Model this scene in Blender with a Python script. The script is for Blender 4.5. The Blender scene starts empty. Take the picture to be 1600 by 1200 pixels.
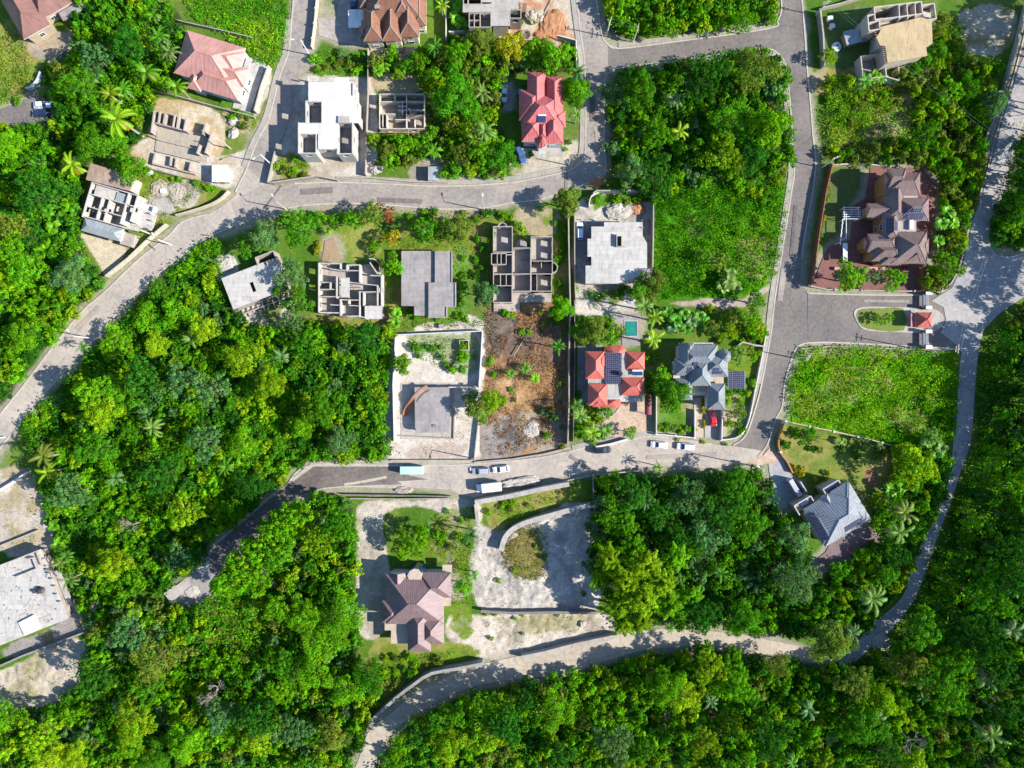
import bpy, bmesh, math, random
import numpy as np
from mathutils import Vector
from mathutils.geometry import tessellate_polygon

random.seed(7)
RNG = np.random.default_rng(11)
S = 0.17           # metres per photo pixel on the ground
H = 185.0          # camera height
SC = bpy.context.scene
COL = SC.collection
R = math.radians


def P(px, py, z=0.0):
    k = S * (H - z) / H
    return ((px - 800) * k, (600 - py) * k)


# ------------------------------------------------------------------ materials
MATS = {}


def nt(name):
    m = bpy.data.materials.new(name)
    m.use_nodes = True
    t = m.node_tree
    t.nodes.clear()
    out = t.nodes.new('ShaderNodeOutputMaterial')
    return m, t, out


def N(t, typ, **kw):
    n = t.nodes.new(typ)
    for k, v in kw.items():
        if k.startswith('i_'):
            n.inputs[k[2:].replace('_', ' ')].default_value = v
        else:
            setattr(n, k, v)
    return n


def noise(t, vec, scale, detail=4, rough=0.6):
    n = N(t, 'ShaderNodeTexNoise')
    n.inputs['Scale'].default_value = scale
    n.inputs['Detail'].default_value = detail
    n.inputs['Roughness'].default_value = rough
    if vec is not None:
        t.links.new(vec, n.inputs['Vector'])
    return n.outputs['Fac']


def ramp(t, fac, stops):
    r = N(t, 'ShaderNodeValToRGB')
    el = r.color_ramp.elements
    while len(el) < len(stops):
        el.new(0.5)
    for e, (p, c) in zip(el, stops):
        e.position = p
        e.color = (c[0], c[1], c[2], 1)
    t.links.new(fac, r.inputs['Fac'])
    return r.outputs['Color']


def mix(t, fac, a, b, mode='MIX'):
    n = N(t, 'ShaderNodeMix', data_type='RGBA', blend_type=mode)
    for sock, val in ((n.inputs[0], fac), (n.inputs[6], a), (n.inputs[7], b)):
        if hasattr(val, 'links'):
            t.links.new(val, sock)
        elif isinstance(val, (int, float)):
            sock.default_value = val
        else:
            sock.default_value = (val[0], val[1], val[2], 1)
    return n.outputs[2]


def bump(t, height, strength, dist=0.1):
    b = N(t, 'ShaderNodeBump')
    b.inputs['Strength'].default_value = strength
    b.inputs['Distance'].default_value = dist
    t.links.new(height, b.inputs['Height'])
    return b.outputs['Normal']


def surf(t, out, color, rough=0.8, normal=None, metallic=0.0, spec=0.3):
    p = N(t, 'ShaderNodeBsdfPrincipled')
    if hasattr(color, 'links'):
        t.links.new(color, p.inputs['Base Color'])
    else:
        p.inputs['Base Color'].default_value = (color[0], color[1], color[2], 1)
    p.inputs['Roughness'].default_value = rough
    p.inputs['Metallic'].default_value = metallic
    p.inputs['Specular IOR Level'].default_value = spec
    if normal is not None:
        t.links.new(normal, p.inputs['Normal'])
    t.links.new(p.outputs[0], out.inputs[0])
    return p


def rough_mat(name, col, var=0.25, scale=0.6, rough=0.85, stain=None, stain_amt=0.5, fine=6.0, bumpy=0.3, joints=None):
    """weathered concrete / plaster / stone: world-space stains and grain"""
    m, t, out = nt(name)
    g = N(t, 'ShaderNodeNewGeometry').outputs['Position']
    f1 = noise(t, g, scale, 5, 0.65)
    f2 = noise(t, g, fine, 3, 0.7)
    lo = [c * (1 - var) for c in col]
    hi = [min(1, c * (1 + var)) for c in col]
    c = ramp(t, f1, [(0.3, lo), (0.7, hi)])
    c = mix(t, 0.5, c, ramp(t, f2, [(0.3, lo), (0.7, hi)]))
    if stain:
        f3 = noise(t, g, scale * 0.45, 6, 0.75)
        w = ramp(t, f3, [(0.5, (0, 0, 0)), (0.72, (stain_amt,) * 3)])
        sep = N(t, 'ShaderNodeRGBToBW')
        t.links.new(w, sep.inputs[0])
        c = mix(t, sep.outputs[0], c, stain)
    if joints:
        b = N(t, 'ShaderNodeTexBrick')
        b.inputs['Scale'].default_value = 1.0
        b.inputs['Brick Width'].default_value = joints[0]
        b.inputs['Row Height'].default_value = joints[1]
        b.inputs['Mortar Size'].default_value = joints[2]
        b.inputs['Mortar Smooth'].default_value = 0.5
        b.inputs['Color1'].default_value = (1, 1, 1, 1)
        b.inputs['Color2'].default_value = (.86, .86, .87, 1)
        b.inputs['Mortar'].default_value = (.62, .6, .58, 1)
        mp = N(t, 'ShaderNodeMapping')
        mp.inputs['Rotation'].default_value = (0, 0, joints[3])
        t.links.new(g, mp.inputs['Vector'])
        t.links.new(mp.outputs[0], b.inputs['Vector'])
        c = mix(t, 1.0, c, b.outputs['Color'], 'MULTIPLY')
    # streaks and blotches of mould
    mp = N(t, 'ShaderNodeMapping')
    mp.inputs['Scale'].default_value = (1.0, .28, 1.0)
    t.links.new(g, mp.inputs['Vector'])
    f4 = noise(t, mp.outputs[0], 1.3, 6, 0.8)
    c = mix(t, 1.0, c, ramp(t, f4, [(0.36, (.72, .71, .69)), (0.5, (1, 1, 1))]), 'MULTIPLY')
    surf(t, out, c, rough, bump(t, f2, bumpy, 0.05))
    MATS[name] = m
    return m


def roof_mat(name, col, pitch=0.45, axis=0, var=0.14, rough=0.5, depth=0.6):
    """ribbed sheet (axis 0) or tile courses (axis 1) along the slope, in metres of UV"""
    m, t, out = nt(name)
    uv = N(t, 'ShaderNodeUVMap').outputs[0]
    g = N(t, 'ShaderNodeNewGeometry').outputs['Position']
    w = N(t, 'ShaderNodeTexWave', wave_type='BANDS', bands_direction='X' if axis == 0 else 'Y', wave_profile='SIN')
    w.inputs['Scale'].default_value = 0.314 / pitch
    w.inputs['Distortion'].default_value = 0.0
    t.links.new(uv, w.inputs['Vector'])
    f1 = noise(t, g, 0.5, 5, 0.65)
    f2 = noise(t, uv, 2.5, 3, 0.7)
    lo = [c * (1 - var) for c in col]
    hi = [min(1, c * (1 + var)) for c in col]
    c = mix(t, 0.5, ramp(t, f1, [(0.3, lo), (0.7, hi)]), ramp(t, f2, [(0.25, lo), (0.75, hi)]))
    c = mix(t, 0.22, c, ramp(t, w.outputs['Fac'], [(0.0, [x * 0.5 for x in col]), (0.45, col), (1.0, hi)]))
    mp = N(t, 'ShaderNodeMapping')
    mp.inputs['Scale'].default_value = (1.6, .16, 1.0)
    t.links.new(uv, mp.inputs['Vector'])
    f5 = noise(t, mp.outputs[0], 1.0, 5, 0.75)
    c = mix(t, 1.0, c, ramp(t, f5, [(0.34, (.74, .72, .70)), (0.52, (1, 1, 1)), (0.7, (1.12, 1.12, 1.1))]), 'MULTIPLY')
    f6 = noise(t, g, 0.22, 4, 0.7)
    c = mix(t, 1.0, c, ramp(t, f6, [(0.35, (.86, .84, .82)), (0.65, (1.1, 1.1, 1.1))]), 'MULTIPLY')
    surf(t, out, c, rough, bump(t, w.outputs['Fac'], depth, 0.05), spec=0.35)
    MATS[name] = m
    return m


def plain(name, col, rough=0.5, metallic=0.0, spec=0.4, grain=0.1, scale=3.0):
    m, t, out = nt(name)
    g = N(t, 'ShaderNodeTexCoord').outputs['Object']
    f = noise(t, g, scale, 3)
    c = ramp(t, f, [(0.3, [x * (1 - grain) for x in col]), (0.7, [min(1, x * (1 + grain)) for x in col])])
    surf(t, out, c, rough, None, metallic, spec)
    MATS[name] = m
    return m


def objcol_mat(name, rough=0.35, spec=0.5, coat=0.0, grain=0.06):
    m, t, out = nt(name)
    oi = N(t, 'ShaderNodeObjectInfo')
    g = N(t, 'ShaderNodeTexCoord').outputs['Object']
    f = noise(t, g, 2.0, 4)
    c = mix(t, 1.0, oi.outputs['Color'], ramp(t, f, [(0.3, (1 - grain,) * 3), (0.7, (1, 1, 1))]), 'MULTIPLY')
    p = surf(t, out, c, rough, None, 0, spec)
    p.inputs['Coat Weight'].default_value = coat
    MATS[name] = m
    return m


def leaf_mat(name, trans=0.35, gloss=0.05):
    """leaf colour = the object's own tint x a per-leaf variation kept in the mesh"""
    m, t, out = nt(name)
    oi = N(t, 'ShaderNodeObjectInfo')
    at = N(t, 'ShaderNodeAttribute', attribute_name='leaf')
    c = mix(t, 1.0, oi.outputs['Color'], at.outputs['Color'], 'MULTIPLY')
    d = N(t, 'ShaderNodeBsdfDiffuse')
    tr = N(t, 'ShaderNodeBsdfTranslucent')
    t.links.new(c, d.inputs['Color'])
    c2 = mix(t, 1.0, c, (1.15, 1.1, 0.6), 'MULTIPLY')
    t.links.new(c2, tr.inputs['Color'])
    ms = N(t, 'ShaderNodeMixShader')
    ms.inputs[0].default_value = trans
    t.links.new(d.outputs[0], ms.inputs[1])
    t.links.new(tr.outputs[0], ms.inputs[2])
    gl = N(t, 'ShaderNodeBsdfGlossy')
    gl.inputs['Roughness'].default_value = 0.45
    gl.inputs['Color'].default_value = (1, 1, 1, 1)
    ms2 = N(t, 'ShaderNodeMixShader')
    ms2.inputs[0].default_value = gloss
    t.links.new(ms.outputs[0], ms2.inputs[1])
    t.links.new(gl.outputs[0], ms2.inputs[2])
    t.links.new(ms2.outputs[0], out.inputs[0])
    MATS[name] = m
    return m


def asphalt(name, base, dust, dust_amt=0.5):
    m, t, out = nt(name)
    g = N(t, 'ShaderNodeNewGeometry').outputs['Position']
    f1 = noise(t, g, 0.09, 6, 0.65)
    f2 = noise(t, g, 1.1, 5, 0.7)
    f3 = noise(t, g, 9.0, 3, 0.7)
    c = ramp(t, f2, [(0.3, [x * 0.68 for x in base]), (0.7, [x * 1.28 for x in base])])
    c = mix(t, 0.35, c, ramp(t, f3, [(0.25, [x * 0.7 for x in base]), (0.75, [x * 1.3 for x in base])]))
    a = N(t, 'ShaderNodeMath', operation='ADD')
    mul = N(t, 'ShaderNodeMath', operation='MULTIPLY')
    mul.inputs[1].default_value = 0.3
    t.links.new(f2, mul.inputs[0])
    t.links.new(f1, a.inputs[0])
    t.links.new(mul.outputs[0], a.inputs[1])
    mr = N(t, 'ShaderNodeMapRange')
    mr.inputs['From Min'].default_value = 0.55
    mr.inputs['From Max'].default_value = 0.85
    mr.inputs['To Max'].default_value = dust_amt
    t.links.new(a.outputs[0], mr.inputs['Value'])
    c = mix(t, mr.outputs[0], c, dust)
    # patched cracks
    v = N(t, 'ShaderNodeTexVoronoi', feature='DISTANCE_TO_EDGE')
    v.inputs['Scale'].default_value = 0.16
    dv = N(t, 'ShaderNodeVectorMath', operation='ADD')
    sc = N(t, 'ShaderNodeVectorMath', operation='SCALE')
    sc.inputs['Scale'].default_value = 1.6
    nv = N(t, 'ShaderNodeTexNoise')
    nv.inputs['Scale'].default_value = 0.35
    t.links.new(g, nv.inputs['Vector'])
    t.links.new(nv.outputs['Color'], sc.inputs[0])
    t.links.new(g, dv.inputs[0])
    t.links.new(sc.outputs[0], dv.inputs[1])
    t.links.new(dv.outputs[0], v.inputs['Vector'])
    cr = N(t, 'ShaderNodeMapRange')
    cr.inputs['From Min'].default_value = 0.0
    cr.inputs['From Max'].default_value = 0.02
    cr.inputs['To Min'].default_value = 0.4
    cr.inputs['To Max'].default_value = 0.0
    t.links.new(v.outputs['Distance'], cr.inputs['Value'])
    c = mix(t, cr.outputs[0], c, [x * 0.45 for x in base])
    surf(t, out, c, 0.9, bump(t, f3, 0.35, 0.03), spec=0.2)
    MATS[name] = m
    return m


def paver(name, c1, c2, sx=0.4, sy=0.2, mortar=(0.2, 0.18, 0.16)):
    m, t, out = nt(name)
    g = N(t, 'ShaderNodeNewGeometry').outputs['Position']
    b = N(t, 'ShaderNodeTexBrick')
    b.inputs['Scale'].default_value = 1.0
    b.inputs['Brick Width'].default_value = sx
    b.inputs['Row Height'].default_value = sy
    b.inputs['Mortar Size'].default_value = 0.015
    b.inputs['Color1'].default_value = (*c1, 1)
    b.inputs['Color2'].default_value = (*c2, 1)
    b.inputs['Mortar'].default_value = (*mortar, 1)
    t.links.new(g, b.inputs['Vector'])
    f = noise(t, g, 0.5, 5, 0.7)
    c = mix(t, 1.0, b.outputs['Color'], ramp(t, f, [(0.3, (0.7, 0.7, 0.7)), (0.7, (1.1, 1.1, 1.1))]), 'MULTIPLY')
    surf(t, out, c, 0.85, bump(t, f, 0.2, 0.03))
    MATS[name] = m
    return m


asphalt('asphalt_worn', (0.215, 0.193, 0.175), (0.37, 0.32, 0.27), 0.65)
asphalt('asphalt_grey', (0.128, 0.115, 0.109), (0.27, 0.235, 0.205), 0.4)
asphalt('asphalt_dark', (0.098, 0.087, 0.084), (0.34, 0.29, 0.24), 0.3)
asphalt('asphalt_dusty', (0.285, 0.252, 0.222), (0.42, 0.37, 0.31), 0.7)
asphalt('asphalt_pale', (0.25, 0.245, 0.245), (0.37, 0.345, 0.315), 0.7)
asphalt('track_dirt', (0.31, 0.27, 0.215), (0.43, 0.375, 0.30), 0.8)
rough_mat('kerb_stone', (0.358, 0.333, 0.294), 0.2, 0.4)
rough_mat('pavement_stone', (0.286, 0.262, 0.231), 0.2, 0.5, stain=(0.136, 0.150, 0.068), stain_amt=0.5)
rough_mat('wall_cream', (0.40, 0.36, 0.29), 0.15, 0.5, stain=(0.25, 0.22, 0.16), stain_amt=0.5)
rough_mat('block_cream', (0.47, 0.42, 0.36), 0.1, 0.6, stain=(0.33, 0.29, 0.24), stain_amt=0.4, joints=(.4, .2, .01, 0.0))
rough_mat('roof_deck_white', (0.56, 0.54, 0.52), 0.08, 0.4, stain=(0.40, 0.38, 0.35), stain_amt=0.4, joints=(3.0, 1.5, .03, 0.0))
rough_mat('concrete', (0.310, 0.290, 0.264), 0.16, 0.5, stain=(0.165, 0.152, 0.132), stain_amt=0.6)
rough_mat('concrete_white', (0.414, 0.398, 0.370), 0.1, 0.4, stain=(0.280, 0.263, 0.235), stain_amt=0.5, joints=(3.6, 1.2, .03, 0.0))
rough_mat('concrete_pale', (0.348, 0.325, 0.299), 0.14, 0.45, stain=(0.220, 0.197, 0.168), stain_amt=0.6, joints=(4.0, 2.0, .02, 0.2))
rough_mat('concrete_grey', (0.263, 0.244, 0.237), 0.14, 0.4, stain=(0.123, 0.118, 0.112), stain_amt=0.6, joints=(2.4, 1.2, .02, 0.0))
rough_mat('block_grey', (0.328, 0.289, 0.257), 0.16, 0.6, stain=(0.120, 0.102, 0.090), stain_amt=0.5)
rough_mat('block_pale', (0.347, 0.308, 0.274), 0.14, 0.6, stain=(0.224, 0.190, 0.162), stain_amt=0.5, joints=(.4, .2, .012, 0.0))
rough_mat('plaster_cream', (0.475, 0.436, 0.317), 0.08, 0.4)
rough_mat('plaster_white', (0.495, 0.482, 0.462), 0.08, 0.4)
rough_mat('plaster_blue', (0.343, 0.396, 0.436), 0.08, 0.4)
rough_mat('plaster_lilac', (0.372, 0.372, 0.408), 0.08, 0.4)
rough_mat('plaster_orange', (0.312, 0.162, 0.060), 0.1, 0.4)
rough_mat('plaster_rust', (0.33, 0.10, 0.05), 0.15, 0.4)
rough_mat('plaster_tan', (0.358, 0.293, 0.208), 0.1, 0.4)
rough_mat('wall_stone', (0.310, 0.279, 0.242), 0.2, 0.5, stain=(0.155, 0.149, 0.099), stain_amt=0.6)
rough_mat('wall_dark', (0.168, 0.154, 0.140), 0.25, 0.5, stain=(0.084, 0.084, 0.063), stain_amt=0.6)
rough_mat('plywood', (0.409, 0.317, 0.178), 0.12, 0.35, stain=(0.297, 0.218, 0.119), stain_amt=0.4, joints=(2.44, 2.44, .03, 0.12))
rough_mat('rock', (0.360, 0.335, 0.298), 0.3, 0.8, bumpy=0.8)
rough_mat('sand_pile', (0.317, 0.277, 0.224), 0.2, 1.2)
rough_mat('red_earth', (0.350, 0.168, 0.084), 0.25, 0.8)
rough_mat('rust_sheet', (0.26, 0.12, 0.065), 0.35, 1.2)
rough_mat('tile_beige', (0.371, 0.307, 0.237), 0.1, 0.6)
rough_mat('brick_red', (0.26, 0.075, 0.06), 0.2, 0.8)
rough_mat('bark', (0.16, 0.12, 0.09), 0.3, 1.5, bumpy=0.7)
rough_mat('bark_pale', (0.252, 0.217, 0.182), 0.25, 1.5, bumpy=0.7)
rough_mat('timber', (0.272, 0.192, 0.120), 0.2, 1.5)
roof_mat('roof_pink', (0.43, 0.222, 0.195), 0.35)
roof_mat('roof_brown', (0.185, 0.085, 0.052), 0.42, axis=1, rough=0.65, var=0.25)
roof_mat('roof_darkbrown', (0.19, 0.1, 0.085), 0.4)
roof_mat('roof_red', (0.42, 0.115, 0.115), 0.4, var=0.12)
roof_mat('roof_orange', (0.42, 0.105, 0.08), 0.4, var=0.12)
roof_mat('roof_mauve', (0.165, 0.118, 0.112), 0.5, depth=0.5)
roof_mat('roof_plum', (0.175, 0.118, 0.122), 0.45, depth=0.5)
roof_mat('roof_slate', (0.165, 0.19, 0.205), 0.45)
roof_mat('roof_silver', (0.215, 0.235, 0.265), 0.7, depth=0.6)
roof_mat('roof_zinc', (0.27, 0.3, 0.32), 0.3)
roof_mat('roof_white', (0.68, 0.69, 0.7), 0.3, var=0.06)
roof_mat('roof_rusty', (0.29, 0.215, 0.17), 0.3, var=0.4)
plain('glass', (0.03, 0.05, 0.08), 0.08, 0, 0.6)
plain('glass_blue', (0.02, 0.04, 0.10), 0.1, 0, 0.6)
plain('frame_white', (0.55, 0.55, 0.55), 0.5)
plain('metal_white', (0.52, 0.54, 0.56), 0.4)
plain('metal_grey', (0.35, 0.36, 0.38), 0.4, 0.6)
plain('metal_dark', (0.05, 0.05, 0.055), 0.5)
plain('rubber', (0.02, 0.02, 0.02), 0.8)
plain('rim_metal', (0.5, 0.5, 0.52), 0.3, 0.8)
plain('lamp_clear', (0.75, 0.77, 0.8), 0.15)
plain('lamp_red', (0.4, 0.01, 0.01), 0.2)
plain('pole_wood', (0.42, 0.36, 0.30), 0.8, grain=0.25)
plain('pole_concrete', (0.60, 0.57, 0.53), 0.8, grain=0.1)
plain('tank_black', (0.015, 0.02, 0.04), 0.35)
plain('tank_blue', (0.02, 0.10, 0.32), 0.35)
plain('gate_red', (0.14, 0.022, 0.028), 0.5, grain=0.2)
plain('iron_red', (0.20, 0.07, 0.035), 0.6, grain=0.2)
plain('pool_tile', (0.015, 0.20, 0.15), 0.25)
objcol_mat('car_paint', 0.25, 0.5, 0.6)
leaf_mat('leaf', 0.38, 0.0)
leaf_mat('leaf_waxy', 0.28, 0.015)
paver('paver_grey', (0.36, 0.32, 0.29), (0.28, 0.25, 0.23), 0.8, 0.4)
paver('paver_tan', (0.48, 0.36, 0.27), (0.40, 0.29, 0.21), 0.8, 0.4)
paver('paver_red', (0.20, 0.07, 0.055), (0.15, 0.055, 0.05), 0.5, 0.25)
paver('paver_dark', (0.17, 0.12, 0.12), (0.14, 0.10, 0.105), 0.6, 0.3)
paver('paver_bluegrey', (0.30, 0.31, 0.32), (0.26, 0.27, 0.29), 1.4, 1.4, (0.2, 0.2, 0.2))  # large blue-grey paving slabs


def solar_mat():
    m, t, out = nt('solar_cell')
    uv = N(t, 'ShaderNodeUVMap').outputs[0]
    b = N(t, 'ShaderNodeTexBrick')
    b.offset = 0.0
    b.inputs['Scale'].default_value = 1.0
    b.inputs['Brick Width'].default_value = 0.52
    b.inputs['Row Height'].default_value = 0.52
    b.inputs['Mortar Size'].default_value = 0.018
    b.inputs['Color1'].default_value = (0.022, 0.025, 0.058, 1)
    b.inputs['Color2'].default_value = (0.028, 0.031, 0.070, 1)
    b.inputs['Mortar'].default_value = (0.2, 0.2, 0.24, 1)
    t.links.new(uv, b.inputs['Vector'])
    surf(t, out, b.outputs['Color'], 0.3, None, 0, 0.35)
    MATS['solar_cell'] = m


solar_mat()


def water_mat():
    m, t, out = nt('pool_water')
    g = N(t, 'ShaderNodeNewGeometry').outputs['Position']
    f = noise(t, g, 1.2, 3)
    c = ramp(t, f, [(0.3, (0.01, 0.14, 0.11)), (0.7, (0.02, 0.22, 0.17))])
    surf(t, out, c, 0.08, bump(t, f, 0.15, 0.05), spec=0.5)
    MATS['pool_water'] = m


water_mat()


# ------------------------------------------------------------------ mesh building
class MB:
    def __init__(self):
        self.v, self.f, self.m = [], [], []

    def poly(self, pts, m=0):
        b = len(self.v)
        self.v += [tuple(p) for p in pts]
        self.f.append(tuple(range(b, b + len(pts))))
        self.m.append(m)

    def prism(self, poly, z0, z1, m=0, bottom=True):
        """poly: world xy list"""
        a = sum(poly[i][0] * poly[(i + 1) % len(poly)][1] - poly[(i + 1) % len(poly)][0] * poly[i][1] for i in range(len(poly)))
        if a < 0:
            poly = poly[::-1]
        n = len(poly)
        if n > 4:
            tris = tessellate_polygon([[Vector((x, y, 0)) for x, y in poly]])
            for t in tris:
                a3 = [poly[i] for i in t]
                ar = (a3[1][0] - a3[0][0]) * (a3[2][1] - a3[0][1]) - (a3[2][0] - a3[0][0]) * (a3[1][1] - a3[0][1])
                if ar < 0:
                    a3 = a3[::-1]
                self.poly([(x, y, z1) for x, y in a3], m)
                if bottom:
                    self.poly([(x, y, z0) for x, y in a3[::-1]], m)
        else:
            self.poly([(x, y, z1) for x, y in poly], m)
            if bottom:
                self.poly([(x, y, z0) for x, y in poly[::-1]], m)
        for i in range(n):
            (x0, y0), (x1, y1) = poly[i], poly[(i + 1) % n]
            self.poly([(x0, y0, z0), (x1, y1, z0), (x1, y1, z1), (x0, y0, z1)], m)

    def box(self, c, s, rz=0, m=0):
        cx, cy, cz = c
        hx, hy, hz = s[0] / 2, s[1] / 2, s[2] / 2
        ca, sa = math.cos(rz), math.sin(rz)
        self.prism([(cx + x * ca - y * sa, cy + x * sa + y * ca) for x, y in ((-hx, -hy), (hx, -hy), (hx, hy), (-hx, hy))], cz - hz, cz + hz, m)

    def tube(self, p0, p1, r0, r1=None, n=6, m=0, cap=True):
        r1 = r0 if r1 is None else r1
        p0, p1 = Vector(p0), Vector(p1)
        d = (p1 - p0)
        if d.length < 1e-6:
            return
        d.normalize()
        a = d.orthogonal().normalized()
        b = d.cross(a)
        r = [[p + (a * math.cos(2 * math.pi * i / n) + b * math.sin(2 * math.pi * i / n)) * q for i in range(n)] for p, q in ((p0, r0), (p1, r1))]
        for i in range(n):
            j = (i + 1) % n
            self.poly([r[0][i], r[0][j], r[1][j], r[1][i]], m)
        if cap:
            self.poly(r[1], m)
            self.poly(r[0][::-1], m)

    def build(self, name, mats, parent=None, origin=None, smooth=False):
        if isinstance(mats, str):
            mats = [mats]
        if origin is None:
            origin = ORIG.get(parent.name, (0, 0, 0)) if parent is not None else (0, 0, 0)
        me = bpy.data.meshes.new(name)
        me.from_pydata([(x - origin[0], y - origin[1], z - origin[2]) for x, y, z in self.v], [], self.f)
        for mm in mats:
            me.materials.append(MATS[mm])
        me.polygons.foreach_set('material_index', self.m)
        # slope-aligned UVs in metres
        uvl = me.uv_layers.new(name='UVMap')
        for p in me.polygons:
            n = p.normal
            t = Vector((-n.y, n.x, 0))
            if t.length < 1e-3:
                t = Vector((1, 0, 0))
            t.normalize()
            b = n.cross(t)
            for li in p.loop_indices:
                co = me.vertices[me.loops[li].vertex_index].co
                uvl.data[li].uv = (co.dot(t), co.dot(b))
        if smooth:
            me.polygons.foreach_set('use_smooth', [True] * len(me.polygons))
        o = bpy.data.objects.new(name, me)
        COL.objects.link(o)
        if parent is not None:
            o.parent = parent
            ORIG[o.name] = origin
        else:
            o.location = origin
        return o


ORIG = {}
LANDMARKS = []


def tag(o, label, cat, group=None, lm=None):
    o['label'] = label
    o['category'] = cat
    if group:
        o['group'] = group
    if lm:
        x, y = lm[1]
        LANDMARKS.append((lm[0], x, y))
    return o


def structure(o):
    o['kind'] = 'structure'
    return o


def thing(name, label, cat, loc, group=None, lm=None):
    e = bpy.data.objects.new(name, None)
    e.empty_display_size = 0.5
    e.location = loc
    COL.objects.link(e)
    ORIG[e.name] = tuple(loc)
    tag(e, label, cat, group)
    if lm:
        LANDMARKS.append((lm, loc[0], loc[1]))
    return e


def ribbon_poly(path, w, off=0.0):
    """path: world xy; strip of width w centred off metres to the left"""
    n = len(path)
    L, Rr = [], []
    for i in range(n):
        a = path[max(0, i - 1)]
        b = path[min(n - 1, i + 1)]
        dx, dy = b[0] - a[0], b[1] - a[1]
        l = math.hypot(dx, dy) or 1
        nx, ny = -dy / l, dx / l
        x, y = path[i]
        L.append((x + nx * (off + w / 2), y + ny * (off + w / 2)))
        Rr.append((x + nx * (off - w / 2), y + ny * (off - w / 2)))
    return L, Rr


def smooth_path(pts, k=4):
    """Catmull-Rom through the points"""
    out = []
    n = len(pts)
    for i in range(n - 1):
        p0, p1, p2, p3 = pts[max(0, i - 1)], pts[i], pts[i + 1], pts[min(n - 1, i + 2)]
        for j in range(k):
            t = j / k
            out.append(tuple(0.5 * ((2 * p1[a]) + (-p0[a] + p2[a]) * t + (2 * p0[a] - 5 * p1[a] + 4 * p2[a] - p3[a]) * t * t + (-p0[a] + 3 * p1[a] - 3 * p2[a] + p3[a]) * t ** 3) for a in range(2)))
    out.append(tuple(pts[-1]))
    return out


def strip(mb, path, w, z0, z1, off=0.0, m=0):
    L, Rr = ribbon_poly(path, w, off)
    for i in range(len(path) - 1):
        a, b, c, d = Rr[i], Rr[i + 1], L[i + 1], L[i]
        mb.poly([(*a, z1), (*b, z1), (*c, z1), (*d, z1)], m)
        mb.poly([(*a, z0), (*b, z0), (*b, z1), (*a, z1)], m)
        mb.poly([(*c, z0), (*d, z0), (*d, z1), (*c, z1)], m)
    for (a, b) in ((Rr[0], L[0]), (L[-1], Rr[-1])):
        mb.poly([(*b, z0), (*a, z0), (*a, z1), (*b, z1)], m)


EPS = [0]


def eps():
    EPS[0] = (EPS[0] + 1) % 40
    return EPS[0] * 0.004


def px_path(pts, z=0.0, k=4):
    return [P(x, y, z) for x, y in (smooth_path(pts, k) if k > 1 else pts)]


# ------------------------------------------------------------------ setting: roads
ROADS = []      # px polygons, for masks


def road(name, poly, mat, i, keep=True):
    if keep:
        ROADS.append(poly)
    mb = MB()
    mb.prism([P(x, y) for x, y in poly], -0.3, 0.02 + 0.004 * i)
    return structure(mb.build(name, mat))


def kerb(pts, w=0.3, off=0.0, h=0.13, name='kerb', mat='kerb_stone', k=4):
    mb = MB()
    strip(mb, px_path(pts, 0, k), w, -0.2, h + eps() * 0.3, off)
    return structure(mb.build(name, mat))


SP = smooth_path
r1l = [(459, -8), (456, 30), (451, 80), (437, 120), (420, 185), (400, 225), (386, 262), (368, 300)]
r1r = [(421, 288), (432, 237), (450, 190), (466, 122), (482, 100), (489, 75), (497, -8)]
road('road', SP(r1l) + [(372, 345)] + SP(r1r), 'asphalt_worn', 0)
r2n = [(386, 262), (372, 298), (358, 314), (325, 335), (285, 347), (262, 370), (215, 407), (165, 455), (125, 490), (75, 552), (45, 592), (0, 648), (-25, 680)]
r2s = [(-25, 735), (0, 700), (40, 652), (82, 602), (135, 545), (205, 465), (270, 410), (320, 374), (382, 346), (430, 333)]
road('road', SP(r2n) + SP(r2s) + [(430, 300)], 'asphalt_dusty', 1)
r3n = [(419, 284), (432, 292), (460, 287), (525, 285), (615, 288), (675, 291), (737, 290), (800, 285), (830, 280), (882, 269), (900, 260), (911, 247), (915, 220), (914, 107), (907, 50), (900, -8)]
r3e = [(931, -8), (936, 30), (941, 57), (950, 70), (967, 76)]
r3s = [(962, 108), (950, 115), (944, 135), (944, 225), (947, 262), (938, 279), (905, 291), (867, 304), (842, 312), (800, 317), (755, 325), (700, 327), (650, 324), (600, 320), (550, 318), (487, 320), (450, 325), (400, 341), (372, 350)]
road('road', SP(r3n) + SP(r3e) + SP(r3s) + [(360, 316)], 'asphalt_worn', 2)
r4n = [(950, 70), (967, 76), (1050, 66), (1200, 45), (1215, 32), (1221, 15), (1220, -8)]
r4e = [(1252, -8), (1256, 37), (1261, 107), (1266, 162), (1270, 212), (1274, 250), (1270, 297), (1259, 357), (1252, 405), (1251, 435), (1259, 452), (1275, 459)]
r4se = [(1275, 535), (1262, 536), (1247, 541), (1237, 560), (1226, 600), (1222, 635), (1212, 655), (1200, 692), (1184, 714)]
r4w = [(1145, 696), (1160, 686), (1170, 670), (1182, 632), (1190, 600), (1204, 525), (1209, 480), (1217, 425), (1227, 362), (1237, 297), (1241, 265), (1237, 200), (1235, 170), (1230, 117), (1225, 95), (1212, 81), (1200, 77), (1170, 78), (1062, 95), (1000, 102), (962, 108), (950, 115)]
road('road', SP(r4n) + SP(r4e) + SP(r4se) + SP(r4w), 'asphalt_grey', 3)
r6n = [(1262, 455), (1280, 459), (1437, 461), (1480, 452), (1487, 438), (1497, 420), (1507, 382), (1511, 362), (1530, 325), (1532, 300), (1542, 270), (1557, 207), (1575, 150), (1595, 77), (1608, 20)]
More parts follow.
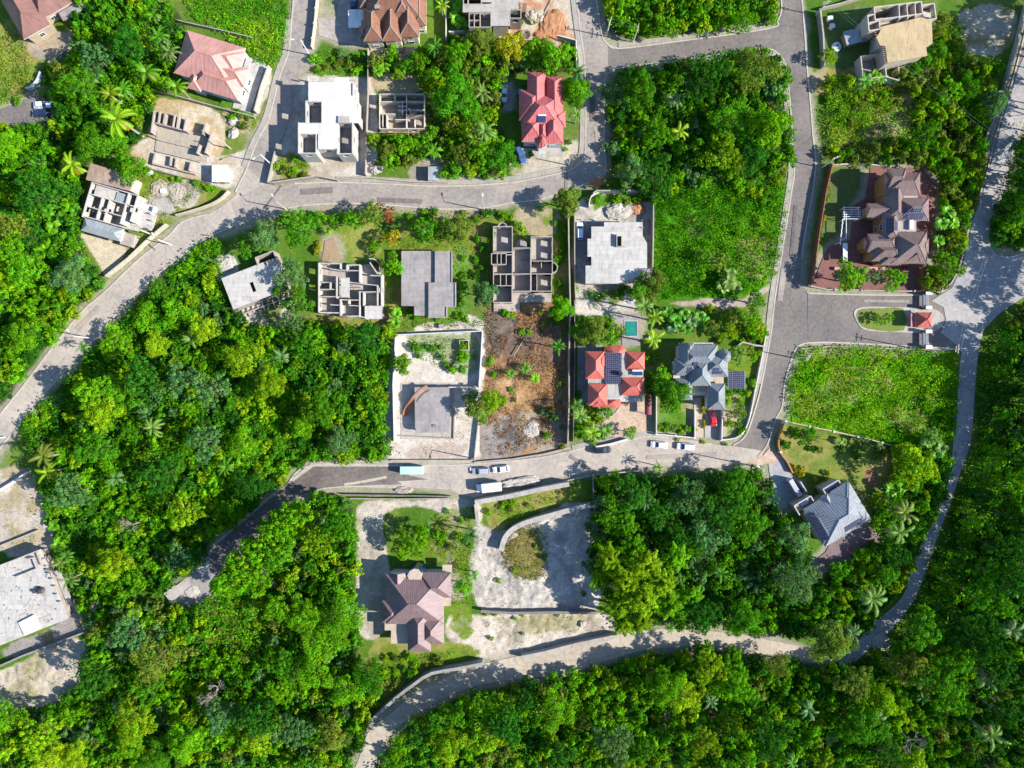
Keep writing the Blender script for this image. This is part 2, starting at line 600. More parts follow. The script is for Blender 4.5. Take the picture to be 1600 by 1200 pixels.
r6e = [(1640, 60), (1610, 155), (1577, 250), (1566, 300), (1550, 332), (1544, 365), (1547, 384), (1557, 399), (1582, 401), (1620, 386)]
r6s = [(1620, 452), (1562, 490), (1538, 515), (1531, 540), (1526, 575)]
r6b = [(1500, 575), (1502, 548), (1437, 542), (1400, 540), (1300, 535), (1262, 536)]
road('road', SP(r6n) + SP(r6e) + SP(r6s) + SP(r6b), 'asphalt_grey', 4)
r7 = [(1526, 570), (1524, 600), (1517, 687), (1500, 740), (1487, 780), (1470, 825), (1457, 862), (1445, 897), (1432, 930), (1420, 950), (1390, 987), (1365, 1007), (1337, 1034)]
r7w = [(1312, 1030), (1340, 1005), (1360, 977), (1390, 955), (1412, 930), (1422, 900), (1440, 850), (1455, 822), (1470, 785), (1482, 755), (1489, 707), (1491, 675), (1497, 600), (1500, 570)]
road('road', SP(r7) + SP(r7w), 'asphalt_pale', 5)
r8n = [(1190, 704), (1145, 697), (1112, 694), (1060, 686), (1012, 682), (975, 690), (925, 697), (895, 704), (850, 714), (800, 720), (750, 724), (700, 727), (605, 727), (485, 727), (450, 755), (420, 777), (395, 799), (360, 828), (334, 850), (318, 880), (300, 930)]
r8s = [(330, 940), (345, 915), (372, 880), (400, 842), (437, 797), (470, 776), (505, 764), (540, 761), (617, 762), (700, 765), (742, 778), (800, 758), (860, 748), (920, 738), (1000, 730), (1060, 727), (1100, 732), (1150, 726), (1170, 722), (1192, 712)]
road('road', SP(r8n, 2) + SP(r8s, 2), 'asphalt_dusty', 6)
r8d = [(490, 729), (610, 729), (640, 729), (632, 733), (662, 738), (636, 742), (668, 749), (622, 752), (628, 757), (540, 759), (505, 762), (470, 774), (437, 794), (400, 839), (368, 880), (345, 905), (320, 882), (337, 852), (362, 830), (397, 801), (422, 779), (452, 757)]
road('road', r8d, 'asphalt_dark', 7, False)
r9n = [(548, 1215), (560, 1187), (575, 1145), (607, 1117), (640, 1090), (675, 1070), (725, 1044), (760, 1036), (800, 1027), (887, 1007), (975, 990), (1007, 984), (1037, 983), (1100, 985), (1175, 994), (1200, 1000), (1250, 1010), (1272, 1024), (1330, 1030)]
r9s = [(1330, 1038), (1270, 1037), (1242, 1026), (1200, 1022), (1162, 1018), (1100, 1008), (1012, 1015), (950, 1032), (907, 1047), (862, 1055), (800, 1062), (775, 1065), (725, 1077), (677, 1100), (640, 1122), (612, 1145), (590, 1185), (580, 1215)]
road('dirt_track', SP(r9n) + SP(r9s), 'track_dirt', 8)
road('road', [(-10, 174), (30, 160), (50, 150), (82, 154), (86, 180), (67, 196), (20, 193), (-10, 196)], 'asphalt_grey', 9)
# driveways and paved yards
road('driveway', [(781, 130), (800, 128), (802, 170), (798, 174), (784, 171)], 'concrete_grey', 10)
road('driveway', [(497, 28), (528, 26), (530, -8), (566, -8), (562, 60), (575, 73), (530, 66), (498, 55)], 'paver_grey', 11)
road('driveway', [(940, 660), (962, 644), (972, 628), (1006, 627), (1010, 672), (1000, 680), (975, 688), (940, 676)], 'paver_tan', 12)
road('driveway', [(1101, 636), (1125, 636), (1125, 686), (1101, 684)], 'concrete', 13)
road('footpath', [(1084, 622), (1098, 622), (1099, 684), (1084, 682)], 'tile_beige', 14)
road('driveway', [(1200, 722), (1222, 716), (1235, 742), (1252, 770), (1240, 790), (1216, 798), (1207, 770)], 'paver_bluegrey', 15)
road('pavement', [(1170, 722), (1192, 712), (1202, 700), (1222, 714), (1206, 730), (1200, 724), (1186, 727)], 'paver_tan', 16)
road('paved_yard', [(1285, 405), (1295, 385), (1328, 375), (1334, 320), (1352, 310), (1360, 262), (1440, 262), (1462, 290), (1458, 380), (1440, 425), (1430, 458), (1266, 450), (1275, 430)], 'paver_red', 17)
road('patio', [(1298, 846), (1345, 820), (1362, 826), (1370, 840), (1330, 868), (1290, 885), (1268, 900), (1262, 885), (1290, 862)], 'paver_dark', 18)
road('pool_deck', [(953, 494), (1000, 490), (1000, 540), (972, 540), (972, 506), (955, 506)], 'concrete_grey', 19)
road('driveway', [(508, 376), (522, 372), (534, 405), (503, 408)], 'timber', 20)
road('driveway', [(232, 330), (240, 312), (258, 308), (270, 320), (268, 335), (250, 330)], 'concrete', 21)

road('driveway', [(259, 931), (298, 893), (322, 884), (346, 906), (318, 942), (290, 946)], 'concrete_grey', 22)

road('road', [(1502, 545), (1470, 520), (1478, 500), (1474, 480), (1455, 470), (1487, 450), (1502, 420), (1511, 385), (1520, 345), (1536, 300), (1560, 210), (1590, 110), (1612, 60), (1612, 150), (1578, 250), (1565, 300), (1550, 332), (1544, 365), (1547, 384), (1557, 399), (1582, 401), (1620, 388), (1620, 450), (1562, 489), (1537, 515), (1530, 540), (1526, 572), (1501, 572)], 'asphalt_pale', 24, False)


def patch(pts, w, mat, i):
    L, Rr = ribbon_poly(px_path(pts, 0, 4), w)
    mb = MB()
    mb.prism(L + Rr[::-1], 0.0, 0.02 + 0.004 * i, bottom=False)
    structure(mb.build('road_patch', mat))


patch([(470, 300), (520, 297)], 1.6, 'asphalt_grey', 25)
patch([(590, 312), (660, 315)], 1.2, 'asphalt_grey', 25)
patch([(925, 150), (926, 190)], 1.4, 'asphalt_dark', 25)
patch([(932, 205), (934, 250)], .9, 'asphalt_worn', 25)
patch([(1225, 420), (1218, 470)], 1.5, 'asphalt_worn', 25)
patch([(1243, 320), (1236, 400)], .8, 'asphalt_dark', 25)
patch([(155, 480), (120, 515)], 1.4, 'asphalt_worn', 25)
patch([(1350, 470), (1420, 471)], .7, 'asphalt_worn', 25)
patch([(538, 757), (570, 752), (604, 745)], .7, 'track_dirt', 26)
patch([(890, 712), (924, 735)], 1.0, 'wall_dark', 26)  # drain channel across the road, its long dark shadow put into the colour
patch([(1010, 715), (1120, 710)], 1.2, 'asphalt_worn', 25)
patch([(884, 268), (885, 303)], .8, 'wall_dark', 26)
patch([(410, 330), (440, 290)], .4, 'asphalt_dark', 26)

# kerbs and pavements
for e in (r1l, r2n[3:], r2s[:-1], r3n[2:], r3e, r3s[1:-2], r4n, r4e[:-3], r4w, r6n[:4], r6n[5:], r6e, r6b, r4se[1:], r7w, r8n[2:15]):
    kerb(e, 0.35)
kerb([(485, 726), (450, 754), (420, 776), (395, 798), (360, 827)], 0.3)
kerb([(620, 762), (560, 760), (540, 760), (505, 763)], 0.3)
for e, o in ((r4w[4:12], 0.9), (r4w[12:17], 0.9), (r4n[1:4], 0.95), (r1l[1:7], -0.9), (r3n[3:10], 1.0), (r3n[11:], 0.9), (r8n[3:8], -0.8), (r8n[11:14], -0.8)):
    mb = MB()
    strip(mb, px_path(e, 0, 3), 1.3, -0.2, 0.09 + eps() * 0.2, o)
    structure(mb.build('pavement', 'pavement_stone'))


# ------------------------------------------------------------------ buildings
class House:
    def __init__(s, name, label, cat, origin, zref, ang=0.0, absolute=True, lm=None, center=None, group=None):
        """local frame in photo pixels at height zref, turned ang degrees (clockwise in the photo)"""
        s.o, s.zr, s.a, s.abs = origin, zref, R(ang), absolute
        s.blocks, s.cones = [], []
        c = s.W(*(center or origin)) if center else P(*origin, zref)
        s.root = thing(name, label, cat, (c[0], c[1], 0.0), group, lm)
        s.roof, s.wall, s.cap = MB(), MB(), MB()
        s.k = S * (H - zref) / H
        s.n = 0
        s.apart = False
        s.more = []

    def W(s, u, v):
        if s.abs:
            return P(u, v, s.zr)
        ca, sa = math.cos(s.a), math.sin(s.a)
        return P(s.o[0] + u * ca - v * sa, s.o[1] + u * sa + v * ca, s.zr)

    def W3(s, u, v, z):
        return (*s.W(u, v), z)

    # -- roof blocks
    def hip(s, u0, v0, u1, v1, ze, pitch=0.8, ends='hh', axis=None, wall=True, inset=3.2, walls_z0=-0.3):
        k = s.k
        w, h = u1 - u0, v1 - v0
        if axis is None:
            axis = 'u' if w >= h else 'v'
        s.n += 1
        e = s.n * 0.017
        ze = ze + e
        half = (h if axis == 'u' else w) / 2
        pitch *= 1.08
        zr = ze + half * k * pitch
        r0 = half if ends[0] == 'h' else 0
        r1 = half if ends[1] == 'h' else 0
        if axis == 'u':
            m = (v0 + v1) / 2
            a, b = (u0 + min(r0, w / 2), m), (u1 - min(r1, w / 2), m)
            q = [(u0, v0), (u1, v0), (u1, v1), (u0, v1)]
            faces = [(0, 1, 'b', 'a'), (1, 2, 'b'), (2, 3, 'a', 'b'), (3, 0, 'a')]
        else:
            m = (u0 + u1) / 2
            a, b = (m, v0 + min(r0, h / 2)), (m, v1 - min(r1, h / 2))
            q = [(u1, v0), (u1, v1), (u0, v1), (u0, v0)]
            faces = [(0, 1, 'b', 'a'), (1, 2, 'b'), (2, 3, 'a', 'b'), (3, 0, 'a')]
        pa, pb = s.W3(*a, zr), s.W3(*b, zr)
        d = {'a': pa, 'b': pb}
        for f in faces:
            pts = [s.W3(*q[i], ze) if isinstance(i, int) else d[i] for i in f]
            g = (len(f) == 3) and ((f[2] == 'b' and ends[1] == 'g') or (f[2] == 'a' and ends[0] == 'g'))
            s.roof.poly(pts[::-1], 1 if g else 0)
        qs = [s.W3(*p, ze) for p in q]
        lo = [(x, y, z - 0.22) for x, y, z in qs]
        for i in range(4):
            j = (i + 1) % 4
            s.roof.poly([qs[i], qs[j], lo[j], lo[i]], 1)
        s.roof.poly(lo, 1)
        for p, t in ((pa, pb), (qs[3], pa), (qs[0], pa), (qs[1], pb), (qs[2], pb)):
            i = (p is qs[1] or p is qs[2]) and ends[1] == 'g' or (p is qs[3] or p is qs[0]) and ends[0] == 'g'
            if not i:
                s.cap.tube(p, t, 0.11, n=5)
        s.blocks.append((u0, v0, u1, v1, ze, pitch, ends, axis))
        if s.apart:
            s.more.append((s.roof, s.cap))
            s.roof, s.cap = MB(), MB()
        if wall:
            i = inset + s.n * 0.07
            s.wall.prism([s.W(u0 + i, v0 + i), s.W(u1 - i, v0 + i), s.W(u1 - i, v1 - i), s.W(u0 + i, v1 - i)], walls_z0, ze - 0.1, 0)

    def cone(s, u, v, r, ze, rise, n=12, inset=2.5, a0=0, a1=360):
        s.n += 1
        ze += s.n * 0.017
        ring = []
        for i in range(n + 1):
            t = R(a0 + (a1 - a0) * i / n)
            ring.append((u + r * math.cos(t), v + r * math.sin(t)))
        top = s.W3(u, v, ze + rise)
        for i in range(n):
            p, q = s.W3(*ring[i], ze), s.W3(*ring[i + 1], ze)
            s.roof.poly([q, p, top], 0)
            s.roof.poly([p, q, (q[0], q[1], ze - 0.2), (p[0], p[1], ze - 0.2)], 1)
            s.cap.tube(p, top, 0.08, n=4)
        f = (r - inset) / r
        s.wall.prism([s.W(u + (x - u) * f, v + (y - v) * f) for x, y in ring[:-1]], -0.3, ze - 0.06, 0)
        s.cones.append((u, v, r))

    def z(s, u, v):
        best = 0
        for (u0, v0, u1, v1, ze, pitch, ends, axis) in s.blocks:
            if u0 <= u <= u1 and v0 <= v <= v1:
                d = min(v - v0, v1 - v) if axis == 'u' else min(u - u0, u1 - u)
                l0, l1 = (u - u0, u1 - u) if axis == 'u' else (v - v0, v1 - v)
                if ends[0] == 'h':
                    d = min(d, l0)
                if ends[1] == 'h':
                    d = min(d, l1)
                best = max(best, ze + d * s.k * pitch)
        return best

    def panel(s, u0, v0, u1, v1, lift=0.14, flat=None, name='solar_panel', mat='solar_cell'):
        q = [(u0, v0), (u1, v0), (u1, v1), (u0, v1)]
        zz = [flat if flat is not None else s.z(*p) + lift for p in q]
        if flat is None:   # keep planar
            zz[2] = zz[1] + zz[3] - zz[0]
        mb = MB()
        top = [s.W3(*p, z) for p, z in zip(q, zz)]
        bot = [(x, y, z - 0.07) for x, y, z in top]
        mb.poly(top[::-1], 0)
        mb.poly(bot, 1)
        for i in range(4):
            j = (i + 1) % 4
            mb.poly([top[i], top[j], bot[j], bot[i]], 1)
        return mb.build(name, [mat, 'metal_white'], s.root)

    def panels(s, u0, v0, u1, v1, nu, nv, gap=0.35, **kw):
        du, dv = (u1 - u0) / nu, (v1 - v0) / nv
        for i in range(nu):
            for j in range(nv):
                s.panel(u0 + i * du + gap / 2, v0 + j * dv + gap / 2, u0 + (i + 1) * du - gap / 2, v0 + (j + 1) * dv - gap / 2, **kw)

    def window(s, p, n, w=1.4, h=1.3, z=1.6, glass='glass'):
        """p world xy on the wall face, n outward unit normal"""
        tx, ty = -n[1], n[0]
        a = math.atan2(ty, tx)
        f = MB()
        for du, dz, sw, sh in ((0, h / 2, w + 0.2, 0.12), (0, -h / 2, w + 0.2, 0.14), (-w / 2, 0, 0.1, h - 0.02), (w / 2, 0, 0.1, h - 0.02), (0, 0, 0.06, h - 0.1)):
            f.box((p[0] + tx * du + n[0] * 0.04, p[1] + ty * du + n[1] * 0.04, z + dz), (sw, 0.14, sh), a)
        fr = f.build('window', 'frame_white', s.root)
        g = MB()
        g.box((p[0] + n[0] * 0.02, p[1] + n[1] * 0.02, z), (w - 0.04, 0.06, h - 0.04), a)
        g.build('pane', glass, fr)

    def windows(s, floors=(1.6,), inset=3.2, spacing=4.0, w=1.4, h=1.3, minlen=12, glass='glass'):
        cx, cy = 0.0, 0.0
        for bi, (u0, v0, u1, v1, ze, pitch, ends, axis) in enumerate(s.blocks):
            i = inset + (bi + 1) * 0.07
            cs = [(u0 + i, v0 + i), (u1 - i, v0 + i), (u1 - i, v1 - i), (u0 + i, v1 - i)]
            for e in range(4):
                a, b = cs[e], cs[(e + 1) % 4]
                lpx = math.hypot(b[0] - a[0], b[1] - a[1])
                if lpx < minlen:
                    continue
                mid = ((a[0] + b[0]) / 2, (a[1] + b[1]) / 2)
                wa, wb = s.W(*a), s.W(*b)
                d = math.hypot(wb[0] - wa[0], wb[1] - wa[1])
                tx, ty = (wb[0] - wa[0]) / d, (wb[1] - wa[1]) / d
                n = (-ty, tx)
                wm = s.W((u0 + u1) / 2, (v0 + v1) / 2)
                if (wa[0] - wm[0]) * n[0] + (wa[1] - wm[1]) * n[1] < 0:
                    n = (-n[0], -n[1])
                if -(wa[0] * n[0] + wa[1] * n[1]) < -0.1 * math.hypot(*wa):
                    continue
                cnt = max(1, int(d / spacing))
                for c in range(cnt):
                    t = (c + 0.5) / cnt
                    pu, pv = a[0] + (b[0] - a[0]) * t, a[1] + (b[1] - a[1]) * t
                    ou, ov = pu - mid[0], pv - mid[1]
                    if any(bj != bi and B[0] - 0.5 < pu < B[2] + 0.5 and B[1] - 0.5 < pv < B[3] + 0.5 for bj, B in enumerate(s.blocks)):
                        continue
                    if any(math.hypot(pu - q[0], pv - q[1]) < q[2] + 1 for q in s.cones):
                        continue
                    p = (wa[0] + (wb[0] - wa[0]) * t, wa[1] + (wb[1] - wa[1]) * t)
                    for z in floors:
                        s.window(p, n, w, h, z, glass)

    # -- flat pieces
    def slab(s, poly, z0, z1, mb=None, m=0):
        if len(poly) == 2:
            (a, b), (c, d) = poly
            poly = [(a, b), (c, b), (c, d), (a, d)]
        (mb or s.roof).prism([s.W(*p) for p in poly], z0, z1 + eps() * 0.5, m)

    def seg(s, u0, v0, u1, v1, z0, z1, t=0.2, win=0, mb=None, m=0, door=False):
        mb = mb or s.wall
        a, b = s.W(u0, v0), s.W(u1, v1)
        d = math.hypot(b[0] - a[0], b[1] - a[1])
        if d < 0.05:
            return
        z1 = z1 + eps()
        tx, ty = (b[0] - a[0]) / d, (b[1] - a[1]) / d

        def piece(x0, x1, za, zb):
            if x1 - x0 < 0.02 or zb - za < 0.02:
                return
            ax, ay = a[0] + tx * x0, a[1] + ty * x0
            bx, by = a[0] + tx * x1, a[1] + ty * x1
            nx, ny = -ty * t / 2, tx * t / 2
            mb.prism([(ax + nx, ay + ny), (bx + nx, by + ny), (bx - nx, by - ny), (ax - nx, ay - ny)], za, zb, m)
        ops = []
        if win and d > 2.6:
            cnt = win if win > 0 else max(1, int(d / 4.2))
            for c in range(cnt):
                mid = d * (c + 0.5) / cnt
                ow = 1.4 if not door else 1.1
                ops.append((mid - ow / 2, mid + ow / 2))
        x = 0
        lo, hi = (z1 - 2.1, z1 - 0.75) if not door else (z0 + 0.02, z1 - 0.8)
        for o0, o1 in ops:
            piece(x, o0, z0, z1)
            piece(o0, o1, z0, lo)
            piece(o0, o1, hi, z1)
            x = o1
        piece(x, d, z0, z1)

    def room(s, u0, v0, u1, v1, z0, z1, win=0, t=0.2, m=0):
        for q in ((u0, v0, u1, v0), (u1, v0, u1, v1), (u1, v1, u0, v1), (u0, v1, u0, v0)):
            s.seg(*q, z0, z1, t, win, m=m)

    def arc(s, u, v, r, a0, a1, z0, z1, n=8, t=0.2):
        p = [(u + r * math.cos(R(a0 + (a1 - a0) * i / n)), v + r * math.sin(R(a0 + (a1 - a0) * i / n))) for i in range(n + 1)]
        for i in range(n):
            s.seg(*p[i], *p[i + 1], z0, z1, t)

    def column(s, u, v, z0, z1, w=0.3):
        s.wall.box((*s.W(u, v), (z0 + z1) / 2), (w, w, z1 - z0), -s.a if not s.abs else 0)

    def done(s, wall_m, roof_m=None, fascia='frame_white', cap=None, wname='wall', rname='roof'):
        out = []
        if s.wall.f:
            s.wall.build(wname, wall_m, s.root)
        for rm, cm in s.more:
            q = rm.build(rname, [roof_m, fascia], s.root)
            if cap and cm.f:
                cm.build('ridge_cap', cap, q)
        if s.roof.f:
            rf = s.roof.build(rname, [roof_m, fascia], s.root)
            if s.cap.f and cap:
                s.cap.build('ridge_cap', cap, rf)
        return s.root

    def part(s, name, mb, mat, parent=None):
        return mb.build(name, mat, parent or s.root, ORIG[s.root.name])

    def slab_part(s, name, poly, z0, z1, mat):
        mb = MB()
        s.slab(poly, z0, z1, mb)
        return s.part(name, mb, mat)

    def box_part(s, name, u, v, z, size, mat, rz=None):
        mb = MB()
        mb.box((*s.W(u, v), z + size[2] / 2), size, (-s.a if not s.abs else 0) if rz is None else rz)
        return s.part(name, mb, mat)


# ---- B0 brown-roofed house in the corner
h = House('house', 'dark brown hip-roofed house cut off by the top edge, shaded by the wood', 'house', (77, 39), 4.2, -30, False, 'the dark brown corner house', (-10, -30))
h.hip(-46, -70, 2, 0, 4.2, 0.75, inset=4.5)
h.hip(-10, -60, 48, -14, 3.9, 0.75, inset=4.5)
h.windows((1.6,), inset=4.5)
h.slab_part('porch_roof', ((20, -14), (60, 0)), 2.9, 3.1, 'concrete_grey')
h.box_part('porch_wall', 40, -4, -0.2, (6.0, 0.3, 3.0), 'plaster_rust')
h.done('plaster_tan', 'roof_darkbrown', 'plaster_white', 'roof_darkbrown')

# ---- B1 pink-roofed house
h = House('house', 'pink metal hip-roofed house with several gables and white walls', 'house', (292, 47), 4.6, 17, False, 'the pink-roofed house', (50, 40))
h.hip(0, 0, 96, 70, 4.6, 0.62, 'hh')
h.hip(30, 8, 98, 46, 4.9, 0.72, 'hh')
h.hip(34, 44, 108, 82, 4.5, 0.72, 'hh')
h.hip(44, 30, 112, 60, 4.7, 0.7, 'hh')
h.hip(26, 58, 48, 86, 4.4, 0.75, 'hh', 'v')
h.windows((1.7,), glass='glass')
h.slab_part('porch_slab', ((98, 10), (106, 34)), 3.2, 3.4, 'concrete_white')
h.slab_part('concrete_apron', ((90, 4), (120, 88)), -0.1, 0.12, 'concrete_white')
h.done('plaster_white', 'roof_pink', 'plaster_white', 'roof_pink')

# ---- B4 brown mansion
h = House('mansion', 'large brown tiled mansion with many steep hips and cream walls', 'house', (615, 20), 5.4, 0, True, 'the brown-tiled mansion', (615, 20))
h.hip(573, -52, 662, 35, 5.9, 0.72)
h.hip(568, 12, 599, 64, 5.2, 0.95, 'hh', 'v')
h.hip(597, 8, 628, 64, 5.3, 0.95, 'hh', 'v')
h.hip(624, 4, 655, 58, 5.4, 0.95, 'hh', 'v')
h.hip(646, -20, 666, 40, 5.2, 0.9, 'hh', 'v')
h.hip(622, -40, 640, 26, 7.4, 0.9, 'hh', 'v', False)
h.hip(560, 38, 574, 58, 4.4, 0.8)
h.hip(564, 30, 582, 50, 4.9, 0.8)
h.hip(562, -20, 580, 12, 5.1, 0.8)
h.windows((1.5, 4.0), spacing=3.4)
for q in ((593, 20), (592, 2)):
    mb = MB()
    mb.box((*h.W(*q), h.z(*q) + 0.25), (1.3, 1.0, 0.7))
    o = h.part('roof_dormer', mb, 'concrete_grey')
    mb = MB()
    mb.box((*h.W(q[0], q[1] + 1), h.z(*q) + 0.3), (0.8, 0.9, 0.35))
    h.part('pane', mb, 'glass_blue', o)
h.slab_part('patio', ((572, 60), (652, 78)), -0.1, 0.1, 'tile_beige')
h.done('plaster_cream', 'roof_brown', 'timber', 'concrete_grey')

# white box van / carport beside it
h = House('carport', 'white flat-roofed carport standing beside the brown mansion on grey paving', 'carport', (556, 29), 2.8, 0, True, 'the white carport', (556, 29))
h.slab(((544, 15), (568, 43)), 2.65, 2.8)
for u, v in ((545.5, 17), (545.5, 41), (566, 41), (566, 17)):
    h.box_part('post', u, v, 0, (0.2, 0.2, 2.66), 'frame_white')
h.done('frame_white', 'roof_white')

# ---- B8 red house
h = House('house', 'red metal-roofed house with blue walls and a solar water heater on its hips', 'house', (847, 170), 5.6, 0, True, 'the red house by the bend', (847, 170))
h.hip(824, 113, 853, 195, 5.6, 0.95, 'hh', 'v')
h.hip(852, 119, 880, 190, 5.4, 0.9, 'hh', 'v')
h.hip(811, 140, 852, 188, 5.5, 0.85, 'hh')
h.hip(818, 150, 876, 200, 5.9, 0.85, 'hh')
h.hip(815, 184, 850, 221, 5.3, 0.85, 'hh')
h.hip(848, 178, 880, 223, 5.2, 0.9, 'hh', 'v')
h.hip(860, 172, 884, 198, 5.0, 0.9, 'hh', 'u')
h.hip(838, 190, 858, 222, 5.4, 0.95, 'hh', 'v')
h.cone(847, 219, 10.5, 5.0, 2.2, 12)
h.windows((1.6, 4.2), spacing=3.2)
o = h.panel(840, 187, 852, 195, 0.35, name='solar_water_heater', mat='glass_blue')
mb = MB()
mb.tube(h.W3(840, 186, h.z(846, 190) + 0.6), h.W3(852.5, 186, h.z(846, 190) + 0.6), 0.28, n=10)
h.part('tank', mb, 'metal_white', o)
h.slab_part('balcony', ((842, 226), (854, 242)), 2.8, 3.0, 'concrete_white')
h.box_part('water_tank', 813, 133, 0, (1.5, 1.5, 1.8), 'tank_blue')
h.slab_part('terrace', ((812, 220), (882, 233)), -0.1, 0.25, 'concrete_pale')
h.done('plaster_blue', 'roof_red', 'plaster_white', 'roof_red')

# ---- B10 mauve mansion with solar panels
h = House('mansion', 'mauve steep-roofed mansion with orange walls and solar panels inside a red fence', 'house', (1405, 340), 5.8, 0, True, 'the mauve solar mansion', (1405, 340))
h.hip(1381, 270, 1437, 306, 6.0, 0.85, 'hh')
h.hip(1385, 264, 1414, 300, 6.2, 0.9, 'gh', 'u')
h.hip(1382, 286, 1410, 345, 5.9, 0.85, 'hh', 'v')
h.hip(1404, 290, 1436, 304, 5.6, 0.85, 'hh')
h.hip(1401, 309, 1451, 345, 5.8, 0.62, 'hh')
h.hip(1356, 317, 1398, 339, 5.2, 0.85, 'gh', 'u')
h.hip(1378, 330, 1403, 376, 5.9, 0.8, 'hh', 'v')
h.hip(1392, 362, 1448, 412, 5.8, 0.78, 'hh')
h.hip(1356, 365, 1402, 394, 5.5, 0.85, 'gh', 'u')
h.hip(1362, 380, 1408, 408, 5.4, 0.85, 'hh', 'u')
h.hip(1352, 370, 1368, 390, 5.0, 0.85, 'gh', 'u')
h.hip(1376, 396, 1408, 414, 5.3, 0.85, 'hh', 'u')
h.hip(1412, 386, 1440, 412, 5.6, 0.9, 'hh', 'v')
h.hip(1381, 273, 1402, 293, 6.1, 0.95, 'gh', 'u')
h.hip(1432, 372, 1453, 398, 5.0, 0.85, 'hh')
h.windows((1.6, 4.3), spacing=3.4, minlen=10, glass='glass_blue')
h.panels(1407, 326, 1440, 334.5, 5, 1)
h.panels(1402.5, 335, 1445, 344, 7, 1)
h.panels(1381, 343, 1389.5, 366, 1, 4)
h.panels(1393, 343, 1400, 362, 1, 3)
h.panels(1371, 370, 1384, 376, 2, 1)
h.slab_part('roof_terrace', ((1400, 344), (1432, 364)), 5.2, 5.6, 'concrete')
h.slab_part('roof_terrace', ((1412, 299), (1434, 311)), 5.2, 5.6, 'concrete_pale')
h.box_part('roof_tank', 1422, 352, 5.5, (1.0, 2.4, 1.0), 'metal_white')
mb = MB()
for i in range(6):
    v = 320 + i * 3.6
    mb.box((*h.W(1339, v), 3.0), (4.6, 0.14, 0.16))
for u in (1328, 1350):
    mb.box((*h.W(u, 329), 2.8), (0.16, 3.6, 0.2))
for i in range(5):
    mb.box((*h.W(1325 - i * 0.9, 342 + i * 8), 2.9), (0.2, 1.4, 0.2))
mb.box((*h.W(1331, 348), 2.8), (0.15, 7.0, 0.15))
for q in ((1328, 320), (1350, 320), (1328, 338), (1350, 338), (1321, 375), (1331, 368)):
    mb.box((*h.W(*q), 1.35), (0.18, 0.18, 2.7))
h.part('pergola', mb, 'metal_white')
h.slab_part('awning', ((1326, 376), (1333, 405)), 2.6, 2.75, 'metal_white')
h.slab_part('planter_wall', ((1318, 412), (1408, 417)), -0.2, 0.8, 'roof_pink')
h.slab_part('planter_wall', ((1408, 416), (1438, 420)), -0.2, 0.7, 'brick_red')
h.done('plaster_orange', 'roof_mauve', 'roof_pink', 'roof_mauve')

# ---- B17 red-roofed house with solar array
h = House('house', 'bright red hip-roofed house around a flat deck of solar panels', 'house', (960, 590), 5.2, 0, True, 'the red house with the solar deck', (960, 590))
h.apart = True
h.hip(915, 549, 944, 592, 5.4, 0.75, 'hh', 'v')
h.hip(919, 599, 949, 634, 5.3, 0.75, 'hh', 'v')
h.hip(978, 550, 1007, 577, 5.4, 0.75, 'hh')
h.hip(970, 590, 1006, 618, 5.5, 0.75, 'hh')
h.hip(926, 614, 942, 636, 5.0, 0.85, 'hh', 'v')
h.hip(934, 554, 946, 574, 5.2, 0.8, 'hh')
mb = h.roof
ring = [(943, 551), (944, 544), (952, 540), (971, 539.5), (977, 544), (979, 551)]
top = [(957, 551), (965, 551)]
tz, ez = 6.5, 5.1
f = [([0, 1], [0]), ([1, 2], [0]), ([2, 3], [1, 0]), ([3, 4], [1]), ([4, 5], [1])]
for e, t in f:
    mb.poly(([h.W3(*ring[i], ez) for i in e] + [h.W3(*top[i], tz) for i in t])[::-1][::-1], 0)
h.more.append((h.roof, MB()))
h.roof = MB()
ring = [(941, 637), (948, 624), (966, 624), (974, 632), (964, 638), (949, 638)]
for i in range(6):
    h.roof.poly([h.W3(*ring[i], 4.3), h.W3(*ring[(i + 1) % 6], 4.3), h.W3(957, 628, 5.6)][::-1], 0)
h.slab([(944, 550), (979, 550), (979, 578), (1005, 578), (1005, 590), (971, 590), (971, 624), (948, 624), (948, 598), (944, 598)], -0.2, 5.25, h.wall)
h.slab_part('flat_roof', [(945, 551), (978, 551), (978, 577), (1005, 577), (1005, 590), (970, 590), (970, 622), (949, 622), (949, 600), (945, 600)], 5.2, 5.4, 'concrete_pale')
h.slab_part('flat_roof', ((919, 592), (943, 599)), 4.6, 5.0, 'concrete_pale')
h.slab_part('car_porch_roof', ((970, 618), (1006, 628)), 2.9, 3.2, 'concrete_white')
h.panels(945.5, 551.5, 971, 600.5, 2, 8, flat=5.75)
mb = MB()
mb.tube(h.W3(968, 584, 5.4), h.W3(968, 584, 7.1), 0.55, n=14)
h.part('water_tank', mb, 'tank_black')
o = h.panel(987, 580.5, 1003, 586.5, flat=6.1, name='solar_water_heater', mat='glass_blue')
mb = MB()
mb.tube(h.W3(987, 579, 6.2), h.W3(1004, 579, 6.2), 0.28, n=10)
h.part('tank', mb, 'metal_white', o)
h.windows((1.6, 4.0), spacing=3.4)
h.slab_part('yard_paving', ((905, 536), (945, 640)), -0.1, 0.07, 'concrete_grey')
h.done('plaster_lilac', 'roof_orange', 'plaster_white', 'roof_orange')

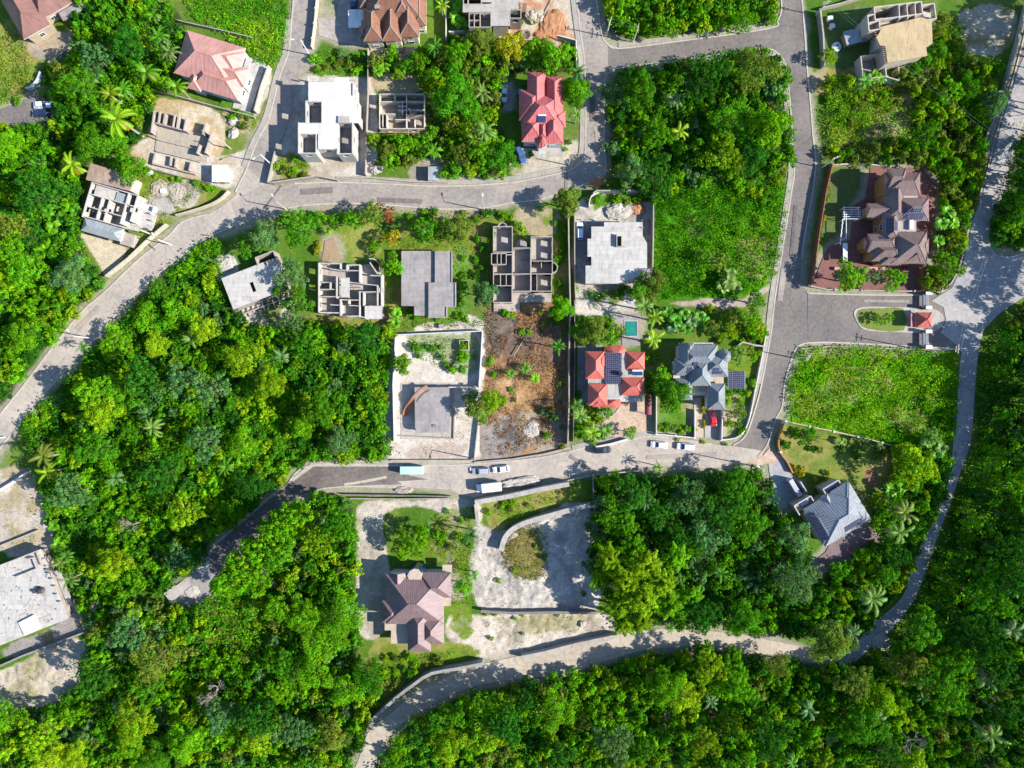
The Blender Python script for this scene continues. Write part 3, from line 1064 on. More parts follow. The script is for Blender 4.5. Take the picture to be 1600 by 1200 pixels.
# red awning beside it
h = House('gate_roof', 'dark red barrel awning over a side gate beside the solar-deck house', 'awning', (1013, 632), 2.8, 0, True, 'the dark red awning', (1013, 632))
u0, u1 = 1008, 1018.5
for i in range(6):
    a, b = math.pi * i / 6, math.pi * (i + 1) / 6
    f = lambda t: ((u0 + u1) / 2 - (u1 - u0) / 2 * math.cos(t), 2.4 + 0.55 * math.sin(t))
    (ua, za), (ub, zb) = f(a), f(b)
    h.roof.poly([h.W3(ua, 648, za), h.W3(ub, 648, zb), h.W3(ub, 617, zb), h.W3(ua, 617, za)])
for q in ((1009, 618), (1009, 647), (1017.5, 647), (1017.5, 618)):
    h.box_part('post', *q, 0, (0.12, 0.12, 2.4), 'metal_grey')
h.done('metal_grey', 'gate_red', 'gate_red')

# ---- B18 slate house
h = House('house', 'blue-grey slate hip-roofed house with a round turret beside a solar canopy', 'house', (1095, 585), 5.4, 0, True, 'the blue-grey turret house', (1095, 585))
h.hip(1060, 539, 1121, 578, 5.6, 0.72, 'hh')
h.hip(1060, 536, 1084, 576, 5.5, 0.85, 'hh', 'v')
h.hip(1054, 560, 1092, 587, 5.4, 0.8, 'hh')
h.hip(1076, 560, 1110, 603, 5.7, 0.8, 'hh', 'v')
h.hip(1096, 552, 1137, 589, 5.5, 0.75, 'hh')
h.hip(1105, 599, 1133, 640, 5.3, 0.85, 'hh', 'v')
h.hip(1055, 592, 1082, 625, 5.2, 0.85, 'hh', 'v')
h.cone(1130, 557, 12, 5.4, 2.6, 16)
h.cone(1073, 544, 9, 5.4, 3.0, 12)
h.slab([(1080, 600), (1108, 600), (1108, 618), (1080, 618)], -0.2, 3.0, h.wall)
h.slab_part('flat_roof', ((1084, 602), (1106, 612)), 3.0, 3.3, 'tile_beige')
h.slab_part('flat_roof', ((1110, 588), (1134, 600)), 3.4, 3.7, 'tile_beige')
h.slab_part('flat_roof', ((1053, 586), (1077, 592)), 4.4, 4.7, 'concrete_white')
h.slab_part('flat_roof', ((1080, 535), (1116, 540)), 4.4, 4.7, 'concrete_pale')
h.panels(1071.5, 574, 1079.5, 583.5, 1, 2)
h.panels(1080.5, 566, 1088.5, 575.5, 1, 2)
h.panels(1111, 575, 1127, 585, 2, 2)
h.windows((1.6, 4.0), spacing=3.4)
h.done('plaster_white', 'roof_slate', 'plaster_white', 'roof_silver')

# solar canopy
h = House('solar_canopy', 'ground-mounted solar panel canopy on white posts on the lawn', 'solar canopy', (1151, 593), 2.7, 0, True, 'the solar canopy', (1151, 593))
h.panels(1138, 579.5, 1164, 607.5, 4, 4, flat=2.75)
mb = MB()
for u in (1138, 1151, 1164):
    mb.box((*h.W(u, 593.5), 2.6), (0.1, 4.7, 0.12))
for v in (580, 586.5, 593.5, 600.5, 607):
    mb.box((*h.W(1151, v), 2.48), (4.4, 0.1, 0.1))
h.part('frame', mb, 'metal_white')
for q in ((1139, 581), (1163, 581), (1139, 606), (1163, 606)):
    h.box_part('post', *q, 0, (0.12, 0.12, 2.5), 'metal_white')

# ---- B19 silver-blue house at the south-east
h = House('house', 'silver ribbed-metal hip-roofed house set diagonally with orange trim and solar panels', 'house', (1254, 796), 5.2, -31, False, 'the silver diagonal house', (40, 32))
h.hip(0, 0, 84, 68, 5.4, 0.6, 'hh')
h.hip(-2, 6, 26, 64, 5.2, 0.62, 'hh', 'v')
h.hip(50, -2, 82, 40, 5.5, 0.6, 'hh', 'v')
h.hip(34, -4, 44, 30, 6.0, 0.7, 'hh', 'v', False)
h.panels(-0.5, 10, 10.5, 58, 1, 6)
h.panels(38, 53, 72, 63, 4, 1)
h.windows((1.6, 4.0), spacing=3.4)
h.slab([(-8, -11), (22, -11), (22, 2), (-8, 2)], -0.2, 4.3, h.wall)
h.slab_part('roof_terrace', ((-7, -10), (21, 1)), 4.3, 4.4, 'timber')
h.slab([(44, -10), (72, -10), (72, 2), (44, 2)], -0.2, 4.3, h.wall)
h.slab_part('roof_terrace', ((45, -9), (71, 1)), 4.3, 4.4, 'timber')
for qq in (((-8, -11, 22, -11), (22, -11, 22, 0), (-8, -11, -8, 6)), ((44, -10, 72, -10), (72, -10, 72, 0), (44, -10, 44, 0))):
    mb = MB()
    for q in qq:
        h.seg(*q, 4.3, 5.0, 0.25, mb=mb)
    h.part('parapet', mb, 'plaster_lilac')
h.panel(2, -9, 14, -2, flat=4.8, name='skylight', mat='glass_blue')
h.panel(50, -8, 64, -1, flat=4.8, name='skylight', mat='glass_blue')
h.cone(24, 68, 7, 3.0, 0.9, 12)
h.cone(36, 72, 5, 2.8, 0.8, 12)
mb = MB()
h.seg(38, 66.5, 80, 66.5, -0.2, 3.4, 0.5, mb=mb)
h.part('trim_wall', mb, 'plaster_orange')
mb = MB()
for i in range(5):
    h.seg(84 + 3, 20 + i * 5, 84 + 20, 20 + i * 5, 2.4, 2.5, 0.09, mb=mb)
for i in range(3):
    h.seg(88 + i * 7, 17, 88 + i * 7, 43, 2.5, 2.58, 0.09, mb=mb)
for q in ((88, 18), (102, 18), (88, 42), (102, 42)):
    mb.box((*h.W(*q), 1.2), (0.12, 0.12, 2.4), R(31))
h.part('pergola', mb, 'timber')
mb = MB()
h.seg(12, -44, 12, -14, -0.2, 2.6, 1.2, mb=mb)
h.seg(24, -34, 24, -14, -0.2, 2.6, 0.3, mb=mb)
h.part('entrance_wall', mb, 'plaster_lilac')
h.done('plaster_tan', 'roof_silver', 'plaster_white', 'roof_silver')

# ---- B20 plum house in the south
h = House('house', 'plum-coloured metal hip-roofed house with pale lilac walls and a flat annex', 'house', (655, 945), 5.6, 0, True, 'the plum-roofed house', (655, 945))
h.hip(603, 897, 693, 975, 5.6, .62, 'hh')
h.hip(656, 894.5, 705, 934, 5.5, .75, 'hh')
h.hip(606, 894.5, 640, 922, 5.3, .7, 'gh', 'v')
h.hip(637, 952, 673, 1018, 5.5, .75, 'hh', 'v')
h.hip(655, 962, 693.5, 1007, 5.4, .7, 'hh', 'v')
h.hip(597, 939, 630, 973, 5.35, .7, 'hh')
h.slab([(640, 892), (660, 892), (660, 905), (640, 905)], -0.2, 6.1, h.wall)
h.slab_part('balcony_floor', [(637, 898), (641, 891), (648, 887), (655, 888), (659, 894), (659, 905), (640, 905)], 6.1, 6.35, 'tile_beige')
mb = MB()
h.seg(636, 897, 641, 890, -0.2, 6.3, 0.25, mb=mb)
h.seg(641, 890, 648, 886.5, -0.2, 6.3, 0.25, mb=mb)
h.seg(648, 886.5, 655, 887.5, -0.2, 6.3, 0.25, mb=mb)
h.seg(655, 887.5, 660, 893.5, -0.2, 6.3, 0.25, mb=mb)
h.part('bay_wall', mb, 'glass_blue')
h.slab([(599, 976), (637, 976), (637, 1009), (610, 1009), (610, 988), (599, 988)], -0.2, 3.4, h.wall)
h.slab_part('flat_roof', [(599, 974), (637, 974), (637, 1010), (609, 1010), (609, 989), (599, 989)], 3.4, 3.65, 'tile_beige')
h.slab_part('balcony_floor', ((690, 932), (703, 951)), 3.2, 3.4, 'tile_beige')
h.slab_part('balcony_floor', ((690, 886), (705, 898)), 3.0, 3.2, 'tile_beige')
h.windows((1.6, 4.1), spacing=3.0, minlen=10, glass='glass_blue')
h.done('plaster_lilac', 'roof_plum', 'plaster_white', 'roof_plum')

# ---- B11 guard house
h = House('guard_house', 'small guard house with an orange pyramid roof on the traffic island', 'guard house', (1443, 500), 3.0, 0, True, 'the guard house', (1443, 500))
h.hip(1431, 488, 1456, 512, 3.0, 0.75, 'hh', wall=True, inset=2.2)
h.slab_part('porch_roof', ((1424, 490), (1431, 511)), 2.5, 2.7, 'roof_red')
h.windows((1.5,), inset=2.2, spacing=1.8, w=1.2)
h.box_part('planter', 1459, 500, 0, (0.7, 2.6, 0.5), 'brick_red')
h.done('plaster_tan', 'roof_orange', 'plaster_white', 'roof_orange')

# ---- B2 low sandy walls
h = House('foundation', 'roofless low white walls of a started house on sandy ground', 'house shell', (280, 210), 2.0, 14, True, 'the sandy foundation walls', (280, 215))
for q in ((242, 174, 237, 208), (250.5, 175, 248, 192), (259, 177, 256, 194), (274, 181, 271, 199), (280, 182, 277, 201), (292, 184, 288, 205)):
    h.seg(*q, -0.2, 2.4, 0.32)
for q in ((243, 192, 292, 205), (259, 176, 275, 181), (241, 174, 251, 175)):
    h.seg(*q, -0.2, 2.1, 0.3)
for q in ((323, 192, 318, 211), (331, 212, 322, 240), (314, 227, 309, 241), (317, 205, 331, 212)):
    h.seg(*q, -0.2, 2.6, 0.35)
for q in ((229, 209, 245, 216), (245, 216, 312, 232), (240, 233, 309, 250)):
    h.seg(*q, -0.2, 0.7, 0.3)
for q in ((240, 237, 236, 254), (265, 242, 263, 257), (273, 245, 271, 260), (296, 251, 293, 265), (236, 254, 302, 270)):
    h.seg(*q, -0.2, 1.2, 0.35)
h.slab_part('floor_slab', [(241, 190), (324, 207), (318, 250), (236, 232)], -0.1, 0.12, 'sand_pile')
h.done('block_pale')

# ---- B3 rusty-roofed shell
h = House('shell_house', 'unfinished white block house with a rusty sheet roof and a grey hip roof', 'house shell', (144, 285), 4.4, 16, False, 'the rust-roofed shell house', (35, 20))
h.slab([(-9, -28), (62, -27), (62, -3), (-9, -1)], 4.6, 4.8)
h.roof.m = [0 for _ in h.roof.m]
h.slab([(0, -24), (60, -24), (60, -4), (0, -4)], -0.2, 4.6, h.wall)
for q in ((0, 0, 74, 0), (0, 0, 0, 56), (0, 54, 66, 54), (74, 0, 74, 42), (0, 18, 74, 18), (22, 18, 22, 54), (34, 18, 34, 54), (0, 38, 60, 38), (60, 0, 60, 50)):
    h.seg(*q, -0.2, 4.4, 0.25, win=-1 if q[0] == q[2] else 0)
h.slab_part('floor_slab', ((0, 0), (76, 54)), -0.1, 0.25, 'concrete_white')
h.slab_part('upper_floor', ((4, 1), (40, 17)), 3.2, 3.4, 'concrete_white')
h.slab_part('upper_floor', ((62, 6), (92, 18)), 0.6, 0.9, 'concrete_white')
h.slab_part('terrace_floor', ((62, 18), (98, 46)), 0.2, 0.5, 'concrete_white')
for q in ((66, 10), (74, 10), (84, 14), (92, 20), (70, 26), (97, 30), (96, 44)):
    h.column(*q, 0, 2.0, 0.35)
h.slab_part('roof_sheet', ((40, 3), (58, 17)), 3.6, 3.75, 'roof_zinc')
h2r, h.roof = h.roof, MB()
h.hip(2, 56, 66, 77, 3.9, 0.55, 'hh', wall=True)
h.part('hip_roof', h.roof, ['roof_zinc', 'frame_white'])
h.roof = h2r
h.slab_part('rear_wall', ((60, 60), (80, 80)), -0.2, 2.2, 'block_pale')
h.done('concrete_white', 'roof_rusty', 'roof_rusty')

# ---- B5 shell at the top
h = House('shell_house', 'unfinished concrete house with open roofless rooms beside the brown tiled mansion', 'house shell', (768, 15), 5.6, 0, True, 'the concrete shell by the dirt ramp', (768, 10))
h.slab([(723, 6), (768, 6), (768, 2), (810, 2), (810, 14), (797, 14), (797, 18), (723, 19)], 5.3, 5.6)
h.slab(((752, -20), (810, 3)), 5.3, 5.55)
h.slab(((767, 17), (797, 40)), 5.2, 5.5)
h.slab([(770, 8), (794, 8), (794, 39), (770, 39)], -0.2, 5.2, h.wall)
h.room(733, 20, 767, 42, -0.2, 5.5, -1)
h.seg(741, 20, 741, 42, 0, 5.5)
h.seg(750, 20, 750, 42, 0, 5.5)
h.seg(733, 31, 750, 31, 0, 5.4)
h.room(797, 15, 814, 28, -0.2, 5.5, -1)
h.room(724, -18, 752, 7, -0.2, 5.7, -1)
h.seg(731, -18, 731, 7, 0, 5.6)
for u in (812, 818, 821):
    h.column(u, 2, 0, 5.2, 0.4)
h.slab_part('floor_slab', ((733, 20), (767, 42)), -0.1, 2.6, 'concrete_grey')
h.done('block_pale', 'concrete_pale', 'concrete_pale', rname='roof_slab')

# ---- B6 big white shell
h = House('shell_house', 'big two-storey white concrete shell with open roofless rooms at the road corner', 'house shell', (515, 180), 6.6, 0, True, 'the big white concrete shell', (515, 180))
Z = 6.6
for q in (((482, 128), (503, 159)), ((503, 128), (552, 182)), ((522, 121), (545, 130)), ((467, 192), (525, 209)), ((503, 159), (528, 232)), ((497, 205), (520, 233)), ((525, 170), (560, 192)), ((549, 150), (557, 175))):
    h.slab(q, Z - 0.3, Z)
for q in ((478, 158, 503, 193), (468, 209, 494, 240), (527, 192, 551, 240)):
    h.room(*q, -0.2, Z - 0.05, -1, 0.25)
    h.slab_part('floor_slab', ((q[0] + 1, q[1] + 1), (q[2] - 1, q[3] - 1)), 2.9, 3.2, 'concrete_grey')
for q in ((482, 129, 482, 158), (467, 193, 467, 209), (483, 129, 522, 129), (545, 129, 552, 130), (552, 130, 552, 150), (556, 152, 556, 175), (559, 176, 559, 191), (494, 232, 527, 232), (497, 209, 497, 232), (520, 209, 520, 232)):
    h.seg(*q, -0.2, Z - 0.32, 0.25, win=-1)
h.seg(482, 128, 482, 121, Z - 0.3, Z + 0.8, 0.3)
h.column(510, 121, Z - 0.3, Z + 1.2, 0.3)
h.column(523, 121, Z - 0.3, Z + 1.2, 0.3)
mb = MB()
for q in ((482, 128, 522, 128), (552, 130, 552, 150), (467, 192, 467, 240), (551, 192, 551, 240), (467, 240, 494, 240)):
    h.seg(*q, Z + 0.02, Z + 0.35, 0.22, mb=mb)
h.part('parapet', mb, 'concrete_white')
h.slab_part('stair_cap', ((529, 182), (547, 193)), Z + 0.03, Z + 0.5, 'concrete_pale')
h.done('concrete_white', 'roof_deck_white', 'concrete_white', rname='roof_slab')

# ---- B7 roofless block ruin
h = House('shell_house', 'small roofless block house divided into a grid of rooms', 'house shell', (628, 175), 2.9, 0, True, 'the small roofless block house', (628, 175))
h.room(593, 147, 663, 201, -0.2, 2.9, -1)
for q in ((617, 147, 617, 158), (635, 147, 635, 201), (593, 159, 663, 159), (593, 178, 617, 178), (622, 166, 635, 166), (622, 172, 635, 172), (635, 172, 663, 172), (635, 180, 663, 180), (598, 178, 598, 198), (604, 178, 604, 199), (617, 187, 635, 187), (629, 159, 629, 178), (641, 172, 641, 180), (648, 186, 648, 198)):
    h.seg(*q, -0.2, 2.85)
for q in ((592, 201, 664, 201), (592, 206, 664, 207), (612, 203, 622, 212), (638, 201, 638, 212), (653, 201, 656, 213)):
    h.seg(*q, 2.4, 2.6, 0.18, mb=h.roof)
h.slab_part('floor_slab', ((593, 148), (663, 201)), -0.1, 0.2, 'sand_pile')
h.done('block_cream', 'timber', 'timber', rname='timber_frame')

# ---- sheds
for nm, lab, q, z, mt, lm in (
        ('shed', 'small pale zinc-roofed shed among weeds by the long street wall', (669, 260, 686, 282), 2.4, 'roof_zinc', 'the little zinc shed'),
        ('site_shed', 'bright white flat-roofed site shed on the sandy building plot', (331, 258, 356, 284), 2.8, 'roof_white', 'the white site shed')):
    h = House(nm, lab, 'shed', (q[0], q[1]), z, 0, True, lm, ((q[0] + q[2]) / 2, (q[1] + q[3]) / 2))
    h.slab(((q[0], q[1]), (q[2], q[3])), z - 0.1, z)
    h.slab(((q[0] + 1.5, q[1] + 1.5), (q[2] - 1.5, q[3] - 1.5)), -0.2, z - 0.1, h.wall)
    h.box_part('door', (q[0] + q[2]) / 2, q[3] - 1.3, 0, (0.9, 0.08, 2.0), 'timber')
    h.done('plaster_white', mt, 'frame_white')

# ---- B9 shell with a plywood deck, top right
h = House('shell_house', 'unfinished two-storey house with a tan plywood roof deck and open rooms', 'house shell', (1410, 60), 6.4, 0, True, 'the plywood-decked shell house', (1410, 60))
h.slab([(1376, 42), (1440, 27), (1456, 32), (1457, 68), (1447, 74), (1449, 87), (1387, 98), (1383, 72), (1375, 71), (1369, 58), (1375, 50)], 6.1, 6.4)
h.slab([(1379, 44), (1440, 31), (1453, 34), (1454, 66), (1444, 72), (1446, 85), (1389, 95), (1386, 70), (1378, 69)], -0.2, 6.1, h.wall)
for q in ((1366, 11, 1441, 2), (1366, 11, 1368, 31), (1405, 7, 1406, 30), (1417, 5, 1419, 29), (1430, 4, 1431, 27), (1440, 2, 1442, 22), (1368, 31, 1442, 21), (1441, 8, 1460, 5), (1460, 5, 1463, 29), (1446, 31, 1463, 29), (1356, 24, 1366, 22), (1356, 24, 1358, 48), (1358, 48, 1375, 45), (1374, 31, 1375, 45), (1356, 36, 1374, 32)):
    h.seg(*q, -0.2, 6.3, 0.25, win=-1 if q in ((1366, 11, 1441, 2), (1460, 5, 1463, 29)) else 0)
for q in ((1354, 79, 1358, 117), (1358, 116, 1395, 111), (1393, 98, 1395, 113), (1395, 112, 1415, 118), (1414, 96, 1415, 118), (1357, 79, 1380, 76)):
    h.seg(*q, -0.2, 3.4, 0.25)
h.slab_part('floor_slab', [(1357, 26), (1373, 23), (1460, 8), (1462, 28), (1375, 44), (1358, 47)], 3.9, 4.2, 'block_cream')
h.slab_part('floor_slab', [(1355, 80), (1384, 76), (1394, 110), (1359, 116)], -0.1, 0.3, 'concrete_grey')
mb = MB()
for i in range(8):
    mb.tube(h.W3(1382 + i * 0.5, 74 + i * 3.2, 6.2), h.W3(1378 + i * 0.5, 74 + i * 3.2, 6.3), 0.1, n=4)
for i in range(6):
    mb.tube(h.W3(1370 + i * 0.9, 50 + i * 3.6, 6.2), h.W3(1366 + i * 0.9, 50.5 + i * 3.6, 6.3), 0.1, n=4)
h.part('formwork_beams', mb, 'rust_sheet')
h.done('block_cream', 'plywood', 'timber', rname='roof_deck')
h = House('shed', 'blue-grey zinc lean-to shed in the shadow of the plywood-decked house', 'shed', (1332, 56), 2.6, -14, False, 'the zinc lean-to', (0, 0))
h.slab(((-12, -10), (12, 12)), 2.4, 2.5)
h.slab(((-10, -8), (10, 10)), -0.2, 2.4, h.wall)
h.box_part('door', 0, 10.3, 0, (0.9, 0.08, 2.0), 'timber')
h.done('timber', 'roof_zinc', 'roof_zinc')

# ---- B12 tilted white slab
h = House('shell_house', 'unfinished house roofed by a tilted white concrete slab with one hatch, in trees', 'house shell', (346, 435), 3.6, -21, False, 'the tilted white slab house', (46, 26))
for q in (((0, 0), (92, 22)), ((0, 22), (38, 52)), ((44, 22), (92, 52)), ((38, 38), (44, 52))):
    h.slab(q, 3.3, 3.6)
for q in ((2, 2, 90, 2), (90, 2, 90, 50), (90, 50, 2, 50), (2, 50, 2, 2)):
    h.seg(*q, -0.2, 3.2, 0.25, win=-1)
for q in ((62, -10, 92, -10), (62, -10, 62, 2), (92, -10, 92, 8), (76, 2, 76, 8)):
    h.seg(*q, -0.2, 4.3, 0.25)
h.slab_part('floor_slab', ((0, 0), (92, 52)), -0.1, 0.2, 'concrete_grey')
mb = MB()
for i in range(10):
    u = 6 + i * 8.5
    h.seg(u, 54, u, 72 - (i % 3) * 4, 0, 0.5, 0.3, mb=mb)
h.seg(2, 60, 84, 60, 0, 0.6, 0.3, mb=mb)
h.part('footings', mb, 'concrete_pale')
h.done('block_pale', 'concrete_white', 'concrete_white', rname='roof_slab')

# ---- B13 white roofless rooms
h = House('shell_house', 'roofless white-walled house of many small rooms below the lawn', 'house shell', (547, 453), 3.1, 0, True, 'the roofless white-walled house', (547, 453))
W_ = 3.1
for q in ((498, 411, 498, 488), (596, 428, 596, 478), (498, 411, 530, 412), (542, 414, 562, 414), (533, 494, 563, 494), (498, 488, 530, 489), (563, 494, 571, 497), (578, 410, 590, 428)):
    h.seg(*q, -0.2, W_, 0.28, win=-1)
for q in ((532, 411, 532, 420), (542, 414, 542, 423), (562, 413, 562, 441), (526, 432, 526, 466), (568, 457, 568, 478), (562, 455, 562, 496), (532, 468, 532, 494), (545, 468, 545, 475), (516, 441, 516, 452), (590, 446, 590, 478), (571, 478, 571, 498)):
    h.seg(*q, -0.2, W_, 0.3)
for q in ((515, 420, 530, 422), (532, 422, 562, 423), (498, 441, 514, 441), (498, 452, 522, 452), (498, 463, 545, 464), (530, 468, 562, 469), (516, 476, 532, 477), (545, 477, 562, 478), (546, 441, 590, 446), (562, 456, 592, 456), (578, 430, 594, 431), (545, 447, 562, 447)):
    h.seg(*q, -0.2, W_, 0.2)
h.slab_part('stair_slab', ((533, 434), (546, 464)), 2.9, 3.2, 'concrete_white')
h.slab_part('porch_roof', ((572, 478), (597, 498)), 2.9, 3.15, 'concrete_white')
h.slab_part('floor_slab', [(498, 411), (562, 411), (578, 409), (597, 428), (597, 498), (532, 494), (498, 488)], -0.1, 0.25, 'block_pale')
h.arc(579, 418, 14, -100, 20, -0.2, W_, 7)
h.done('concrete_white')

# ---- B14 flat grey roofs
h = House('house', 'flat grey concrete-roofed house with two stepped roof levels', 'house', (670, 444), 3.6, 0, True, 'the flat grey-roofed house', (668, 444))
for q, z in ((((627, 392), (680, 478)), 3.5), (((647, 477), (672, 493)), 3.48), (((680, 393), (707, 443)), 4.3), (((670, 442), (713, 480)), 4.28), (((670, 479), (699, 497)), 4.26)):
    h.slab(q, z - 0.3, z)
for q in (((629, 394), (678, 476)), ((649, 476), (672, 491)), ((680, 395), (705, 443)), ((672, 444), (711, 478)), ((672, 478), (697, 494))):
    h.slab(q, -0.2, 3.2, h.wall)
mb = MB()
for q in ((706.5, 394, 706.5, 442), (712, 443, 712, 479), (698.5, 480, 698.5, 496), (628, 393, 652, 393)):
    h.seg(*q, 4.3 if q[0] > 660 else 3.5, 4.5 if q[0] > 660 else 3.62, 0.2, mb=mb)
h.part('parapet', mb, 'concrete_pale')
h.box_part('porch_roof', 707, 460, 2.6, (2.0, 4.0, 0.25), 'concrete_pale')
h.done('block_pale', 'concrete_grey', 'concrete_grey', rname='roof_slab')

# ---- B15 ruined roofless house
h = House('shell_house', 'long abandoned roofless house with grey rooms and rounded bays', 'house shell', (815, 420), 3.1, 0, True, 'the roofless house with rounded bays', (815, 420))
h.room(771, 354, 800.5, 394, -0.2, 3.1, 1)
h.arc(785, 355, 7, 180, 360, -0.2, 3.1)
h.room(768, 396, 791, 413, -0.2, 3.1)
for q in ((777, 396, 777, 413), (783, 396, 783, 413), (791, 398, 800, 398), (771, 413, 771, 428), (771, 428, 830, 428), (800.5, 394, 800.5, 472)):
    h.seg(*q, -0.2, 3.1)
h.room(771, 428.5, 800, 446.5, -0.2, 3.05, 0)
for q in ((782, 428, 782, 446), (791, 428, 791, 446)):
    h.seg(*q, -0.2, 3.0)
h.room(771, 446.5, 800, 472.5, -0.2, 3.1, 1)
for q in ((801, 387.5, 829, 387.5), (829, 387, 829, 455), (801, 455, 862, 455)):
    h.seg(*q, -0.2, 3.1)
h.room(830, 370, 863, 408, -0.2, 3.1, 2)
h.room(830, 408, 863, 428, -0.2, 3.0)
h.arc(863, 418, 8, -90, 90, -0.2, 3.1)
h.room(830, 428, 862, 455, -0.2, 3.05, 1)
for q in ((839, 428, 839, 455), (846, 410, 846, 418)):
    h.seg(*q, -0.2, 3.0)
h.slab_part('floor_slab', [(771, 354), (800, 354), (800, 387), (830, 387), (830, 370), (863, 370), (863, 455), (862, 470), (812, 470), (812, 485), (771, 485)], -0.1, 0.35, 'block_grey')
h.slab_part('entrance_apron', [(806, 387), (806, 378), (809, 372), (815, 369), (821, 372), (824, 378), (824, 387)], -0.1, 0.4, 'concrete_grey')
h.slab_part('upper_floor', ((811, 388), (829, 403)), 0.4, 1.0, 'concrete_grey')
h.done('block_pale')

# ---- B16 white slab house in a walled yard
h = House('shell_house', 'wide white concrete slab-roofed house with a stair hatch in a walled yard', 'house shell', (960, 395), 4.0, 0, True, 'the wide white slab house', (962, 395))
for q in ([(924, 354), (944, 354), (944, 347), (963, 347), (963, 385), (918, 385), (918, 373), (924, 373)], [(971, 347), (1004, 347), (1004, 368), (1011, 380), (1011, 385), (971, 385)], [(963, 347), (971, 347), (971, 369), (963, 369)], [(918, 385), (1011, 385), (1011, 432), (965, 443), (915, 443), (915, 415), (924, 415), (924, 401), (918, 401)]):
    h.slab(q, 3.7, 4.0)
for q in ((926, 356, 1002, 349), (1002, 349, 1003, 368), (1009, 380, 1009, 431), (1009, 431, 965, 441), (965, 441, 917, 441), (917, 441, 917, 417), (920, 400, 920, 374), (926, 372, 926, 356)):
    h.seg(*q, -0.2, 3.6, 0.25, win=-1)
h.slab_part('floor_slab', ((925, 356), (1003, 440)), -0.1, 0.2, 'concrete_grey')
mb = MB()
h.seg(963, 367, 963, 386, 4.0, 4.9, 0.2, mb=mb)
h.seg(963, 386, 978, 386, 4.0, 4.5, 0.2, mb=mb)
for q in ((964, 345), (968, 347), (944, 345), (1003, 345), (1004, 356)):
    mb.box((*h.W(*q), 4.3), (0.2, 0.2, 0.8))
h.part('hatch_wall', mb, 'concrete_pale')
h.done('block_pale', 'concrete_white', 'concrete_white', rname='roof_slab')

# ---- B21 bottom-left slab
h = House('shell_house', 'big unfinished pale concrete slab roof with low walls at the frame edge', 'house shell', (63, 858), 3.2, -21.5, False, 'the big unfinished slab', (-25, 50))
h.slab(((-130, 0), (0, 117)), 2.9, 3.2)
h.slab(((-130, 2), (-2, 115)), -0.2, 2.9, h.wall)
mb = MB()
for q in ((-50, 1, 0, 1), (-12, 8, -12, 26), (-12, 8, -20, 8), (-3, 2, -3, 26)):
    h.seg(*q, 3.2, 4.2, 0.25, mb=mb)
h.part('parapet', mb, 'concrete_pale')
mb = MB()
h.seg(-50, 26, -12, 26, 3.2, 3.9, 0.2, mb=mb)
for v in (28, 34, 40, 50, 62, 75, 88):
    mb.box((*h.W(-1 + (v % 3), v), 3.6), (0.35, 0.35, 0.9), R(21.5))
h.part('column_stubs', mb, 'block_pale')
h.slab_part('side_ledge', ((0, 40), (8, 100)), 1.0, 1.4, 'concrete_pale')
h.done('block_pale', 'concrete_white', 'concrete_white', rname='roof_slab')
h = House('plywood_sheet', 'white square cover lying on the big unfinished slab', 'cover', (45, 977), 3.9, -27, False, 'the white square cover', (0, 0))
h.slab(((-13, -11), (13, 12)), 3.3, 3.8)
h.done('frame_white', 'roof_white')

# ---- B22 low tank building
h = House('tank_building', 'low flat grey concrete building with rounded corners on white marl', 'building', (676, 641), 2.6, 0, True, 'the grey tank building', (676, 641))
pl = [(648, 605), (702, 605), (703, 668), (700, 674), (694, 676), (656, 676), (651, 674), (648.5, 668)]
h.slab(pl, 2.3, 2.6)
h.slab([(676 + (x - 676) * 0.97, 641 + (y - 641) * 0.97) for x, y in pl], -0.2, 2.3, h.wall)
h.box_part('hatch', 679, 665, 2.6, (0.9, 0.6, 0.35), 'wall_dark')
h.slab_part('pit_floor', ((624, 598), (709, 687)), -0.1, 0.04, 'concrete_pale')
mb = MB()
h.seg(622, 682, 708, 687, -0.3, 0.5, 0.3, mb=mb)
h.seg(709, 640, 708, 688, -0.3, 0.5, 0.3, mb=mb)
h.part('kerb_wall', mb, 'block_pale')
h.done('block_pale', 'concrete_grey', 'concrete_grey', rname='roof_slab')
mb = MB()
pp = smooth_path([(669, 606), (660, 611), (652, 619), (643, 630), (635, 640), (632, 650)], 4)
for i in range(len(pp) - 1):
    za, zb = (2.85 if pp[i][0] > 648 else 2.85 - (648 - pp[i][0]) * 0.145), (2.85 if pp[i + 1][0] > 648 else 2.85 - (648 - pp[i + 1][0]) * 0.145)
    a, b = P(*pp[i], 2.6), P(*pp[i + 1], 2.6)
    d = math.hypot(b[0] - a[0], b[1] - a[1])
    nx, ny = -(b[1] - a[1]) / d * 0.85, (b[0] - a[0]) / d * 0.85
    mb.poly([(a[0] + nx, a[1] + ny, za), (b[0] + nx, b[1] + ny, zb), (b[0], b[1], zb - 0.3), (a[0], a[1], za - 0.3)])
    mb.poly([(a[0], a[1], za - 0.3), (b[0], b[1], zb - 0.3), (b[0] - nx, b[1] - ny, zb), (a[0] - nx, a[1] - ny, za)])
o = mb.build('metal_chute', 'rust_sheet')
tag(o, 'curved rusty brown metal chute leaning off the grey tank building', 'chute')

# pool
mb = MB()
h = House('swimming_pool', 'small green swimming pool in a grey deck behind the red-roofed house', 'pool', (983, 512), 0.1, 0, True, 'the green pool', (983, 512))
h.slab_part('water', ((976, 502), (995, 525)), -0.3, 0.1, 'pool_water')
for q in (((974.5, 500), (996.5, 502)), ((974.5, 525), (996.5, 527)), ((974.5, 502), (976, 525)), ((995, 502), (996.5, 525))):
    h.slab(q, -0.2, 0.18)
h.done('concrete_pale', 'concrete_pale', 'concrete_pale', rname='coping')


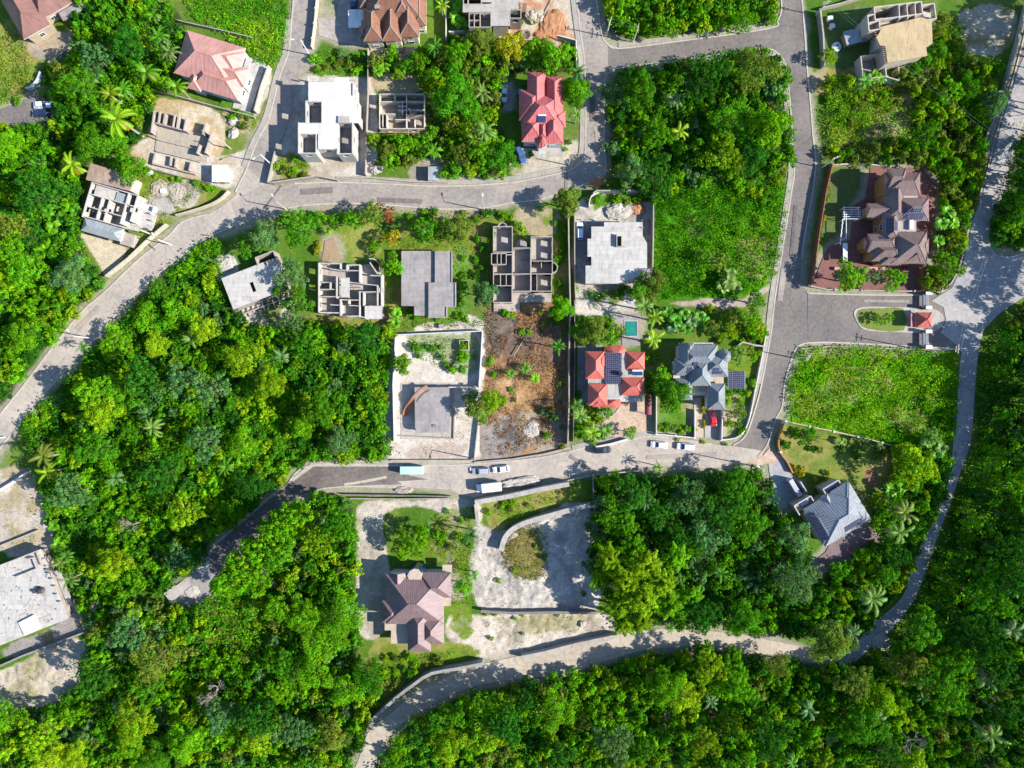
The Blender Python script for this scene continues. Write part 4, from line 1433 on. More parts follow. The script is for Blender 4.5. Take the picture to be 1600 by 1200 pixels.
# ------------------------------------------------------------------ walls and fences
def wall(name, label, pts, hgt=1.9, t=0.25, mat='wall_stone', k=1, piers=0.0, cat='wall', lm=None, coping=None, z0=-0.4):
    path = px_path(pts, 0, k)
    c = path[len(path) // 2]
    r = thing(name, label, cat, (c[0], c[1], 0), 'boundary walls of the plots' if name == 'boundary_wall' else None, lm)
    mb = MB()
    strip(mb, path, t, z0, hgt + eps())
    mb.build('panel', mat, r)
    if piers:
        acc = 0.0
        for i in range(len(path) - 1):
            a, b = path[i], path[i + 1]
            d = math.hypot(b[0] - a[0], b[1] - a[1])
            while acc <= d:
                tt = acc / d if d else 0
                pm = MB()
                pm.box((a[0] + (b[0] - a[0]) * tt, a[1] + (b[1] - a[1]) * tt, (hgt + 0.25) / 2), (t + 0.22, t + 0.22, hgt + 0.25), math.atan2(b[1] - a[1], b[0] - a[0]))
                pm.build('pillar', coping or mat, r)
                acc += piers
            acc -= d
    return r


wall('boundary_wall', 'cream pillared wall with railings along the lane above the white concrete shell', [(498, -5), (494, 40), (489, 78)], 1.8, 0.22, 'plaster_cream', piers=4.0)
wall('boundary_wall', 'pale wall around the corner of the big white concrete shell plot', [(433, 240), (428, 262), (422, 288), (430, 288), (498, 278), (530, 284)], 1.9, 0.3, 'wall_stone')
wall('boundary_wall', 'low stone wall along the street below the roofless block house', [(530, 282), (572, 278), (640, 285), (700, 286)], 0.9, 0.3, 'wall_stone')
wall('boundary_wall', 'thin stone wall between the white shell and the small block house', [(577, 80), (577, 150), (575, 200), (573, 276)], 1.9, 0.22, 'wall_stone')
wall('boundary_wall', 'tall white wall down the garden side of the brown mansion', [(698, -5), (698, 68)], 2.2, 0.22, 'plaster_white')
wall('boundary_wall', 'short white wall in front of the concrete shell by the dirt ramp', [(702, 54), (738, 52)], 1.6, 0.3, 'plaster_white')
wall('boundary_wall', 'wall behind the garden of the red house by the bend', [(870, 62), (893, 68), (899, 70), (900, 110)], 2.4, 0.25, 'plaster_white')
wall('boundary_wall', 'pale wall between the pink-roofed house and the lane', [(424, 108), (412, 140), (402, 178)], 2.2, 0.3, 'wall_cream')
wall('boundary_wall', 'weathered wall between the pink-roofed house and the sandy plot', [(230, 140), (280, 153), (335, 168), (400, 186)], 1.5, 0.22, 'wall_stone')
wall('boundary_wall', 'dark low wall along the foot of the sandy plot', [(236, 265), (290, 279), (330, 287)], 0.8, 0.22, 'wall_dark')
wall('boundary_wall', 'broken wall behind the pink-roofed house', [(258, 28), (290, 38), (345, 50), (395, 62)], 1.4, 0.2, 'wall_stone')
wall('boundary_wall', 'cream wall curving around the yard corner opposite the junction', [(360, 300), (348, 312), (330, 322), (300, 332), (278, 338)], 1.5, 0.28, 'wall_cream', 3)
wall('boundary_wall', 'long cream street wall below the yard of the rust-roofed shell', [(264, 352), (240, 372), (205, 405), (170, 433)], 1.8, 0.3, 'wall_cream')
wall('boundary_wall', 'thin pale wall down one side of the wide white slab house', [(897, 338), (897, 400), (898, 460), (899, 470)], 1.9, 0.22, 'wall_stone')
wall('boundary_wall', 'tall pale wall on the far side of the wide white slab house', [(925, 306), (930, 302), (975, 302), (1018, 301), (1018, 350), (1017, 420)], 2.6, 0.3, 'wall_stone')
wall('boundary_wall', 'curved white entrance wall of the wide white slab house', [(920, 325), (920, 318), (924, 308), (935, 303)], 1.6, 0.25, 'plaster_white', 3)
wall('boundary_wall', 'long shadowed wall between the burnt plot and the red solar-deck house', [(887, 330), (888, 400), (890, 480), (888, 560), (888, 630), (886, 694)], 2.6, 0.3, 'wall_stone')
wall('boundary_wall', 'second long thin wall beside the solar-deck house', [(897, 470), (897, 560), (895, 690)], 1.8, 0.2, 'wall_dark')
wall('boundary_wall', 'white block wall around the upper marl yard', [(618, 690), (616, 600), (620, 524), (690, 521), (754, 518), (752, 560), (749, 604)], 2.0, 0.25, 'plaster_white')
wall('boundary_wall', 'white block wall across the middle of the marl yard', [(749, 605), (702, 605)], 2.0, 0.25, 'plaster_white')
wall('boundary_wall', 'low wall at the street side of the marl plot', [(612, 719), (660, 719), (740, 719)], 0.6, 0.3, 'wall_stone')
wall('boundary_wall', 'low wall between the marl plot and the burnt plot', [(750, 640), (744, 690), (741, 719)], 0.9, 0.25, 'wall_stone')
wall('boundary_wall', 'low wall at the street side of the burnt plot', [(741, 722), (800, 717), (850, 709), (886, 700)], 0.7, 0.3, 'wall_stone')
wall('boundary_wall', 'white front wall of the solar-deck house', [(930, 698), (955, 693), (979, 686)], 1.2, 0.5, 'plaster_white')
wall('boundary_wall', 'white pillared front wall of the blue-grey turret house', [(1024, 678), (1060, 681), (1086, 684)], 1.3, 0.25, 'plaster_white', piers=5.0)
wall('boundary_wall', 'white garden wall between drive and path of the turret house', [(1084, 640), (1084, 684)], 1.2, 0.25, 'plaster_white')
wall('boundary_wall', 'tall white wall on the lawn side of the red car drive', [(1126, 640), (1125, 687)], 1.6, 0.25, 'plaster_white')
wall('boundary_wall', 'white pillared wall curving round the corner lawn of the turret house', [(1125, 687), (1148, 684), (1162, 672), (1170, 650), (1176, 620), (1182, 590), (1190, 550), (1196, 515)], 1.0, 0.25, 'plaster_white', 2, piers=6.0)
wall('boundary_wall', 'white side wall between solar-deck house and turret house gardens', [(1024, 600), (1024, 676)], 1.4, 0.22, 'plaster_white')
wall('boundary_wall', 'white wall and bench behind the turret house garden', [(1150, 541), (1158, 535), (1178, 540), (1196, 542)], 1.2, 0.4, 'concrete_pale')
wall('iron_fence', 'dark red iron fence along the street beside the mauve mansion', [(1294, 262), (1285, 300), (1275, 360), (1268, 410), (1262, 446)], 2.6, 0.2, 'iron_red', piers=4.0, cat='fence')
wall('boundary_wall', 'pink front wall of the mauve mansion beside the entrance road', [(1262, 447), (1290, 453), (1350, 454), (1437, 456)], 0.9, 0.3, 'wall_stone', piers=7.0)
wall('boundary_wall', 'rust red wall dividing the mauve mansion yard from the trees', [(1437, 420), (1438, 454)], 2.2, 0.6, 'plaster_rust')
wall('boundary_wall', 'cream back wall with bright hedge behind the mauve mansion', [(1296, 260), (1340, 259), (1388, 263)], 1.8, 0.25, 'plaster_cream', piers=5)
wall('boundary_wall', 'pale low wall curving round trees by the north-east road', [(1445, 457), (1475, 450), (1488, 436), (1497, 415), (1506, 385), (1510, 360)], 0.8, 0.3, 'wall_stone', 2)
wall('boundary_wall', 'stone wall beside the garden of the plywood-decked house', [(1276, 20), (1281, 60), (1283, 108)], 2.2, 0.4, 'wall_stone')
wall('boundary_wall', 'pale stone wall behind the plywood-decked house garden', [(1280, 17), (1310, 10), (1350, -3)], 1.6, 0.3, 'wall_stone')
wall('boundary_wall', 'long pale wall beside the shaded north-east road', [(1600, 10), (1585, 70), (1575, 105), (1563, 150), (1548, 190), (1532, 228)], 1.2, 0.5, 'wall_stone')
wall('boundary_wall', 'orange and white wall between field and diagonal house garden', [(1224, 658), (1262, 666), (1310, 676), (1355, 686), (1415, 702)], 1.6, 0.3, 'plaster_tan', piers=6.5, coping='plaster_white')
wall('boundary_wall', 'orange curved front wall of the diagonal house garden', [(1222, 660), (1214, 690), (1218, 708), (1228, 722), (1236, 738)], 1.3, 0.35, 'plaster_orange', 3, piers=8.0, coping='plaster_white')
wall('boundary_wall', 'dark red retaining wall beside the diagonal house lawn', [(1402, 706), (1394, 735), (1384, 764)], 1.2, 0.5, 'plaster_rust')
wall('boundary_wall', 'thin dark wall between the diagonal house and the wood', [(1216, 798), (1240, 850), (1264, 890), (1290, 940), (1310, 985)], 1.6, 0.2, 'wall_dark')
wall('boundary_wall', 'white low wall along the field edge by the shaded track', [(1499, 560), (1496, 610), (1491, 680)], 0.7, 0.25, 'wall_stone', piers=5)
wall('boundary_wall', 'low pale wall along the field facing the entrance road', [(1250, 545), (1300, 541), (1360, 544), (1430, 546)], 0.6, 0.25, 'wall_stone')
wall('retaining_wall', 'broad pale retaining wall curving around the grassy mound', [(932, 786), (900, 792), (860, 803), (825, 813), (802, 824), (789, 838), (783, 858)], 2.2, 1.3, 'concrete_pale', 3, lm='the curved retaining wall')
wall('retaining_wall', 'broad pale retaining wall below the parked box truck', [(743, 782), (790, 774), (840, 763), (888, 754)], 3.0, 1.2, 'concrete_pale', 2, lm='the truck retaining wall')
wall('retaining_wall', 'short end wall turning down from the truck retaining wall', [(744, 785), (747, 812)], 3.0, 0.8, 'concrete_pale')
wall('retaining_wall', 'dark stone retaining wall across the bare earth plot', [(752, 952), (800, 955), (870, 954), (930, 955)], 1.6, 0.7, 'wall_dark', 2)
wall('retaining_wall', 'grey retaining wall above the dirt track below the plum house', [(582, 1120), (620, 1085), (650, 1062), (676, 1046), (715, 1039), (755, 1031)], 2.6, 0.8, 'concrete_grey', 2, lm='the grey track wall')
wall('retaining_wall', 'tan retaining wall along the dirt track below the bare plot', [(814, 1023), (850, 1016), (900, 1003), (962, 990)], 2.0, 1.0, 'block_grey', 2)
wall('retaining_wall', 'stepped dark drain wall along the cul-de-sac edge', [(536, 772), (600, 773), (660, 774), (704, 775)], 1.0, 0.3, 'wall_dark')
wall('retaining_wall', 'pale second drain wall below the cul-de-sac', [(548, 778), (620, 779), (700, 778)], 0.8, 0.3, 'concrete_grey')
wall('retaining_wall', 'tilted concrete stub wall where the cul-de-sac meets the wood', [(308, 862), (333, 850)], 1.0, 0.5, 'concrete_pale')
wall('retaining_wall', 'long stone wall below the big unfinished slab', [(-5, 1042), (40, 1022), (90, 1003), (135, 986)], 1.4, 0.4, 'concrete_grey')
wall('retaining_wall', 'pale wall along the bank above the big unfinished slab', [(-5, 770), (20, 755), (50, 735)], 1.2, 0.4, 'plaster_white')
wall('retaining_wall', 'thin low wall above the big unfinished slab plot', [(-5, 855), (25, 843), (62, 828)], 0.8, 0.25, 'concrete_pale')
wall('boundary_wall', 'dark wall at the wood edge beside the bare plot', [(925, 740), (927, 786), (930, 830)], 2.0, 0.25, 'wall_dark')
wall('boundary_wall', 'low wall at the street side of the wood above the box truck plot', [(880, 752), (925, 742), (1000, 735)], 0.5, 0.3, 'wall_stone')
wall('boundary_wall', 'curved blue-grey gate wall between the grassy bank and the wooded lane end', [(47, 142), (58, 136), (65, 127), (69, 116)], 1.7, 0.35, 'plaster_blue', 3)
wall('boundary_wall', 'pale wall climbing from the lane end towards the dark brown house', [(78, 103), (95, 92), (118, 75)], 1.4, 0.3, 'wall_stone')
h = House('concrete_ramp', 'broken pale concrete ramp block at the wooded end of the cul-de-sac', 'ramp', (270, 924), 0.8, -38, False, None, (2, 2))
h.slab(((-12, -6), (6, 12)), 0.3, 1.1)
h.slab(((6.4, -4), (26, 12)), -0.1, 0.3)
h.box_part('broken_slab', 20, 16, 0.0, (2.4, 1.6, 0.5), 'concrete_pale')
h.done('concrete_pale', 'concrete_pale', 'concrete_pale', rname='deck')
# traffic island
mb = MB()
isl = [(1337, 500), (1334, 492), (1336, 484), (1345, 480), (1362, 479), (1400, 480), (1440, 481), (1462, 484), (1472, 492), (1474, 501), (1470, 511), (1455, 519), (1435, 520), (1400, 519), (1360, 517), (1345, 512)]
ip = px_path(isl + [isl[0]], 0, 3)
mb.prism(ip[:-1], -0.3, 0.17)
structure(mb.build('traffic_island', 'concrete_pale'))
mb = MB()
lw = [(1339, 499), (1338, 490), (1346, 483), (1380, 482), (1411, 483), (1412, 516), (1370, 516), (1348, 511)]
rough_mat('mound_grass', (0.15, 0.14, 0.035), 0.35, 0.7, stain=(0.20, 0.13, 0.06), stain_amt=0.7)
rough_mat('lawn', (0.11, 0.155, 0.02), 0.3, 0.5, stain=(0.18, 0.17, 0.045), stain_amt=0.5)
mb.prism([P(x, y) for x, y in smooth_path(lw + [lw[0]], 2)[:-1]], 0, 0.22)
structure(mb.build('lawn', 'lawn'))


# ------------------------------------------------------------------ vehicles
def loft(mb, secs, m=0, cap=True):
    """secs: list of (x, [(y, z)...])"""
    for (x0, a), (x1, b) in zip(secs[:-1], secs[1:]):
        n = len(a)
        for i in range(n):
            j = (i + 1) % n
            mb.poly([(x0, *a[i]), (x0, *a[j]), (x1, *b[j]), (x1, *b[i])], m)
    if cap:
        mb.poly([(secs[0][0], *p) for p in secs[0][1]][::-1], m)
        mb.poly([(secs[-1][0], *p) for p in secs[-1][1]], m)


def rrect(w, z0, z1, r):
    """rounded section, counter-clockwise"""
    w2 = w / 2
    out = []
    for cy, cz, a in ((w2 - r, z0 + r * 0.6, -90), (w2 - r, z1 - r, 0), (-w2 + r, z1 - r, 90), (-w2 + r, z0 + r * 0.6, 180)):
        rz = r * 0.6 if cz < (z0 + z1) / 2 else r
        for k in range(4):
            t = R(a + 30 * k)
            out.append((cy + r * math.cos(t), cz + rz * math.sin(t)))
    return out


def make_car(kind):
    """front towards +x, origin on the ground under the middle"""
    suv = kind == 'suv'
    L, Wd = (4.6, 1.82) if suv else (4.45, 1.74)
    belt = 1.02 if suv else 0.92
    roofz = 1.72 if suv else 1.43
    root = bpy.data.objects.new('car', None)
    COL.objects.link(root)
    ORIG[root.name] = (0, 0, 0)
    h = L / 2
    b = MB()
    st = [(-h, Wd * .8, .42, belt - .18, .12), (-h + .12, Wd * .93, .3, belt - .04, .16), (-h + .6, Wd, .24, belt + .02, .18), (-h + 1.4, Wd, .22, belt + .02, .18), (0.3, Wd, .22, belt, .18), (1.0, Wd, .22, belt - .02, .2), (1.7, Wd * .97, .25, belt - .12, .22), (h - .15, Wd * .86, .32, belt - .24, .2), (h, Wd * .7, .42, belt - .36, .1)]
    loft(b, [(x, rrect(w, z0, z1, r)) for x, w, z0, z1, r in st])
    # roof and pillars
    rx0, rx1 = (-h + .35, .35) if suv else (-h + 1.0, .2)
    bx0, bx1 = (-h + .12, 1.15) if suv else (-h + .45, 1.1)
    rw, bw = Wd * .72, Wd * .9
    loft(b, [(rx0 - .06, rrect(rw * .94, roofz - .1, roofz - .02, .04)), (rx0 + .3, rrect(rw, roofz - .09, roofz + .03, .05)), (rx1 - .3, rrect(rw, roofz - .09, roofz + .03, .05)), (rx1 + .06, rrect(rw * .94, roofz - .1, roofz - .03, .04))])
    for sy in (-1, 1):
        for (xa, xb) in ((bx0 + .05, rx0), (bx1 - .03, rx1), (((bx0 + bx1) / 2) - .15, (rx0 + rx1) / 2 - .1)):
            b.tube((xa, sy * bw / 2, belt - .05), (xb, sy * rw / 2, roofz - .05), .05, .045, 5)
    b.build('body', 'car_paint', root, (0, 0, 0), True)
    zt = roofz - .07
    for nm, quad in (('windscreen', [(bx1, -bw / 2 + .05, belt - .02), (bx1, bw / 2 - .05, belt - .02), (rx1, rw / 2 - .03, zt), (rx1, -rw / 2 + .03, zt)]),
                     ('rear_window', [(bx0, bw / 2 - .05, belt - .02), (bx0, -bw / 2 + .05, belt - .02), (rx0, -rw / 2 + .03, zt), (rx0, rw / 2 - .03, zt)]),
                     ('side_window', [(bx1 - .03, bw / 2 - .02, belt - .02), (bx0 + .03, bw / 2 - .02, belt - .02), (rx0, rw / 2 - .01, zt), (rx1, rw / 2 - .01, zt)]),
                     ('side_window', [(bx0 + .03, -bw / 2 + .02, belt - .02), (bx1 - .03, -bw / 2 + .02, belt - .02), (rx1, -rw / 2 + .01, zt), (rx0, -rw / 2 + .01, zt)])):
        g = MB()
        g.poly(quad)
        c = Vector((0, 0, belt - .1))
        inn = [tuple(Vector(q) + (c - Vector(q)).normalized() * .03) for q in quad]
        g.poly(inn[::-1])
        for i in range(4):
            j = (i + 1) % 4
            g.poly([quad[j], quad[i], inn[i], inn[j]])
        g.build(nm, 'glass', root, (0, 0, 0))
    for sy in (-1, 1):
        g = MB()
        g.box((h - .12, sy * Wd * .32, belt - .36), (.16, .3, .13))
        g.build('headlight', 'lamp_clear', root, (0, 0, 0))
        g = MB()
        g.box((-h + .07, sy * Wd * .36, belt - .2), (.14, .26, .15))
        g.build('tail_light', 'lamp_red', root, (0, 0, 0))
        g = MB()
        g.box((bx1 - .15, sy * (Wd / 2 + .06), belt + .02), (.14, .16, .12))
        g.build('mirror', 'metal_dark', root, (0, 0, 0))
        for x in (-h + .85, h - .85):
            g = MB()
            g.tube((x, sy * (Wd / 2 - .2), .33), (x, sy * (Wd / 2 + .01), .33), .33, n=14)
            w = g.build('wheel', 'rubber', root, (0, 0, 0))
            g = MB()
            g.tube((x, sy * (Wd / 2), .33), (x, sy * (Wd / 2 + .025), .33), .2, n=12)
            g.build('rim', 'rim_metal', w, (0, 0, 0))
    return root


def kids(o):
    return [c for c in bpy.data.objects if c.parent == o]


def copy_tree(o, parent=None):
    c = o.copy()
    COL.objects.link(c)
    c.parent = parent
    for ch in kids(o):
        copy_tree(ch, c)
    return c


def tint(o, col):
    o.color = (*col, 1)
    for ch in kids(o):
        tint(ch, col)


proto = {'sedan': make_car('sedan'), 'suv': make_car('suv')}
used = set()
CARS = [
    ('sedan', 66, 164, 3, (.75, .78, .82), 'white car parked in the shade at the end of the wooded lane', 'the white car in the wooded lane'),
    ('suv', 64, 177, 182, (.01, .025, .08), 'dark blue car parked behind the white car in the wooded lane', None),
    ('sedan', 232, 326, -12, (.8, .8, .8), 'white car on the grass beside the rust-roofed shell house', 'the white car by the rust-roofed shell'),
    ('sedan', 553, 5, 88, (.02, .05, .14), 'dark blue car in the shade above the white carport', None),
    ('sedan', 788, 146, -95, (.45, .62, .68), 'pale blue car on the grey slab beside the red house', 'the pale blue car'),
    ('suv', 814, 242, -66, (.05, .10, .26), 'dark blue car below the red house by the bend', 'the dark blue car under the red house'),
    ('suv', 906, 361, 91, (.55, .66, .80), 'silver-blue car inside the yard of the wide white slab house', 'the silver-blue car'),
    ('suv', 751, 736, 182, (.30, .34, .40), 'grey car parked in the street next to a white car', 'the grey street car'),
    ('sedan', 783, 733, 187, (.8, .8, .8), 'white car parked behind the grey car in the street', None),
    ('suv', 941, 703, 3, (.012, .013, .018), 'black car parked in the street before the solar-deck house', 'the black street car'),
    ('sedan', 1030, 695, 176, (.82, .82, .82), 'white car in front of the turret house, nearer the solar-deck house', 'the white street cars'),
    ('suv', 1071, 698, 175, (.82, .82, .82), 'white car in front of the turret house, nearer the corner', None),
    ('sedan', 1114, 653, 96, (.55, .008, .02), 'red car on the concrete drive of the blue-grey turret house', 'the red car'),
]
for kind, px, py, ang, colr, lab, lm in CARS:
    o = copy_tree(proto[kind]) if kind in used else proto[kind]
    used.add(kind)
    x, y = P(px, py, .8)
    o.location = (x, y, 0.14 if (px, py) != (232, 326) else 0.08)
    o.rotation_euler = (0, 0, R(ang))
    tint(o, colr)
    tag(o, lab, 'car', 'cars parked in the streets and yards')
    if lm:
        LANDMARKS.append((lm, x, y))

# bus
x, y = P(643, 735, 2.4)
r = thing('bus', 'mint green bus with a ribbed roof parked in the cul-de-sac', 'bus', (x, y, 0.05), None, 'the mint green bus')
b = MB()
loft(b, [(x + a, [(y + q, z) for q, z in rrect(w, .35, z1, .2)]) for a, w, z1 in ((-3.1, 1.8, 2.3), (-2.95, 2.1, 2.55), (2.7, 2.1, 2.6), (3.0, 2.0, 2.45), (3.1, 1.8, 2.2))])
o = b.build('body', 'car_paint', r, (x, y, 0), True)
o.color = (.42, .66, .55, 1)
b = MB()
for i in range(15):
    b.box((x - 2.6 + i * .37, y, 2.6), (.1, 1.8, .06))
o = b.build('roof_rib', 'car_paint', r, (x, y, 0))
o.color = (.46, .70, .60, 1)
for sy in (-1, 1):
    b = MB()
    b.box((x, y + sy * 1.045, 1.75), (5.0, .04, .7))
    b.build('side_window', 'glass', r, (x, y, 0))
    for dx in (-2.0, 1.9):
        b = MB()
        b.tube((x + dx, y + sy * .8, .42), (x + dx, y + sy * 1.06, .42), .42, n=14)
        b.build('wheel', 'rubber', r, (x, y, 0))
b = MB()
b.box((x + 3.06, y, 1.7), (.06, 1.7, .8))
b.build('windscreen', 'glass', r, (x, y, 0))
# box truck
x, y = P(766, 762, 2.8)
A = R(6)
r = thing('box_truck', 'white box truck parked above the pale retaining wall', 'truck', (x, y, 0.05), None, 'the white box truck')


def rot(a, q):
    return (x + a * math.cos(A) - q * math.sin(A), y + a * math.sin(A) + q * math.cos(A))


b = MB()
b.box((*rot(.35, 0), 1.95), (5.2, 2.2, 2.2), A)
for zz in (0.9, 3.03):
    for q in (-1.1, 1.1):
        b.box((*rot(.35, q), zz), (5.24, .1, .12), A)
b.build('cargo_box', 'metal_white', r, (x, y, 0))
b = MB()
b.box((*rot(-2.95, 0), 1.2), (1.3, 1.9, 1.5), A)
b.box((*rot(-3.5, 0), .8), (.5, 1.8, .7), A)
o = b.build('cab', 'car_paint', r, (x, y, 0))
o.color = (.75, .76, .78, 1)
b = MB()
b.box((*rot(-3.61, 0), 1.5), (.06, 1.6, .6), A)
b.build('windscreen', 'glass', r, (x, y, 0))
for a in (-2.9, 1.9):
    for q in (-.9, .9):
        b = MB()
        p0, p1 = rot(a, q - .13), rot(a, q + .13)
        b.tube((*p0, .42), (*p1, .42), .42, n=14)
        b.build('wheel', 'rubber', r, (x, y, 0))

# concrete mixer on the big slab
x, y = P(64, 923, 3.8)
r = thing('concrete_mixer', 'dark concrete mixer with a round drum standing on the big unfinished slab', 'mixer', (x, y, 3.2), None, 'the concrete mixer')
b = MB()
b.tube((x - .2, y, 3.9), (x + .5, y + .15, 4.3), .75, .75, 12)
b.tube((x + .5, y + .15, 4.3), (x + 1.0, y + .25, 4.6), .75, .4, 12)
b.tube((x - .2, y, 3.9), (x - .6, y - .1, 3.65), .75, .35, 12)
b.build('drum', 'metal_dark', r, (x, y, 3.2))
b = MB()
b.box((x - .3, y - .1, 3.7), (2.6, .2, .15), .2)
b.box((x - .3, y + .35, 3.7), (2.6, .2, .15), .2)
b.box((x - 1.5, y - .2, 3.95), (.9, .7, .7), .2)
b.tube((x - 2.3, y - .4, 3.6), (x - 1.0, y - .1, 3.7), .08, n=6)
b.build('frame', 'metal_dark', r, (x, y, 3.2))
for dx, dy in ((-.8, .75), (-.8, -.7)):
    b = MB()
    b.tube((x + dx, y + dy - .1, 3.6), (x + dx, y + dy + .1, 3.6), .4, n=12)
    b.build('wheel', 'rubber', r, (x, y, 3.2))


# ------------------------------------------------------------------ poles
def power_pole(px, py, hgt, lab, arm=True, mat='pole_wood', dirn=0.0, lamp=False, name='utility_pole', lm=None):
    x, y = P(px, py)
    r = thing(name, lab, 'utility pole' if not lamp else 'street lamp', (x, y, 0), 'poles along the streets', lm)
    b = MB()
    b.tube((x, y, -.4), (x, y, hgt), .17, .11, 8)
    b.build('pole', mat, r)
    ca, sa = math.cos(R(dirn)), math.sin(R(dirn))
    if arm:
        for z in (hgt - .4, hgt - 1.3):
            b = MB()
            b.box((x, y, z), (2.2 if z > hgt - 1 else 1.5, .14, .14), R(dirn))
            b.build('crossarm', 'pole_wood', r)
        for q in (-1, -.4, .4, 1):
            b = MB()
            b.tube((x + ca * q, y + sa * q, hgt - .33), (x + ca * q, y + sa * q, hgt - .05), .06, .04, 6)
            b.build('insulator', 'metal_white', r)
    if lamp:
        b = MB()
        b.tube((x, y, hgt - .1), (x + ca * 1.6, y + sa * 1.6, hgt + .35), .06, .05, 6)
        b.build('arm', 'metal_grey', r)
        b = MB()
        b.box((x + ca * 1.9, y + sa * 1.9, hgt + .35), (.8, .3, .14), R(dirn))
        b.build('lamp_head', 'metal_white', r)
    return x, y, hgt


PO = {}
for key, px, py, hgt, lab, arm, mat, dr, lamp in (
        ('a', 947, 57, 8.4, 'tall utility pole at the lane corner under the top wood', True, 'pole_concrete', 70, False),
        ('b', 989, 66, 8.0, 'pale utility pole on the verge further along the top wood', True, 'pole_concrete', 80, False),
        ('c', 484, 86, 8.0, 'pole beside the lane below the brown mansion drive', False, 'pole_concrete', 180, True),
        ('d', 424, 257, 8.0, 'pole at the wall corner of the white shell plot', False, 'pole_concrete', 215, True),
        ('e', 447, 327, 7.5, 'slim pole at the street edge above the trees by the lawn', False, 'pole_wood', 120, True),
        ('f', 756, 328, 7.5, 'slim street pole beside the roofless house with rounded bays', False, 'pole_wood', 90, True),
        ('g', 1243, 560, 9.0, 'pole with white crossarm at the corner of the grassy field', True, 'pole_concrete', 60, False),
        ('h', 1448, 549, 13.5, 'tall pole with crossarms leaning over the entrance gate', True, 'pole_wood', 85, False),
        ('i', 1284, 262, 9.0, 'pole at the top end of the red iron fence', True, 'pole_concrete', 20, False),
        ('j', 1172, 727, 10.5, 'pole at the street corner by the paved crossing', False, 'pole_concrete', 150, True),
        ('k', 141, 528, 7.0, 'short pole at the wood edge of the curved lower lane', False, 'pole_concrete', 130, True),
        ('l', 268, 383, 7.0, 'short pole beside the curved lane below the cream wall', False, 'pole_concrete', 130, True),
        ('m', 238, 367, 6.0, 'pole standing inside the cream street wall', False, 'pole_concrete', 160, False),
        ('n', 1541, 246, 9.0, 'pole on the wall beside the shaded north-east road', True, 'pole_concrete', 60, False),
        ('o', 1548, 256, 8.0, 'second pole close to the shaded north-east road edge', True, 'pole_concrete', 60, False),
        ('p', 738, 716, 7.5, 'pole at the street corner of the marl plot', False, 'pole_wood', 270, True),
        ('q', 888, 258, 6.0, 'short post in the verge below the red house by the bend', False, 'pole_wood', 0, False),
        ('s', 1275, 24, 7.0, 'pole by the stone wall in front of the plywood-decked house', True, 'pole_concrete', 10, False),
        ('t', 8, 683, 7.0, 'pole at the lower end of the curved lane', False, 'pole_concrete', 30, True),
        ('u', 360, 232, 7.0, 'slim pole on the sandy verge by the junction', False, 'pole_wood', 200, False)):
    PO[key] = power_pole(px, py, hgt, lab, arm, mat, dr, lamp)


def wire(a, b, lab, n=2):
    pa, pb = PO[a] if isinstance(a, str) else a, PO[b] if isinstance(b, str) else b
    m = MB()
    dx, dy = pb[0] - pa[0], pb[1] - pa[1]
    d = math.hypot(dx, dy)
    nx, ny = -dy / d, dx / d
    for k in range(n):
        o = (k - (n - 1) / 2) * .8
        pts = []
        for i in range(13):
            t = i / 12
            pts.append((pa[0] + dx * t + nx * o, pa[1] + dy * t + ny * o, pa[2] + (pb[2] - pa[2]) * t - .05 - 4 * d * .018 * t * (1 - t)))
        for p, q in zip(pts[:-1], pts[1:]):
            m.tube(p, q, .012, n=4, cap=False)
    o = m.build('power_line', 'metal_grey')
    tag(o, lab, 'power line')


wire('h', (*P(1498, 410), 11.0), 'power lines running from the tall gate pole past the mauve mansion trees')
wire('a', 'b', 'power lines between the two poles of the top wood', 2)
wire('n', 's', 'power lines crossing the overgrown plot to the plywood-decked house', 2)

# entrance gates
for lab, y0, y1 in (('white double barrier gate across the upper entrance lane', 460, 482), ('white double barrier gate across the lower entrance lane', 519, 543)):
    x, y = P(1440, (y0 + y1) / 2)
    r = thing('gate', lab, 'gate', (x, y, 0), 'entrance gates')
    for u, wd in ((1438.5, .1), (1441.2, .1), (1443.5, .1)):
        b = MB()
        a, c = P(u, y0 + 1), P(u, y1 - 1)
        b.box(((a[0] + c[0]) / 2, (a[1] + c[1]) / 2, 1.1 + (u - 1438) * .05), (wd, abs(a[1] - c[1]), .9))
        b.build('gate_bar', 'metal_white', r)
    for v in (y0, y1):
        b = MB()
        b.box((*P(1443, v), 1.2), (1.5, .7, 2.4))
        b.build('pillar', 'brick_red', r)
        b = MB()
        b.box((*P(1443, v), 2.45), (1.7, .9, .14))
        b.build('cap', 'metal_grey', r)


# rocks, piles and clutter
from mathutils import noise as mnoise


